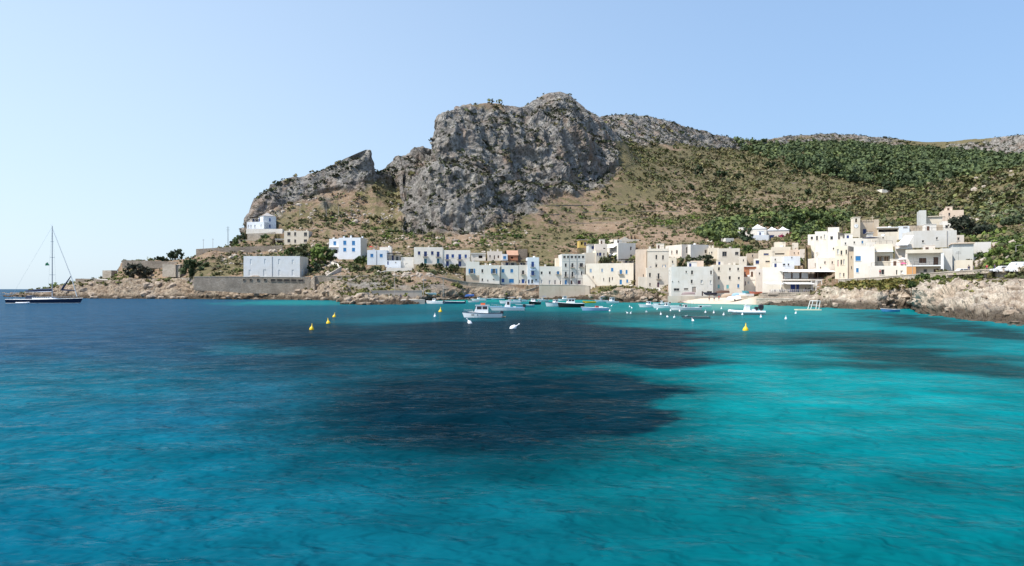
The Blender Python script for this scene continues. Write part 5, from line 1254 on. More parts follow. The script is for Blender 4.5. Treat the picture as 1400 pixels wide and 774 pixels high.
# ground that can be seen from the bay or from a few steps aside, and the same density to the eye near and far
_el = (Z2 - CAM_H) / Y2; _mx = np.maximum.accumulate(np.where(gT > 1.2, _el, -1), axis=0)
seen = (_el > _mx - .012).ravel()
dA = dA * np.where(seen, 1, .03) * (420 / np.clip(Yf, 150, 1500)) ** 1.1
def pick(weight, n, seed):
    g = np.random.default_rng(seed)
    w = np.where(ok, weight, 0) * dA
    w = w / w.sum()
    i = g.choice(len(w), n, p=w)
    # jitter inside the cell
    nc_ = gP.shape[1]
    j = np.clip(i + 1, 0, len(Xf) - 1); k = np.clip(i + nc_, 0, len(Xf) - 1)
    a, b = g.uniform(0, .9, n)[:, None], g.uniform(0, .9, n)[:, None]
    P = np.stack([Xf, Yf, Zf], 1)
    same = (np.abs(Pf[j] - Pf[i]) < 3)[:, None]
    return P[i] + (P[j] - P[i]) * a * same + (P[k] - P[i]) * b * (np.abs(Tf[k] - Tf[i]) < .2)[:, None], i
def tints(n, pal, g, v=.25):
    pal = np.array(pal); t = pal[g.integers(0, len(pal), n)]
    return t * g.uniform(1 - v, 1 + v, (n, 1))
def inpoly(px, py, poly):
    r = np.zeros(len(px), bool); n = len(poly)
    for i in range(n):
        (x0, y0), (x1, y1) = poly[i], poly[(i + 1) % n]
        c = ((y0 > py) != (y1 > py)) & (px < (x1 - x0) * (py - y0) / (y1 - y0 + 1e-9) + x0)
        r ^= c
    return r
patch = fbm(Xf, Yf, 0, 34, 4)
patch2 = fbm(Xf + 300, Yf, 0, 11, 3)
GREENS = [(.11, .118, .045), (.13, .13, .05), (.09, .102, .045), (.155, .14, .065), (.14, .115, .07), (.08, .09, .04)]
DRY = [(.16, .14, .07), (.13, .115, .06), (.15, .12, .08), (.10, .095, .05)]
slope_ok = sstep(NZ, .35, .6)
# scrub on the open slopes in three belts (size grows less than distance: near bushes are finer)
wood = [(1005, 193), (1060, 196), (1180, 198), (1290, 205), (1400, 218), (1560, 210), (1560, 236), (1400, 232), (1290, 250), (1262, 262), (1160, 250), (1110, 240), (1060, 222), (1005, 205)]
w1 = (Tf > 3.2) * (Tf < 6.2) * np.clip(.5 + 1.0 * patch + .6 * patch2 + .25 * (Pf < 560) + .2 * (Pf > 1180), .03, 2) * (1 - .6 * (Rf > .6)) * slope_ok
w1 = w1 * np.where((Pf > 700) & (Pf < 880) & (Qf < 322) & (Qf > 292), .6, 1)
P, i = pick(w1, 16000, 31); g = np.random.default_rng(1)
rad = g.gamma(3.0, .22, len(P)).clip(.25, 2.4); flat = g.uniform(.55, .95, len(P))
tn = tints(len(P), GREENS + DRY[:2], g); br = (patch[i] > .22) & (g.random(len(P)) < .6)
tn[br] = tints(br.sum(), [(.10, .14, .03), (.12, .15, .035), (.085, .12, .03)], g)
shrub_field('hillside_scrub', P, rad, flat, tn, 9, 'low green and straw coloured scrub covering the lower slopes', 'scrub', card=.36, seed=41)
w2 = (Tf >= 6.0) * (Tf < 13.6) * np.clip(.42 + .9 * patch + .55 * patch2 + .55 * (Pf > 860) + .15 * (Pf < 600), .03, 2) * (1 - .78 * (Rf > .5)) * sstep(NZ, .2, .5) * (Qf < 345)
w2 = w2 * np.where((Qf > 262) & (Pf > 720) & (Pf < 900), .8, 1)
P, i = pick(w2, 17000, 32); g = np.random.default_rng(2)
rad = g.gamma(3.0, .36, len(P)).clip(.45, 3.2) * np.where(P[:, 1] > 700, 1.25, 1); flat = g.uniform(.6, 1.0, len(P))
shrub_field('upland_scrub', P, rad, flat, tints(len(P), GREENS + DRY[:1], g), 12, 'olive green maquis scrub on the upper slopes', 'scrub', card=.5, core=False, seed=42)
# dark tufts clinging to ledges of the grey cliff and the crag
w3 = (Rf > .5) * (Tf > 6) * (np.abs(Tf - 11) > .35) * np.clip(.25 + 1.2 * fbm(Xf, Yf, Zf, 22, 3) + .7 * sstep(NZ, .4, .75), .02, 2) * (.25 + sstep(NZ, .15, .6))
P, i = pick(w3, 13000, 33); g = np.random.default_rng(3)
rad = g.gamma(2.6, .34, len(P)).clip(.4, 2.6); flat = g.uniform(.6, .95, len(P))
shrub_field('cliff_tufts', P, rad, flat, tints(len(P), [(.05, .055, .035), (.065, .07, .035), (.075, .07, .045), (.045, .055, .03)], g), 9, 'dark tufts of scrub growing on the grey cliff ledges', 'scrub', card=.5, core=False, seed=43)
# shore plants on the tops of the near rocks
w4 = (Tf > 1.75) * (Tf < 3.6) * np.clip(.2 + patch2 + .5 * patch, 0, 2) * ((Pf < 930) | (Pf > 1120)) * (NZ > .5)
P, i = pick(w4, 2200, 34); g = np.random.default_rng(4)
rad = g.gamma(2.6, .17, len(P)).clip(.18, 1.1) * np.clip(P[:, 1] / 240, .5, 1.4); flat = g.uniform(.4, .8, len(P))
shrub_field('shore_plants', P, rad, flat, tints(len(P), [(.12, .13, .035), (.15, .145, .045), (.10, .11, .04), (.16, .13, .05)], g), 9, 'yellow green salt plants on top of the shore rocks', 'shrubs', seed=44)
# grass strip under the road wall on the right
w5 = inpoly(Pf, Qf, [(1140, 388), (1200, 383), (1250, 380), (1262, 386), (1236, 398), (1180, 396), (1150, 396)]) * (Tf < 3.4) * 1.0
P, i = pick(w5, 2600, 35); g = np.random.default_rng(5)
rad = g.gamma(2.5, .13, len(P)).clip(.15, .7)
shrub_field('dry_grass_strip', P, rad, np.full(len(P), .7), tints(len(P), [(.15, .145, .04), (.17, .15, .05), (.12, .13, .04), (.2, .16, .05)], g), 10, 'yellow green grass strip between the road wall and the pale rocks', 'grass', core=False, card=.7, seed=45)
# grey green prickly pears on the right spur
w6 = inpoly(Pf, Qf, [(1325, 300), (1345, 262), (1400, 250), (1560, 240), (1560, 310), (1400, 306)]) * 1.0
P, i = pick(w6, 900, 36); g = np.random.default_rng(6)
rad = g.gamma(3, .3, len(P)).clip(.4, 1.8)
shrub_field('prickly_pears', P, rad, np.full(len(P), .9), tints(len(P), [(.17, .19, .11), (.13, .16, .08), (.2, .2, .13), (.10, .13, .06)], g), 12, 'grey green prickly pear thicket on the stony spur at the right', 'cactus', card=.5, seed=46)
# olive scrub on the right hand spur
w9 = inpoly(Pf, Qf, [(1190, 285), (1232, 262), (1300, 242), (1400, 222), (1560, 205), (1560, 300), (1400, 292), (1330, 300), (1270, 300), (1200, 300)]) * (Tf > 5) * (Tf < 8.1) * np.clip(.6 + 1.2 * patch2 + patch, .08, 2)
P, i = pick(w9, 3600, 39); g = np.random.default_rng(9)
rad = g.gamma(3, .34, len(P)).clip(.4, 2.6)
shrub_field('spur_scrub', P, rad, g.uniform(.6, .9, len(P)), tints(len(P), [(.105, .115, .035), (.125, .12, .045), (.085, .10, .035), (.12, .10, .06), (.07, .075, .04)], g), 10, 'olive and brownish scrub covering the spur at the right', 'scrub', card=.4, seed=49)
# pale stones strewn over the slopes below the crag and the cliff
ws = (Tf > 3.6) * (Tf < 7.4) * ((Pf > 300) & (Pf < 720) | (Pf > 1320)) * np.clip(.15 + fbm(Xf + 90, Yf, 0, 16, 3), 0, 2) * (Rf < .7)
P, i = pick(ws, 3200, 40); g = np.random.default_rng(10)
rr = g.gamma(2.2, .26, len(P)).clip(.25, 2.0); nv = len(ICO_V)
V = P[:, None, :] + ICO_V[None] * (rr[:, None] * g.uniform(.6, 1.1, (len(P), nv)))[..., None] * np.array([1.15, 1, .75])
F = (ICO_F[None] + (np.arange(len(P)) * nv)[:, None, None]).reshape(-1, 3)
SCREE = mat('scree_stone', rough=.95, spec=.15); _q = NT(SCREE); _q.l(_q.mix(_q.noise(_q.pos(), .8, 4), (.27, .22, .175), (.50, .44, .37)), _q.b.inputs['Base Color'])
tag(link('scree', np_mesh('scree', V.reshape(-1, 3), F, [SCREE], smooth=False)), 'pale stones strewn over the slopes below the crag and cliff', 'stones', kind='stuff')
# the pine wood below the far ridge, one mass
w7 = (inpoly(Pf, Qf, wood) & (Tf > 8)) * np.clip(.8 + patch * .5, .1, 2)
P, i = pick(w7, 5200, 37); g = np.random.default_rng(7)
rad = g.gamma(9, .34, len(P)).clip(1.6, 5.0); P[:, 2] += rad * .5
shrub_field('pine_wood', P, rad, g.uniform(.75, 1.1, len(P)), tints(len(P), [(.075, .105, .045), (.085, .115, .05), (.095, .12, .045), (.06, .085, .04)], g), 9, 'dense dark green pine wood filling the valley below the far ridge', 'wood', card=.42, seed=47)
# thick bushes round the upper village
w8 = (inpoly(Pf, Qf, [(950, 322), (975, 308), (1050, 296), (1110, 292), (1160, 296), (1170, 305), (1130, 312), (1106, 322), (1085, 330), (1060, 300), (1020, 312), (1000, 330), (970, 332)])) * 1.0
P, i = pick(w8, 900, 38); g = np.random.default_rng(8)
rad = g.gamma(5, .32, len(P)).clip(.6, 3.2); P[:, 2] += rad * .3
shrub_field('village_bushes', P, rad, g.uniform(.7, 1.0, len(P)), tints(len(P), [(.085, .12, .04), (.105, .14, .042), (.065, .09, .035), (.125, .155, .045)], g), 16, 'thick fresh green bushes round the upper village gardens', 'bushes', card=.34, seed=48)

w10 = inpoly(Pf, Qf, [(1328, 350), (1345, 338), (1372, 330), (1400, 322), (1560, 314), (1560, 356), (1400, 362), (1350, 364), (1330, 360)]) * 1.0
P, i = pick(w10, 1300, 50); g = np.random.default_rng(11)
rad = g.gamma(4, .13, len(P)).clip(.25, 1.2); P[:, 2] += rad * .2
shrub_field('slope_thicket', P, rad, g.uniform(.7, 1.0, len(P)), tints(len(P), [(.085, .125, .035), (.11, .15, .04), (.065, .09, .03), (.13, .16, .05)], g), 18, 'fresh green thicket on the slope above the parked white vehicles', 'bushes', card=.26, seed=51)
# ---- trees and bushes that stand out one by one
from mathutils.bvhtree import BVHTree
_bv = BVHTree.FromPolygons([tuple(v) for v in np.stack([X2, Y2, Z2], -1).reshape(-1, 3)], [tuple(f) for f in np.arange(gP.size).reshape(gP.shape)[:-1, :-1].reshape(-1)[:0]] or [], all_triangles=False) if False else None
colsY = cols
def ground_at(x, y):
    px = CX + FOC * x / y
    j = int(np.clip(np.searchsorted(cols, px), 1, len(cols) - 1))
    i = int(np.clip(np.searchsorted(Y2[:, j], y), 1, Y2.shape[0] - 1))
    return float(Z2[i, j])
def tree(name, label, cat, px, py_base, py_top, w_px, Y, pal, group=None, trunk=.3, leaves=320, shape='round', card=.085, seed=0, fit=True):
    g = np.random.default_rng(seed + int(px * 7) + int(py_top))
    base = W(px, py_base, Y)
    if fit:
        zg = ground_at(base.x, Y); 
        if abs(zg - base.z) < 6: base.z = min(base.z, zg) if zg < base.z else base.z
    top = W(px, py_top, Y).z; Hh = max(1.0, top - base.z); w = w_px * Y / FOC / 2
    t = thing(name, label, cat, base, 0, group)
    ct = Hh * trunk
    b = MB()
    bend = g.uniform(-.15, .15, 2) * w
    r0 = max(.08, Hh * .035)
    mid = Vector((bend[0], bend[1], ct * .9))
    b.tube((0, 0, -2.5), mid * .5, r0 * 1.25, r0, BARK, 7, False); b.tube(mid * .5, mid, r0, r0 * .75, BARK, 7, False)
    cc = []
    nl = 7
    for k in range(nl):
        a = 2 * math.pi * k / nl + g.uniform(-.3, .3); e = g.uniform(.35, .8)
        tip = Vector((math.cos(a) * w * e, math.sin(a) * w * e, ct + (Hh - ct) * g.uniform(.3, .8)))
        kn = mid.lerp(tip, .5) + Vector((0, 0, .06 * Hh))
        b.tube(mid, kn, r0 * .5, r0 * .32, BARK, 5, False); b.tube(kn, tip, r0 * .32, r0 * .1, BARK, 5, False)
        cc.append(np.array(tip))
    b.build('trunk', t)
    # crown: uneven clumps spread over the volume, leaves round every clump
    nclump = 20
    cl = []
    for k in range(nclump):
        d = g.normal(size=3); d /= np.linalg.norm(d); q = g.uniform(.25, .85) ** .6
        zc = ct + (Hh - ct) * .5
        c = np.array([d[0] * w * q, d[1] * w * q, zc + d[2] * (Hh - ct) * .5 * q])
        if shape == 'cone': f = 1 - .75 * (c[2] - ct) / (Hh - ct + 1e-6); c[:2] *= f
        if shape == 'umbrella': c[2] = ct + (Hh - ct) * (.55 + .35 * q * d[2])
        cl.append(c)
    cl = np.array(cl); rcl = g.uniform(.22, .42, nclump) * min(w, (Hh - ct) * .6)
    n = leaves; wh = g.integers(0, nclump, n)
    d = g.normal(size=(n, 3)); d /= np.linalg.norm(d, axis=1)[:, None]
    c = cl[wh] + d * (rcl[wh] * g.uniform(.55, 1.1, n))[:, None]
    V, F = cards(c, np.full(n, max(.16, w * card * 1.9)), seed + 3, .35)
    tn = np.array(pal)[g.integers(0, len(pal), nclump)][wh] * g.uniform(.8, 1.25, (n, 1))
    # inner twig masses keep the crown from being see-through
    nv = len(ICO_V)
    Vi = (cl[:, None, :] + ICO_V[None] * (rcl[:, None] * g.uniform(.55, 1.0, (nclump, nv)))[..., None]).reshape(-1, 3)
    Fi = (ICO_F[None] + (np.arange(nclump) * nv)[:, None, None]).reshape(-1, 3)
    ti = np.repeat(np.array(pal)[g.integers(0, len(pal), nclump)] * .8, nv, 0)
    me = bpy.data.meshes.new('crown')
    me.from_pydata([tuple(v) for v in np.concatenate([V, Vi])], [], [tuple(f) for f in F] + [tuple(f + len(V)) for f in Fi])
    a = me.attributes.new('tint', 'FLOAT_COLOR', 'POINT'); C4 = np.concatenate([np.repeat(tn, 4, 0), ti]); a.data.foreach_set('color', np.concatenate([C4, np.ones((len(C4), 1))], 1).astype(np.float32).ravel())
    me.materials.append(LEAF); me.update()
    link('crown', me, t)
    return t
DG = [(.035, .055, .025), (.045, .065, .03), (.03, .045, .022)]; MG = [(.06, .095, .03), (.075, .11, .032), (.05, .08, .028)]; BG = [(.10, .15, .03), (.12, .165, .035), (.085, .125, .03)]; OL = [(.10, .11, .05), (.085, .10, .045)]
tree('evergreen_tree', 'big dark evergreen tree with a broad crown at the top right of the village', 'tree', 1327, 331, 292, 56, 236, [(.022, .03, .02), (.03, .04, .026), (.04, .045, .03)], trunk=.12, leaves=1500, card=.035)
tree('evergreen_tree', 'round grey green tree half hiding the white annex by the villa', 'tree', 1020, 338, 311, 21, 338, [(.045, .07, .035), (.06, .085, .045)], trunk=.2, leaves=500, card=.06)
tree('garden_tree', 'round dark bush standing on the skyline of the low hill at the left', 'bush', 241, 357, 340.6, 24, 400, DG, trunk=.12, leaves=420, card=.06)
tree('hedge', 'low clipped dark hedge left of the round skyline bush', 'hedge', 221, 357, 350.8, 24, 396, DG, trunk=.05, leaves=240, card=.07)
tree('wild_shrub', 'large dark shrub below the bare ridge at the left', 'bush', 266, 380, 354, 40, 366, [(.04, .06, .025), (.055, .075, .028)], trunk=.06, leaves=620, card=.05)
tree('wild_shrub', 'dark scrubby bush on the face of the low hill at the left', 'bush', 190, 379, 361, 44, 384, [(.05, .052, .04), (.065, .065, .045)], trunk=.06, leaves=420, card=.06)
for px, b_, t_, w, Y, pal, lab in ((437, 372, 331, 30, 362, BG, 'bright yellow green pine left of the four window house'), (417, 352, 334, 30, 384, OL, 'grey green tree in front of the beige house'),
        (400, 352, 338, 24, 386, MG, 'green bushy tree below the beige house'), (452, 362, 340, 20, 366, MG, 'green bush under the balcony of the narrow side wing'), (408, 368, 345, 36, 360, [(.055, .065, .03), (.07, .08, .035)], 'dark olive tree behind the right end of the boathouse'),
        (432, 380, 358, 26, 350, DG, 'dark shrub beside the end of the boathouse'), (492, 362, 350, 20, 366, MG, 'green bush at the right foot of the four window house'), (364, 336, 318, 16, 424, MG, 'small green bush between the crag house and the beige house'),
        (330, 329, 317, 12, 425, DG, 'dark garden bush left of the white crag house'), (322, 334, 322, 12, 422, MG, 'green bush on the ridge below the white crag house')):
    tree('garden_tree', lab, 'tree' if 'pine' in lab or 'tree' in lab else 'bush', px, b_, t_, w, Y, pal, trunk=.14, leaves=420, card=.06)
for px, b_, t_, w, Y, lab in ((600, 368, 360, 18, 346, 'dark creeper below the left half of the long cream terrace'), (620, 374, 361, 26, 345, 'dense dark bush below the right half of the long cream terrace'), (578, 368, 360, 16, 346, 'dark bush at the left foot of the long cream terrace'), (546, 376, 370, 12, 338, 'small green bush below the white curved parapet'),
        (490, 374, 362, 22, 345, 'olive bush on the slope below the low white house'), (512, 375, 363, 20, 343, 'brownish bush on the slope left of the curved parapet')):
    tree('wild_shrub', lab, 'bush', px, b_, t_, w, Y, [(.045, .065, .028), (.06, .08, .03), (.08, .085, .04)], trunk=.08, leaves=300, card=.065)
for px, b_, t_, w, Y, pal, lab in ((632, 341, 329, 44, 410, BG, 'long bright green bush at the foot of the cliff fence'), (610, 342, 332, 26, 408, MG, 'green bush left of the long bright bush under the fence'), (700, 336, 321, 50, 420, MG, 'wide green thicket right of the cliff fence'), (728, 338, 324, 40, 418, [(.09, .12, .035), (.07, .1, .03)], 'lighter green thicket above the blue tower house'),
        (775, 347, 335, 42, 388, MG, 'green thicket behind the tall grey house'), (792, 336, 322, 26, 410, [(.13, .17, .035), (.1, .14, .03)], 'bright green bush beside the derelict yellow hut'), (837, 330, 319, 34, 420, [(.15, .17, .03), (.12, .14, .03)], 'yellow green bush above the small cream houses'), (826, 362, 351, 18, 350, OL, 'olive bush on the roof terrace left of the white cube house'),
        (874, 400, 391, 16, 292, BG, 'fresh green bush on the rock left of the purple door'), (962, 357, 348, 34, 300, [(.045, .06, .035), (.06, .075, .04)], 'dark bush row below the long grey flank house'), (938, 356, 349, 24, 302, OL, 'olive bushes below the two dark doorways'),
        (976, 328, 309, 24, 372, DG, 'dark round pine left of the white house among trees'), (1000, 326, 312, 24, 380, DG, 'dark pine behind the white house among trees'), (984, 340, 330, 18, 330, BG, 'bright green bush in front of the white house among trees'), (1022, 352, 335, 24, 312, MG, 'green bush below the round grey green tree'), (1008, 350, 338, 14, 318, [(.05, .05, .03), (.08, .06, .04)], 'dark shrub beside the stone cottage')):
    tree('wild_shrub' if 'pine' not in lab else 'pine_tree', lab, 'tree' if 'pine' in lab else 'bush', px, b_, t_, w, Y, pal, trunk=.08, leaves=440, card=.05)
for px, b_, t_, w, Y, pal, lab in ((1261, 386, 373, 22, 172, MG, 'dark green bush hanging over the road wall, left one'), (1283, 387, 375.6, 20, 164, BG, 'bright green bush in front of the road wall, right one'), (1318, 383, 374, 26, 153, OL, 'dry grey green bush at the foot of the road wall'), (1246, 396, 384, 12, 160, MG, 'green creeper in the dark rock cleft'),
        (1365, 360, 340, 34, 176, BG, 'bright green fig thicket above the white van'), (1342, 360, 347, 28, 178, MG, 'green bush left of the fig thicket'), (1397, 356, 330, 36, 178, BG, 'tall bright green bush at the right edge'), (1383, 346, 322, 40, 205, MG, 'green bush on the slope above the fig thicket'), (1356, 326, 306, 40, 240, DG, 'dark bush right of the big evergreen tree'), (1390, 312, 292, 44, 250, DG, 'dark green thicket on the stony spur')):
    tree('wild_shrub', lab, 'bush', px, b_, t_, w, Y, pal, trunk=.06, leaves=900, card=.026)
tree('bougainvillea', 'magenta flowering bougainvillea beside the white villa', 'bush', 1076, 333, 318, 22, 352, [(.40, .045, .12), (.30, .03, .09), (.09, .11, .03)], trunk=.1, leaves=420, card=.06)
for px, b_, t_, w, Y, lab in ((1097, 334, 308, 26, 352, 'tall green tree right of the bougainvillea'), (1085, 320, 300, 36, 372, 'broad green tree behind the villa'), (1120, 318, 298, 40, 380, 'broad green tree above the lowest white block'), (1056, 312, 297, 34, 395, 'dark green tree behind the villa chimney'), (1100, 306, 288, 44, 400, 'olive green tree high behind the villa'), (1140, 312, 296, 34, 372, 'dark green tree behind the palm')):
    tree('garden_tree', lab, 'tree', px, b_, t_, w, Y, MG + [(.045, .07, .025)], trunk=.1, leaves=480, card=.05)
k = 0
SOLO = [(1105, 268, 257, 13, 560, 'cone', 'lone dark conical tree on the terraced slope'), (957, 241, 226, 14, 690, 'round', 'small round tree high on the green slope'), (985, 246, 232, 18, 690, 'round', 'dark pair of crowns high on the green slope'), (1010, 246, 238, 16, 690, 'round', 'low dark crown right of the pair on the green slope'),
        (1052, 232, 222, 22, 770, 'round', 'wide dark crown below the pine wood'), (1084, 242, 231, 14, 740, 'round', 'lone round tree below the pine wood'), (1100, 244, 234, 16, 735, 'round', 'second round tree below the pine wood'), (1003, 264, 255, 10, 620, 'round', 'tiny round tree on the terraces'), (946, 262, 252, 11, 600, 'round', 'tiny round tree above the pale sand heap'),
        (1195, 240, 228, 26, 700, 'round', 'big dark crown at the lower edge of the pine wood'), (1140, 236, 222, 26, 720, 'round', 'broad crown at the left edge of the pine wood'), (1240, 252, 240, 26, 690, 'round', 'broad crown at the lower right edge of the pine wood'), (1170, 250, 238, 22, 690, 'round', 'round crown standing clear of the pine wood'), (1215, 258, 247, 20, 640, 'round', 'low round crown near the white field sheds')]
for px, b_, t_, w, Y, sh, lab in SOLO:
    tree('pine_tree', lab, 'tree', px, b_, t_, w, Y, DG + [(.05, .075, .03)], trunk=.2, leaves=300, shape=sh, card=.075)
for px, b_, t_, w, Y, lab in ((1003, 289, 279, 40, 500, 'long dark green thicket right of the pale sand heap'), (1035, 296, 286, 50, 480, 'dark green thicket above the villa'), (1075, 290, 281, 40, 480, 'green thicket on the slope above the villa, right'), (576, 262, 246, 12, 500, 'green bush in the gully beside the cliff')):
    tree('wild_shrub', lab, 'bush', px, b_, t_, w, Y, MG, trunk=.06, leaves=420, card=.05)
# palm by the church
pb = W(1151, 316, 300); pt = thing('palm_tree', 'brownish palm tree left of the church tower', 'palm', pb)
h = W(1151, 304, 300).z - pb.z
b = MB(); b.tube((0, 0, -3), (.15, 0, h * .55), .28, .24, BARK, 8, False); b.tube((.15, 0, h * .55), (.2, 0, h), .24, .3, BARK, 8); b.build('trunk', pt)
PALM = mat('palm_leaf', (.13, .125, .05), .7)
for k in range(22):
    a = k * 2.4; e = 1.2 - 1.7 * (k / 22); Lf = 2.1
    b = MB(); prev = Vector((.2, 0, h)); n = 6
    for s in range(n):
        ang = e - s * .32
        nx = prev + Vector((math.cos(a) * math.cos(ang), math.sin(a) * math.cos(ang), math.sin(ang))) * (Lf / n)
        sd = Vector((-math.sin(a), math.cos(a), 0)) * .28 * math.sin(math.pi * (s + .8) / (n + .6)); dn = Vector((0, 0, -.12))
        b.poly([prev, nx, nx + sd + dn, prev + sd + dn], PALM); b.poly([prev, prev - sd + dn, nx - sd + dn, nx], PALM)
        prev = nx
    b.build('frond', pt)
# ------------------------------------------------------------------ boulders along the shore
ROCKM = mat('boulder_stone', rough=.95, spec=.15); _t = NT(ROCKM)
_p = _t.pos(); _c = _t.mix(_t.ramp(_t.noise(_p, .6, 5, .65), [(.34, (0, 0, 0)), (.64, (1, 1, 1))]), (.19, .14, .10), (.45, .37, .29))
_z = _t.n('SeparateXYZ'); _t.l(_p, _z.inputs[0])
_w = _t.ramp(_t.math('ADD', _z.outputs[2], _t.math('MULTIPLY', _t.noise(_p, .5, 3), 1.4)), [(.9 / 4, (1, 1, 1)), (1.9 / 4, (0, 0, 0))])
_zz = _t.math('MULTIPLY', _t.math('ADD', _z.outputs[2], _t.math('MULTIPLY', _t.noise(_p, .5, 3), 1.2)), .25)
_w = _t.ramp(_zz, [(.2, (1, 1, 1)), (.42, (0, 0, 0))])
_t.l(_t.mix(_t.math('MULTIPLY', _w, .85), _c, (.06, .045, .03)), _t.b.inputs['Base Color']); _t.l(_t.bump(_t.noise(_p, 2.5, 4), .8, .2), _t.b.inputs['Normal'])
_ic = bmesh.new(); bmesh.ops.create_icosphere(_ic, subdivisions=2, radius=1.0); I2V = np.array([v.co[:] for v in _ic.verts]); I2F = np.array([[v.index for v in f.verts] for f in _ic.faces]); _ic.free()
BO = []
for s in range(7):
    q = I2V + 17.3 * s
    r = 1 + .5 * pnoise(q[:, 0] * .9, q[:, 1] * .9, q[:, 2] * .9) + .34 * pnoise(q[:, 0] * 2.3, q[:, 1] * 2.3, q[:, 2] * 2.3)
    V = I2V * r[:, None]; V = np.sign(V) * np.abs(V) ** .72
    BO.append(np_mesh('boulder', V, I2F, [ROCKM], smooth=False))
g = np.random.default_rng(77)
segs = [(20, 250, 26, 1.1, 2.2, 'pale boulder on the left headland shore', 'boulders along the left headland shore'), (265, 470, 30, .9, 1.9, 'brown boulder at the foot of the sea wall', 'boulders at the foot of the sea wall'), (470, 520, 16, .7, 1.6, 'dark wet boulder round the mole', 'boulders round the mole'),
        (596, 740, 34, .6, 1.3, 'brown boulder under the harbour row', 'boulders under the harbour row'), (800, 925, 26, .6, 1.6, 'brown boulder on the ledge by the stone ramps', 'boulders by the stone ramps'), (1034, 1240, 40, .4, 1.1, 'pale boulder on the restaurant shore', 'boulders on the restaurant shore'), (1242, 1400, 36, .3, .85, 'pale boulder on the right hand shore rocks', 'boulders on the right hand shore rocks')]
for x0, x1, n, r0, r1, lab, grp in segs:
    for k in range(n):
        px = g.uniform(x0, x1); j = int(np.searchsorted(cols, px)); u = g.uniform(.75, 2.3 if x1 > 1000 else 1.9)
        i = int(np.argmin(np.abs(gT[:, j] - u)))
        r = g.uniform(r0, r1)
        o = link('boulder', BO[g.integers(0, 7)], None, (X2[i, j], Y2[i, j] - .2, max(-.2, Z2[i, j] - r * .15)), g.uniform(0, 6.28))
        o.scale = (r * g.uniform(.8, 1.4), r * g.uniform(.7, 1.1), r * g.uniform(.5, .85)); o.rotation_euler.x = g.uniform(-.4, .4)
        tag(o, lab, 'boulder', grp)
# ------------------------------------------------------------------ boats and buoys
HULLW = mat('white_gelcoat', (.80, .81, .82), .25); NAVY = mat('navy_gelcoat', (.010, .016, .045), .2); BLACKH = mat('black_hull', (.018, .014, .016), .35); LBLUE = mat('light_blue_hull', (.30, .46, .66), .35); TURQH = mat('turquoise_hull', (.10, .38, .45), .4); YEL = mat('yellow_plastic', (.80, .52, .005), .45)
DECK = mat('deck_grey_white', (.68, .68, .66), .6); TEAK = mat('teak', (.32, .21, .12), .7); OUTB = mat('outboard_black', (.02, .02, .025), .35); STEEL = mat('steel', (.55, .56, .58), .3, .9); TUBE = mat('grey_white_tube', (.72, .74, .76), .5); ORANGE = mat('orange_plastic', (.65, .12, .03), .5); CANV = mat('blue_canvas', (.03, .09, .28), .8); DKGREEN = mat('dark_green_tarp', (.02, .05, .045), .7); PINKCAN = mat('pinkish_canopy', (.62, .45, .43), .8)
def hull_rings(L, B, F, rake=.35, tumble=.0, flat_stern=.86, draft=.35, n=13):
    """bow at -x, stern at +x, waterline z=0"""
    out = []
    for i in range(n):
        t = i / (n - 1)                              # 0 stern .. 1 bow
        x = L / 2 - L * t
        hb = B / 2 * (flat_stern + (1 - flat_stern) * min(1, t / .35)) * (1 - max(0, (t - .42) / .58) ** 2.3)
        hb = max(hb, .02)
        sh = F * (1 + .55 * max(0, t - .3) ** 1.6)
        xb = x + 0
        dr = draft * (1 - max(0, (t - .7) / .3) ** 2)
        xo = -rake * max(0, t - .6) / .4
        ring = []
        for s, q in ((-1, 1), (-1, .55), (-1, .1), (-1, -.5), (0, -1), (1, -.5), (1, .1), (1, .55), (1, 1)):
            z = sh * q if q > 0 else dr * q
            w = {1: 1, .55: .94, .1: .84, -.5: .55, -1: 0}[q] * hb
            ring.append((xb + xo * max(q, -.3), s * w, z))
        out.append(ring)
    return out
def make_hull(root, L, B, F, m, stripe=None, deckm=DECK, cockpit=(.05, .55), **kw):
    R_ = hull_rings(L, B, F, **kw); n = len(R_)
    b = MB(); b.loft(R_, m, caps=False, closed=False)
    b.poly(R_[0], m)
    b.build('hull', root)
    # deck: foredeck closed, cockpit floor sunk
    b = MB()
    for i in range(n - 1):
        t = (i + .5) / (n - 1)
        a0, a1, c0, c1 = Vector(R_[i][0]), Vector(R_[i][-1]), Vector(R_[i + 1][0]), Vector(R_[i + 1][-1])
        if cockpit[0] <= t <= cockpit[1]:
            k = .80; dz = Vector((0, 0, -F * .55))
            i0, i1, j0, j1 = (Vector((v.x, v.y * k, v.z)) for v in (a0, a1, c0, c1))
            b.poly([a0, c0, j0, i0], deckm); b.poly([i1, j1, c1, a1], deckm)
            b.poly([i0, j0, j0 + dz, i0 + dz], deckm); b.poly([i1 + dz, j1 + dz, j1, i1], deckm); b.poly([i0 + dz, j0 + dz, j1 + dz, i1 + dz], TEAK)
        else:
            b.poly([a0, c0, c1, a1], deckm)
    b.build('deck', root)
    b = MB()
    for s in (0, -1):
        for i in range(n - 1):
            p, q = Vector(R_[i][s]), Vector(R_[i + 1][s]); b.tube(p, q, .05 * F + .015, .05 * F + .015, stripe or m, 5, i in (0, n - 2))
    b.build('rubbing_strake', root)
    return R_
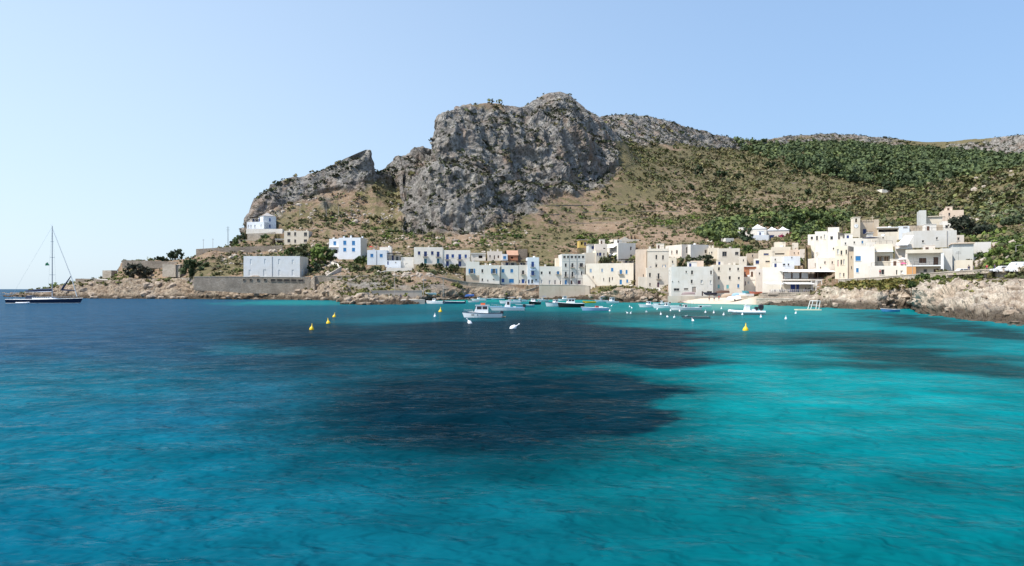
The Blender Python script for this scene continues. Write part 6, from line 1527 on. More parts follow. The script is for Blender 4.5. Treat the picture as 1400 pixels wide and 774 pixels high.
def rail(root, pts, h, name='guard_rail', r=.018):
    b = MB()
    for i, p in enumerate(pts):
        p = Vector(p); b.tube(p, p + Vector((0, 0, h)), r, r, STEEL, 4)
        if i: b.tube(q + Vector((0, 0, h)), p + Vector((0, 0, h)), r, r, STEEL, 4); b.tube(q + Vector((0, 0, h * .5)), p + Vector((0, 0, h * .5)), r * .7, r * .7, STEEL, 4)
        q = p
    b.build(name, root)
def outboard(root, x, y, z, s=1.0):
    M = Matrix.Translation((x, y, z)) @ Matrix.Scale(s, 4)
    b = MB(); rg = []
    for zz, lx, ly in ((.05, .16, .13), (.2, .24, .18), (.45, .25, .19), (.58, .16, .13)): rg.append([M @ Vector(p) for p in ((-lx, -ly, zz), (lx * .8, -ly, zz), (lx * 1.1, 0, zz), (lx * .8, ly, zz), (-lx, ly, zz))])
    b.loft(rg, OUTB); om = b.build('outboard_motor', root)
    b = MB(); b.box(-.08, .1, -.06, .06, -.75, .04, OUTB, M); b.build('motor_leg', om)
def cabin(root, x0, x1, B, z0, z1, m, wins=True, slope=.25, roof=.06, name='cabin'):
    rg = [[(x0, -B / 2, z0), (x1, -B / 2, z0), (x1, B / 2, z0), (x0, B / 2, z0)], [(x0 + slope, -B * .43, z1), (x1, -B * .43, z1), (x1, B * .43, z1), (x0 + slope, B * .43, z1)]]
    b = MB(); b.loft(rg, m); cb = b.build(name, root)
    b = MB(); b.box(x0 + slope - .15, x1 + .25, -B * .47, B * .47, z1 + .003, z1 + roof, m); b.build('roof', cb)
    if wins:
        n = max(1, int((x1 - x0) / .8)); zc0, zc1 = z0 + (z1 - z0) * .5, z0 + (z1 - z0) * .88
        f = lambda z: B / 2 * (1 - .14 * (z - z0) / (z1 - z0)) + .012
        for s in (-1, 1):
            for i in range(n):
                xa = x0 + slope + .08 + (x1 - x0 - slope - .1) * i / n; xb = x0 + slope + (x1 - x0 - slope - .1) * (i + 1) / n - .04
                b = MB(); q = [(xa, s * f(zc0), zc0), (xb, s * f(zc0), zc0), (xb, s * f(zc1), zc1), (xa, s * f(zc1), zc1)]
                b.poly(q if s < 0 else q[::-1], GLASS); b.build('window', cb)
        fx = lambda z: x0 + slope * (z - z0) / (z1 - z0) - .012
        b = MB(); b.poly([(fx(zc0), B * .36, zc0), (fx(zc0), -B * .36, zc0), (fx(zc1), -B * .36, zc1), (fx(zc1), B * .36, zc1)], GLASS); b.build('windscreen', cb)
    return cb
def boat(label, px, py, rz, cat='boat', name='motorboat', group=None, scale=1.0):
    Y = CAM_H * FOC / (py - HOR); c = W(px, py, Y); c.z = 0
    t = thing(name, label, cat, c, R(rz), group); t.scale = (scale,) * 3
    return t
# cabin boat nearest to the camera: bow to the left
t = boat('white cabin motorboat with an orange roof box and a stern rail, nearest to the camera', 660.5, 434.6, 6)
R_ = make_hull(t, 5.9, 2.1, .72, HULLW, NAVY, cockpit=(.06, .36))
cabin(t, -1.35, .75, 1.45, .74, 1.95, HULLW)
b = MB(); b.box(.752, .78, -.3, .3, .8, 1.8, VOID); b.build('cabin_door', t)
b = MB(); b.box(-.35, .3, -.3, .3, 2.02, 2.32, ORANGE); b.build('roof_box', t)
b = MB(); b.tube((.4, 0, 2.0), (.4, 0, 2.6), .02, .012, STEEL, 4); b.build('aerial', t)
rail(t, [(-1.6, -.8, .78), (-2.3, -.55, .84), (-3.0, 0, .92), (-2.3, .55, .84), (-1.6, .8, .78)], .42, 'bow_rail')
rail(t, [(1.1, -.9, .72), (2.6, -.85, .7), (2.6, .85, .7), (1.1, .9, .72)], .4, 'stern_rail')
b = MB(); b.box(2.7, 3.5, -.8, .8, .12, .2, TEAK); b.build('bathing_platform', t)
b = MB(); b.box(-2.2, -1.45, -.4, .4, .745, .95, HULLW); b.build('foredeck_hatch', t)
b = MB()
for s in (-1, 1):
    for i in range(2): b.box(-1.9 + i * .9, -1.45 + i * .9, s * .86 if s > 0 else -.885, s * .86 + .025 if s > 0 else -.86, .42, .56, GLASS)
b.build('porthole', t)
outboard(t, 3.0, .5, .5)
# white centre console boat behind it
t = boat('white open motorboat with a tall white console and a long raised bow', 695, 425, 4)
make_hull(t, 6.6, 2.2, .7, HULLW, LBLUE, cockpit=(.05, .6), rake=.8)
cabin(t, -.9, .35, 1.0, .4, 2.1, HULLW, slope=.5, name='console'); outboard(t, 3.3, 0, .6, 1.3)
rail(t, [(-1.4, -.95, .8), (-2.4, -.7, .95), (-3.5, 0, 1.1), (-2.4, .7, .95), (-1.4, .95, .8)], .3, 'bow_rail')
b = MB(); b.box(1.0, 1.5, -.7, .7, .45, .9, HULLW); b.build('seat', t)
def simple(label, px, py, L, B, F, hm, rz, strip=None, top=None, group=None, motor=True, seed=0, cat='boat', name='motorboat'):
    t = boat(label, px, py, rz, cat, name, group)
    make_hull(t, L, B, F, hm, strip, cockpit=(.05, .5))
    if top == 'cabin': cabin(t, -L * .18, L * .12, B * .66, F, F + 1.15, HULLW)
    if top == 'small': cabin(t, -L * .15, L * .02, B * .6, F, F + .8, HULLW, slope=.2)
    if top == 'console':
        cabin(t, -.1 * L, .02 * L, B * .4, F * .45, F + .75, HULLW, slope=.15, name='console')
    if top in ('bimini', 'pink', 'blue'):
        m = {'bimini': HULLW, 'pink': PINKCAN, 'blue': CANV}[top]
        cabin(t, -.12 * L, .02 * L, B * .45, F * .45, F + .6, HULLW, slope=.2, name='console')
        b = MB()
        b.loft([[(-.16 * L, y, F + 1.35 - .12 * abs(y)) for y in (-B * .45, -B * .2, B * .2, B * .45)], [(.22 * L, y, F + 1.4 - .12 * abs(y)) for y in (-B * .45, -B * .2, B * .2, B * .45)]], m, caps=False, closed=False); b.build('canopy', t)
        b = MB()
        for x in (-.15 * L, .21 * L):
            for y in (-B * .42, B * .42): b.tube((x, y, F), (x, y, F + 1.3), .02, .02, STEEL, 4)
        b.build('canopy_frame', t)
    if top == 'open':
        for x in (-.1, .15, .32):
            b = MB(); b.box(x * L, x * L + .25, -B * .38, B * .38, F * .62, F * .7, TEAK); b.build('thwart', t)
    if motor: outboard(t, L / 2 + .1, 0, F * .75, .9)
    return t
simple('dark hulled motorboat with a white top moored end on below the ramp', 730, 416.6, 5.2, 2.2, .8, BLACKH, 58, HULLW, 'small')
simple('white motorboat with a pale canopy moored in the inner harbour', 698, 415.2, 6.4, 2.2, .7, HULLW, 12, None, 'bimini')
simple('small pale blue boat right of the open motorboat with the raised bow', 718, 420, 4.4, 1.8, .55, TURQH, 20, HULLW, 'open')
simple('white motorboat with a navy waterline left of the black hulled cruiser', 761, 419.4, 5.8, 2.3, .95, HULLW, 24, NAVY, 'small')
simple('black hulled cabin cruiser with a white superstructure', 781, 420.3, 6.2, 2.4, .95, BLACKH, 8, HULLW, 'cabin')
t = simple('light blue fishing boat with a red box amidships', 814, 425, 5.4, 2.0, .62, LBLUE, 8, HULLW, 'open', motor=False)
b = MB(); b.box(.0, .6, -.4, .4, .5, 1.0, mat('red_box', (.4, .05, .05), .6)); b.build('box', t)
b = MB(); b.box(.9, 1.5, -.45, .45, .45, .95, HULLW); b.build('engine_cover', t)
simple('small white cabin boat moored in front of the dark cave', 837, 414.8, 4.2, 1.8, .6, HULLW, 30, None, 'cabin')
simple('yellow inflatable boat moored right of the black hulled cruiser', 806, 414.4, 4.0, 1.7, .5, YEL, 10, None, 'open', motor=False)
simple('white motorboat with a low windscreen by the brown rock ledge', 888, 420.4, 5.0, 1.9, .6, HULLW, 12, None, 'small')
simple('long low white boat between the rock ledge and the beach', 912, 421.6, 6.2, 2.0, .55, HULLW, 4, None, 'console')
simple('white speedboat with a pinkish folded canopy in the shallows', 938, 424.4, 6.2, 2.2, .6, HULLW, 6, None, 'pink')
simple('white tender moored close to the beach', 905, 417.6, 4.4, 1.7, .5, HULLW, 8, None, 'console')
simple('little white dinghy floating just off the beach', 964, 420, 2.9, 1.3, .35, HULLW, 4, None, 'open', motor=False, name='dinghy', cat='dinghy')
simple('low grey rowing boat lying deep in the water in front of the beach moorings', 952, 435.6, 4.0, 1.4, .28, mat('grey_hull', (.28, .30, .30), .5), 3, BLACKH, 'open', motor=False, name='rowing_boat')
simple('dark blue open boat with an orange crate beside the landing quay', 621, 415.2, 6.6, 1.9, .62, mat('dark_blue_hull', (.02, .05, .10), .5), 6, HULLW, 'open')
simple('white motorboat lying at the end of the landing quay', 595, 415.6, 5.2, 2.0, .75, HULLW, -14, None, 'small')
simple('turquoise open boat moored left in the inner harbour', 664, 409.9, 5.0, 1.8, .6, TURQH, 6, HULLW, 'open', motor=False)
simple('second turquoise boat moored behind the cabin motorboat', 681, 410.3, 5.2, 1.8, .6, TURQH, 4, HULLW, 'open', motor=False)
simple('white boat with a blue bimini moored at the foot of the ramp', 742, 412.2, 4.6, 1.9, .6, HULLW, 40, None, 'blue')
simple('white cabin boat moored in front of the rock bank under the harbour row', 655, 411.6, 5.2, 1.9, .65, HULLW, 16, None, 'small')
simple('little red and white open boat in the inner harbour', 648, 413.4, 3.6, 1.5, .45, HULLW, 10, mat('red_strake', (.5, .05, .04), .5), 'open', motor=False)
simple('white open boat with a grey console left of the dark hulled motorboat', 711, 412.6, 5.0, 1.9, .6, HULLW, 22, LBLUE, 'console')
simple('small green rowing boat tied up left of the quay wall', 733, 410.6, 3.8, 1.5, .45, mat('green_hull', (.05, .22, .16), .5), 14, HULLW, 'open', motor=False, name='rowing_boat')
simple('white cabin boat moored close below the quay wall', 772, 411.4, 4.8, 1.9, .65, HULLW, 18, NAVY, 'cabin')
simple('cream boat with a blue bimini moored right of the quay wall', 822, 413.2, 4.6, 1.8, .6, HULLW, 26, None, 'blue')
simple('sky blue boat tied up to the rocks in the dark cleft on the right', 1217, 426.4, 3.4, 1.5, .5, mat('sky_blue_hull', (.08, .30, .58), .4), 6, HULLW, 'open', motor=False)
# inflatable with a console and a black outboard
t = boat('grey white inflatable boat with a white console and a big black outboard', 1021, 430, 3, name='inflatable_boat')
b = MB(); L, B = 6.2, 2.2; path = [(3.0, -.85, .42), (1.5, -.9, .42), (-1.0, -.88, .45), (-2.2, -.7, .52), (-2.9, -.35, .62), (-3.15, 0, .66)]
full = path + [(x, -y, z) for x, y, z in reversed(path[:-1])]
for i in range(len(full) - 1): b.tube(full[i], full[i + 1], .26, .26, TUBE, 9)
b.build('tube', t)
b = MB(); b.loft([[(2.9, -.8, .5), (2.9, -.5, -.2), (2.9, .5, -.2), (2.9, .8, .5)], [(-1.5, -.8, .5), (-1.5, -.4, -.3), (-1.5, .4, -.3), (-1.5, .8, .5)], [(-3.0, -.1, .6), (-2.6, -.05, .1), (-2.6, .05, .1), (-3.0, .1, .6)]], HULLW); b.build('hull', t)
cabin(t, -.5, .45, .8, .5, 1.55, HULLW, wins=False, slope=.2, name='console'); b = MB(); b.poly([(-.28, -.36, 1.56), (-.28, .36, 1.56), (-.1, .33, 1.85), (-.1, -.33, 1.85)], PALEG); b.build('windscreen', t)
b = MB(); b.box(.9, 1.4, -.45, .45, .5, .95, HULLW); b.build('seat', t)
outboard(t, 2.6, 0, .75, 1.75); outboard(t, 1.9, .45, .65, 1.2)
# bathing raft with a white metal arch
t = boat('pale yellow bathing raft with a white metal arch', 1105, 424.2, -3, cat='raft', name='bathing_raft')
b = MB(); b.box(-2.6, 2.4, -1.1, 1.1, -.1, .22, mat('pale_yellow_float', (.62, .60, .42), .6)); b.build('float', t)
b = MB()
for y in (-.9, .9):
    b.tube((.2, y, .22), (.7, y, 2.0), .06, .06, WHITE, 6); b.tube((.7, y, 2.0), (2.2, y, 2.0), .06, .06, WHITE, 6); b.tube((2.2, y, 2.0), (1.9, y, .22), .06, .06, WHITE, 6); b.tube((.45, y, 1.1), (2.05, y, 1.1), .04, .04, WHITE, 5)
for x in (.7, 2.2): b.tube((x, -.9, 2.0), (x, .9, 2.0), .05, .05, WHITE, 5)
b.build('arch', t)
# boats pulled up on land
def landed(label, px, py, Y, L, B, m, rz, tip=0, name='beached_boat', over=False):
    c = W(px, py, Y); t = thing(name, label, 'boat', c, R(rz)); t.rotation_euler.x = tip
    if over: t.rotation_euler.x = math.pi; t.location.z += .55
    make_hull(t, L, B, .55, m, None, cockpit=(.05, .8), draft=.25)
    for x in (-.1, .2):
        b = MB(); b.box(x * L, x * L + .2, -B * .38, B * .38, .3, .36, TEAK); b.build('thwart', t)
for i, (px, py, Y, m, rz, ov, lab) in enumerate(((1003, 408.6, 236, HULLW, 12, True, 'upturned white boat at the left end of the beach boats'), (1012, 407, 238, mat('sand_hull', (.55, .47, .36), .6), 20, True, 'upturned sand coloured boat on the beach'), (1010, 404, 243, LBLUE, 8, True, 'upturned pale blue boat on the beach'), (1021, 404.4, 241, HULLW, -8, False, 'white boat standing upright behind the upturned ones'),
        (1024, 400.6, 250, TURQH, 5, False, 'turquoise boat under the white ground floor building'), (1033, 401.4, 246, mat('coral_hull', (.55, .18, .13), .5), 15, False, 'red and white boat beside the turquoise one'), (995, 405.2, 248, mat('tan_hull', (.45, .34, .24), .6), 10, True, 'upturned brown boat near the beach house corner'),
        (941, 402.6, 250, mat('mauve_hull', (.32, .24, .23), .6), 12, True, 'upturned brownish boat leaning by the wooden hatch'), (988, 400.4, 252, BROWN, 4, True, 'dark brown upturned boat in front of the turquoise doors'), (971, 402.6, 250, NAVY, 8, False, 'dark blue boat parked before the grey white beach house'))):
    landed(lab, px, py, Y, 4.2, 1.6, m, rz, 0, over=ov)
landed('dark green covered boat standing on the harbour bank', 614, 405, 322, 5.6, 2.2, DKGREEN, 4, 0, over=True)
landed('white sport boat on a trailer near the mole wall', 588, 402.4, 300, 4.8, 1.9, HULLW, 10)
landed('blue tarpaulin covered dinghy on the harbour bank', 642, 405, 322, 3.6, 1.6, CANV, 20, over=True)
# ---- sailing yacht
t = boat('dark navy sailing yacht with a tall bare mast and furled sails', 61, 414.8, 180, 'sailing boat', 'sailing_yacht')
Ly = 22.4
make_hull(t, Ly, 5.0, 1.25, NAVY, WHITE, cockpit=(.06, .26), rake=.9, draft=.6, deckm=HULLW, flat_stern=.8, n=21)
b = MB()
for s in (-1, 1):
    rr = hull_rings(Ly, 5.0, 1.25, rake=.9, draft=.6, flat_stern=.8, n=21)
    for i in range(20):
        p, q = rr[i][2 if s < 0 else -3], rr[i + 1][2 if s < 0 else -3]
        b.poly([(p[0], p[1] + s * .012, .04), (q[0], q[1] + s * .012, .04), (q[0], q[1] + s * .012, .16), (p[0], p[1] + s * .012, .16)], WHITE)
b.build('waterline_stripe', t)
cabin(t, -3.8, 3.2, 2.6, 1.3, 1.95, HULLW, slope=1.4, roof=.05, name='coachroof')
b = MB(); b.loft([[(3.2, -1.2, 1.35), (5.4, -1.2, 1.35), (5.4, 1.2, 1.35), (3.2, 1.2, 1.35)], [(3.5, -1.1, 2.45), (5.2, -1.1, 2.5), (5.2, 1.1, 2.5), (3.5, 1.1, 2.45)]], NAVY); b.build('spray_hood', t)
mx = -2.4; b = MB(); b.tube((mx, 0, 1.9), (mx, 0, 24.4), .17, .11, mat('mast_aluminium', (.36, .37, .40), .4, .5), 8); mast = b.build('mast', t)
for z, w in ((9.0, 1.5), (14.5, 1.25), (19.5, .9)):
    b = MB(); b.tube((mx, -w, z), (mx, w, z), .05, .05, STEEL, 5); b.build('spreader', mast)
b = MB(); b.tube((mx, 0, 24.4), (mx + .6, 0, 24.9), .03, .02, STEEL, 4); b.tube((mx, 0, 24.4), (mx, 0, 25.2), .025, .01, STEEL, 4); b.build('wind_vane', mast)
b = MB(); b.tube((mx + .2, 0, 3.8), (mx + 8.6, 0, 3.5), .14, .12, STEEL, 6); boom = b.build('boom', t)
b = MB(); b.tube((mx + .3, 0, 4.25), (mx + 4, 0, 4.15), .42, .38, NAVY, 8); b.tube((mx + 4, 0, 4.15), (mx + 8.4, 0, 3.85), .38, .2, NAVY, 8); b.build('sail_cover', boom)
b = MB()
for p, q in (((mx, 0, 24.2), (-11.2, 0, 1.7)), ((mx, 0, 24.2), (10.9, 0, 1.4))): b.tube(p, q, .02, .02, STEEL, 4)
for s in (-1, 1):
    b.tube((mx, 0, 24), (mx, s * 1.25, 14.5), .018, .018, STEEL, 3); b.tube((mx, s * 1.25, 14.5), (mx, s * 2.2, 1.5), .018, .018, STEEL, 3)
b.build('rigging', t)
b = MB(); P0, P1, P2 = (-5.4, 0, 4.3), (-8.3, 0, 8.6), (-9.6, 0, 4.0)
b.tube(P0, P1, .35, .12, NAVY, 7); b.tube(P0, P2, .3, .16, NAVY, 7); b.build('furled_staysail', t)
b = MB(); b.tube((-8.3, 0, 8.6), (mx, 0, 23.6), .10, .06, DECK, 6); b.tube((-10.2, 0, 2.2), (-8.3, 0, 8.6), .14, .1, DECK, 6); b.build('furled_jib', t)
b = MB(); fl = [(mx - .05 + .0, -1.2, 12.7)]
b.poly([(-1.6, 0, 12.0), (-.2, 0, 11.9), (-.3, .1, 12.5), (-.9, .05, 13.0)], GRN); b.poly([(-.9, .06, 13.0), (-.3, .11, 12.5), (-.2, .01, 11.9), (-1.6, .01, 12.0)], GRN); b.tube((-1.2, 0, 11.6), (-1.2, 0, 13.1), .02, .02, STEEL, 3); b.build('flag', t)
rail(t, [(-9.8, -1.0, 1.75), (-7, -1.9, 1.55), (-3, -2.4, 1.4), (2, -2.45, 1.3), (7, -2.2, 1.27), (10.6, -1.9, 1.27)], .65, 'guard_rail'); rail(t, [(-9.8, 1.0, 1.75), (-7, 1.9, 1.55), (-3, 2.4, 1.4), (2, 2.45, 1.3), (7, 2.2, 1.27), (10.6, 1.9, 1.27)], .65, 'guard_rail')
b = MB(); b.tube((9.2, -.0, 1.3), (9.2, 0, 2.1), .05, .05, STEEL, 5); b.lathe([(.55, 2.1), (.6, 2.14), (.55, 2.18)], STEEL, 12, (9.2, 0, 0)); b.build('wheel', t)
t = boat('white rubber dinghy tied to the stern of the sailing yacht', 31, 415.6, 184, 'dinghy', 'dinghy')
b = MB(); path = [(1.7, -.6, .3), (-.6, -.62, .32), (-1.5, -.4, .38), (-1.9, 0, .42)]; full = path + [(x, -y, z) for x, y, z in reversed(path[:-1])]
for i in range(len(full) - 1): b.tube(full[i], full[i + 1], .22, .22, HULLW, 8)
b.build('tube', t); b = MB(); b.box(-1.4, 1.6, -.5, .5, .1, .18, DECK); b.build('floor', t); outboard(t, 1.8, 0, .45, .7)
# ---- buoys
def buoy_meshes(m, r, h):
    b = MB(); b.lathe([(r * .5, -.18), (r, -.05), (r, .12), (r * .8, .25), (r * .34, h * .62), (r * .2, h * .8), (r * .14, h)], m, 12); bm_ = b.mesh('float', True)
    b = MB(); b.lathe([(r * 1.04, -.02), (r * 1.08, .03), (r * 1.04, .08)], m, 12); rg = b.mesh('collar')
    b = MB(); b.tube((0, 0, h), (0, 0, h + .05), .03, .03, m, 6); b.lathe([(.04, h + .04), (.06, h + .08), (.03, h + .12)], m, 8); return bm_, rg, b.mesh('top_ring')
YM = buoy_meshes(YEL, .27, .62); WM = buoy_meshes(HULLW, .17, .44)
def buoy(kind, px, py, label, tilt=0, s=1.0, group=None, az=0):
    Y = CAM_H * FOC / (py - HOR); c = W(px, py, Y); c.z = 0
    t = thing('marker_buoy' if kind is YM else 'mooring_buoy', label, 'buoy', c, az, group); t.scale = (s,) * 3; t.rotation_euler = (0, tilt, az)
    for nm, me in zip(('float', 'collar', 'top_ring'), kind): link(nm, me, t)
buoy(YM, 426, 450.8, 'yellow cone buoy nearest the camera of the group of three on the left', .08, .92); buoy(YM, 449, 442.4, 'yellow cone buoy in the middle of the group of three', -.1, 1.0); buoy(YM, 457, 433.6, 'yellow cone buoy farthest away in the group of three', .12, 1.0); buoy(YM, 602, 426.6, 'yellow cone buoy between the landing quay and the cabin motorboat', .05, 1.3); buoy(YM, 1019.4, 452, 'single yellow cone buoy in front of the grey inflatable boat', .03, 1.12)
buoy(WM, 594.6, 433.2, 'white cone buoy left below the lone yellow buoy', 0, 1.1); buoy(WM, 643, 442.6, 'white buoy tilted over just in front of the cabin motorboat', -.6, 1.5); buoy(WM, 700.4, 449.2, 'big white buoy lying almost flat right of the cabin motorboat', 1.0, 1.8)
WB = [(861, 419.8, .2), (864, 421.6, .5), (858, 428.6, .7), (862.4, 429, -.7), (884, 427, .8), (898.4, 423.2, .5), (903.6, 430.4, .1), (912.6, 433.6, 1.1), (922, 434.6, .5), (917, 425.2, .2), (929.4, 425.8, .3), (936.4, 433.8, .9), (947.6, 439, .6), (964.6, 427.6, 0), (976, 428.2, .05), (986.4, 422.4, 0), (989.4, 431, .1), (1015, 430.6, 0), (1032, 424.4, .1), (1040.4, 434, .05), (1074.4, 436.4, .02), (1087.8, 428.8, .4), (833.6, 425.6, .3), (836, 418.6, .6)]
for i, (px, py, tl) in enumerate(sorted(WB)):
    buoy(WM, px, py, 'small white mooring buoy off the beach, %s from the left' % ORD[i], tl if (px * 7) % 2 < 1 else -tl, .95, 'white mooring buoys off the beach', px)
# ------------------------------------------------------------------ cars on the upper road and people
TYRE = mat('tyre', (.02, .02, .02), .9); CARW = mat('white_car_paint', (.78, .79, .80), .25); LAMP = mat('tail_lamp', (.35, .02, .02), .3); CHROME = mat('hub', (.5, .5, .52), .3, .8)
def car(label, px, py, Y, rz, prof, glass, Wd, m, wheels, cat, name):
    """prof: side outline (x, z); glass: list of side window outlines; nose at -x"""
    c = W(px, py, Y); t = thing(name, label, cat, c, R(rz))
    b = MB(); h = Wd / 2
    n = len(prof); inset = [(.88 if z > 1.0 else 1.0) for x, z in prof]
    rg = []
    for y, k in ((-h, .96), (-h * .96, 1), (h * .96, 1), (h, .96)):
        cx_ = sum(p[0] for p in prof) / n; cz = sum(p[1] for p in prof) / n
        rg.append([((x - cx_) * k + cx_, y * q, (z - cz) * k + cz) for (x, z), q in zip(prof, inset)])
    b.loft(rg, m); b.build('body', t)
    for s in (-1, 1):
        for gl in glass:
            b = MB(); q = [(x, s * (h * (.895 if z > 1.0 else 1.0) + .015), z) for x, z in gl]; b.poly(q if s < 0 else q[::-1], GLASS); b.poly([(x, y - s * .012, z) for x, y, z in (q if s > 0 else q[::-1])], GLASS); b.build('window', t)
    for x in wheels:
        for s in (-1, 1):
            b = MB(); b.tube((x, s * (h - .2), .31), (x, s * (h + .01), .31), .31, .31, TYRE, 14); w = b.build('wheel', t)
            b = MB(); b.tube((x, s * (h + .012), .31), (x, s * (h + .03), .31), .18, .16, CHROME, 10); b.build('rim', w)
    b = MB()
    x1 = max(p[0] for p in prof); x0 = min(p[0] for p in prof)
    for s in (-1, 1): b.box(x1 - .03, x1 + .02, s * h * .78 - .12, s * h * .78 + .12, .75, .95, LAMP)
    b.build('tail_light', t)
    b = MB()
    for s in (-1, 1): b.box(x0 - .02, x0 + .05, s * h * .7 - .15, s * h * .7 + .15, .62, .78, PALEG)
    b.build('headlight', t)
    b = MB(); b.box(x0 - .04, x0 + .1, -h * .9, h * .9, .3, .5, IRON); b.box(x1 - .1, x1 + .04, -h * .9, h * .9, .3, .5, IRON); b.build('bumper', t)
    return t
# road deck behind the wall, so that the cars stand on something
rb = MB(); q0 = [W(1302, 371.4, 164), W(1340, 369.2, 155), W(1372, 367.2, 149), W(1420, 364.6, 140), W(1500, 359.6, 125)]
for a, c in zip(q0, q0[1:]): rb.poly([a + Vector((0, .7, -.72)), c + Vector((0, .7, -.72)), c + Vector((1.5, 7, -.68)), a + Vector((1.5, 7, -.68))], CONC)
tag(rb.build('road'), kind='structure')
car('white camper van driving along the upper road at the right edge', 1397, 373.6, 147, -8, [(-2.6, .3), (-2.65, .8), (-2.3, 1.1), (-1.75, 1.95), (-1.4, 2.15), (2.3, 2.15), (2.5, 1.9), (2.55, .3)], [[(-1.8, 1.2), (-1.25, 1.2), (-1.25, 1.8), (-1.5, 1.8)], [(-.1, 1.15), (1.0, 1.15), (1.0, 1.8), (-.1, 1.8)], [(1.2, 1.15), (2.2, 1.15), (2.2, 1.8), (1.2, 1.8)]], 2.0, CARW, (-1.7, 1.6), 'van', 'camper_van')
car('white estate car parked in front of the camper van', 1370.5, 373.4, 151, -8, [(-2.05, .3), (-2.1, .62), (-1.9, .78), (-1.0, .92), (-.4, 1.38), (1.5, 1.4), (2.0, .95), (2.05, .3)], [[(-.7, .95), (.25, .95), (.25, 1.28), (-.3, 1.28)], [(.35, .95), (1.55, .95), (1.35, 1.28), (.35, 1.28)]], 1.7, CARW, (-1.3, 1.3), 'car', 'parked_car')
car('white car standing behind the end of the road wall', 1313, 376.4, 166, -4, [(-1.8, .3), (-1.85, .62), (-1.6, .78), (-.9, .9), (-.3, 1.4), (1.3, 1.42), (1.75, .95), (1.8, .3)], [[(-.6, .95), (.25, .95), (.25, 1.3), (-.2, 1.3)], [(.35, .95), (1.35, .95), (1.2, 1.3), (.35, 1.3)]], 1.6, CARW, (-1.15, 1.15), 'car', 'parked_car')

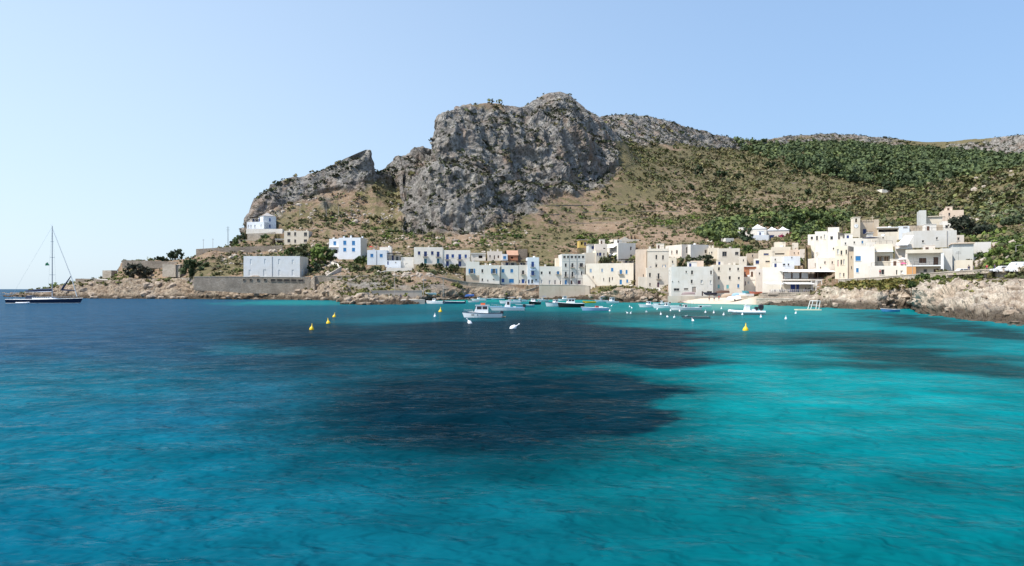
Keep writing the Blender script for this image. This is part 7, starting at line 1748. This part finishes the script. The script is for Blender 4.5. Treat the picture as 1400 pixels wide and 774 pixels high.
SKIN = mat('skin', (.42, .24, .16), .6); HAIR = mat('dark_hair', (.035, .025, .02), .6)
def person(label, px, py, Y, rz, pose, top, bottom, group=None):
    """one continuous skinned body, clothes and hair as shells that follow it"""
    c = W(px, py, Y)
    t = thing('person', label, 'person', c, R(rz), group)
    if pose == 'stand':
        J = {'pel': (0, 0, .93, .125), 'waist': (0, 0, 1.08, .115), 'chest': (0, -.01, 1.30, .135), 'neck': (0, 0, 1.48, .055), 'head': (0, -.02, 1.60, .095), 'crown': (0, -.01, 1.70, .075),
             'shL': (-.18, 0, 1.41, .06), 'elL': (-.24, .02, 1.13, .043), 'wrL': (-.25, -.06, .90, .03), 'haL': (-.25, -.09, .80, .028), 'shR': (.18, 0, 1.41, .06), 'elR': (.25, .01, 1.14, .043), 'wrR': (.22, -.12, .94, .03), 'haR': (.21, -.16, .85, .028),
             'hiL': (-.09, 0, .88, .095), 'knL': (-.11, -.03, .49, .06), 'anL': (-.11, .02, .09, .042), 'toL': (-.12, -.15, .04, .035), 'hiR': (.09, 0, .88, .095), 'knR': (.11, -.05, .49, .06), 'anR': (.12, -.01, .09, .042), 'toR': (.13, -.18, .04, .035)}
    else:
        J = {'pel': (0, .1, .14, .125), 'waist': (0, .12, .30, .115), 'chest': (0, .08, .53, .135), 'neck': (0, .04, .71, .055), 'head': (0, .0, .83, .095), 'crown': (0, .01, .93, .075),
             'shL': (-.18, .07, .64, .06), 'elL': (-.27, .0, .40, .043), 'wrL': (-.2, -.2, .34, .03), 'haL': (-.18, -.28, .33, .028), 'shR': (.18, .07, .64, .06), 'elR': (.27, .0, .40, .043), 'wrR': (.2, -.2, .34, .03), 'haR': (.18, -.28, .33, .028),
             'hiL': (-.1, .05, .14, .095), 'knL': (-.15, -.32, .34, .06), 'anL': (-.12, -.55, .07, .042), 'toL': (-.12, -.72, .05, .035), 'hiR': (.1, .05, .14, .095), 'knR': (.15, -.3, .38, .06), 'anR': (.12, -.5, .07, .042), 'toR': (.12, -.67, .05, .035)}
    E = [('pel', 'waist'), ('waist', 'chest'), ('chest', 'neck'), ('neck', 'head'), ('head', 'crown'), ('chest', 'shL'), ('shL', 'elL'), ('elL', 'wrL'), ('wrL', 'haL'), ('chest', 'shR'), ('shR', 'elR'), ('elR', 'wrR'), ('wrR', 'haR'),
         ('pel', 'hiL'), ('hiL', 'knL'), ('knL', 'anL'), ('anL', 'toL'), ('pel', 'hiR'), ('hiR', 'knR'), ('knR', 'anR'), ('anR', 'toR')]
    K = list(J); me = bpy.data.meshes.new('body')
    V = [J[k][:3] for k in K]; rad = [J[k][3] for k in K]; EE = [(K.index(a), K.index(b_)) for a, b_ in E]
    for s, h in ((-1, 'haL'), (1, 'haR')):                    # five unequal, slightly curled fingers
        hx, hy, hz, _ = J[h]; w_ = J['wr' + h[2]]
        d = Vector((hx - w_[0], hy - w_[1], hz - w_[2])).normalized()
        sd = d.cross(Vector((0, 0, 1))); sd = sd.normalized() if sd.length > .1 else Vector((1, 0, 0))
        for k, (o, l) in enumerate(((-.03, .065), (-.01, .08), (.012, .075), (.032, .06), (-.045, .05))):
            base = Vector((hx, hy, hz)) + sd * o - (d * .05 if k == 4 else Vector())
            tip = base + d * l + Vector((0, -.02, 0)) + (sd * -.03 if k == 4 else Vector())
            V += [tuple(base + d * .02), tuple(tip)]; rad += [.011, .009]; EE += [(K.index(h), len(V) - 2), (len(V) - 2, len(V) - 1)]
    me.from_pydata(V, EE, []); me.materials.append(SKIN)
    o = link('body', me, t)
    md = o.modifiers.new('skin', 'SKIN'); md.use_smooth_shade = True
    for i, sv in enumerate(me.skin_vertices[0].data): sv.radius = (rad[i],) * 2; sv.use_root = (i == 0)
    sb = o.modifiers.new('round', 'SUBSURF'); sb.levels = 1; sb.render_levels = 1
    P = lambda k: Vector(J[k][:3])
    b = MB()
    def ringat(c_, rx, ry, n=10): return [(c_.x + rx * math.cos(2 * math.pi * i / n), c_.y + ry * math.sin(2 * math.pi * i / n), c_.z) for i in range(n)]
    if top is not None:
        b.loft([ringat(P('pel') + Vector((0, 0, .02)), .17, .14), ringat(P('waist'), .165, .14), ringat(P('chest'), .2, .165), ringat(P('chest') + Vector((0, 0, .1)), .2, .13), ringat(P('neck') - Vector((0, 0, .03)), .08, .075)], top)
        for s in 'LR': b.tube(P('sh' + s), P('sh' + s).lerp(P('el' + s), .6), .085, .07, top, 8)
        b.build('shirt', t)
    b = MB(); b.loft([ringat(P('pel') + Vector((0, 0, .08)), .168, .142), ringat(P('pel') - Vector((0, 0, .05)), .185, .15)], bottom)
    for s in 'LR': b.tube(P('hi' + s), P('hi' + s).lerp(P('kn' + s), .75), .118, .09, bottom, 8)
    b.build('shorts', t)
    b = MB(); hd = P('head'); b.lathe([(.115, -.01), (.125, .05), (.11, .11), (.06, .155), (.01, .165)], HAIR, 10, (hd.x, hd.y + .025, hd.z), .92, 1.0); b.build('hair', t)
    # face: nose, eyes, mouth
    b = MB(); fy = hd.y - .098
    b.loft([[(hd.x - .012, fy, hd.z + .03), (hd.x + .012, fy, hd.z + .03), (hd.x, fy - .008, hd.z + .03)], [(hd.x - .018, fy, hd.z - .015), (hd.x + .018, fy, hd.z - .015), (hd.x, fy - .03, hd.z - .012)]], SKIN)
    for s in (-1, 1): b.box(hd.x + s * .036 - .013, hd.x + s * .036 + .013, fy - .006, fy + .02, hd.z + .025, hd.z + .04, HAIR)
    b.box(hd.x - .025, hd.x + .025, fy - .004, fy + .02, hd.z - .05, hd.z - .04, LAMP); b.build('face', t)
    return t
WS, GS, NS, RS = mat('white_shirt', (.7, .7, .68), .8), mat('grey_shirt', (.25, .26, .28), .8), mat('navy_cloth', (.03, .04, .09), .8), mat('red_shirt', (.45, .06, .06), .8)
person('person in dark clothes standing at the water end of the landing quay', 548, 409.6, 232, 160, 'stand', NS, NS)
person('person in red trunks standing near the lamp post on the landing quay', 528.6, 410, 232, 40, 'stand', None, RS)
person('person in dark trunks standing on the beach, left of two others', 969.6, 411.8, 239, 20, 'stand', None, NS)
person('person in dark clothes standing in the middle of the beach group', 976.4, 411.4, 240, 150, 'stand', GS, NS)
person('person in red shirt standing on the beach, right of two others', 983, 411.2, 240, -60, 'stand', RS, NS)
person('person sitting on the beach sand near the upturned boats', 1004.6, 412, 237, 30, 'sit', WS, GS)
def seat_y(px, py, Y): return px, py, Y
person('person in dark shirt leaning at the road wall by the white car', 1324.6, 373.6, 161, 0, 'stand', NS, GS)
person('person in grey shirt standing second along the road wall', 1331, 373.4, 160, 30, 'stand', GS, NS)
person('person in red shirt walking on the upper road towards the van', 1349.4, 372.6, 156, -80, 'stand', RS, NS)
person('person in dark clothes walking behind the red shirt on the road', 1360, 372.4, 153, 80, 'stand', NS, NS)
person('person in plum clothes at the door of the low white house', 1203.2, 377.6, 192.5, 10, 'stand', RS, NS)
for i, (px, top, who) in enumerate(((1082, RS, 'red'), (1095.6, NS, 'navy'), (1118, RS, 'red'), (1128.6, WS, 'white'), (1135.6, NS, 'navy'))):
    person('person in a %s shirt standing on the shaded restaurant terrace, %s from the left' % (who, ('first', 'second', 'third', 'fourth', 'fifth')[i]), px, 383, 242.2, 30 * i, 'stand', top, NS)
person('waiter in dark clothes in front of the blue restaurant doors', 1101.6, 400, 236.6, 20, 'stand', NS, NS)
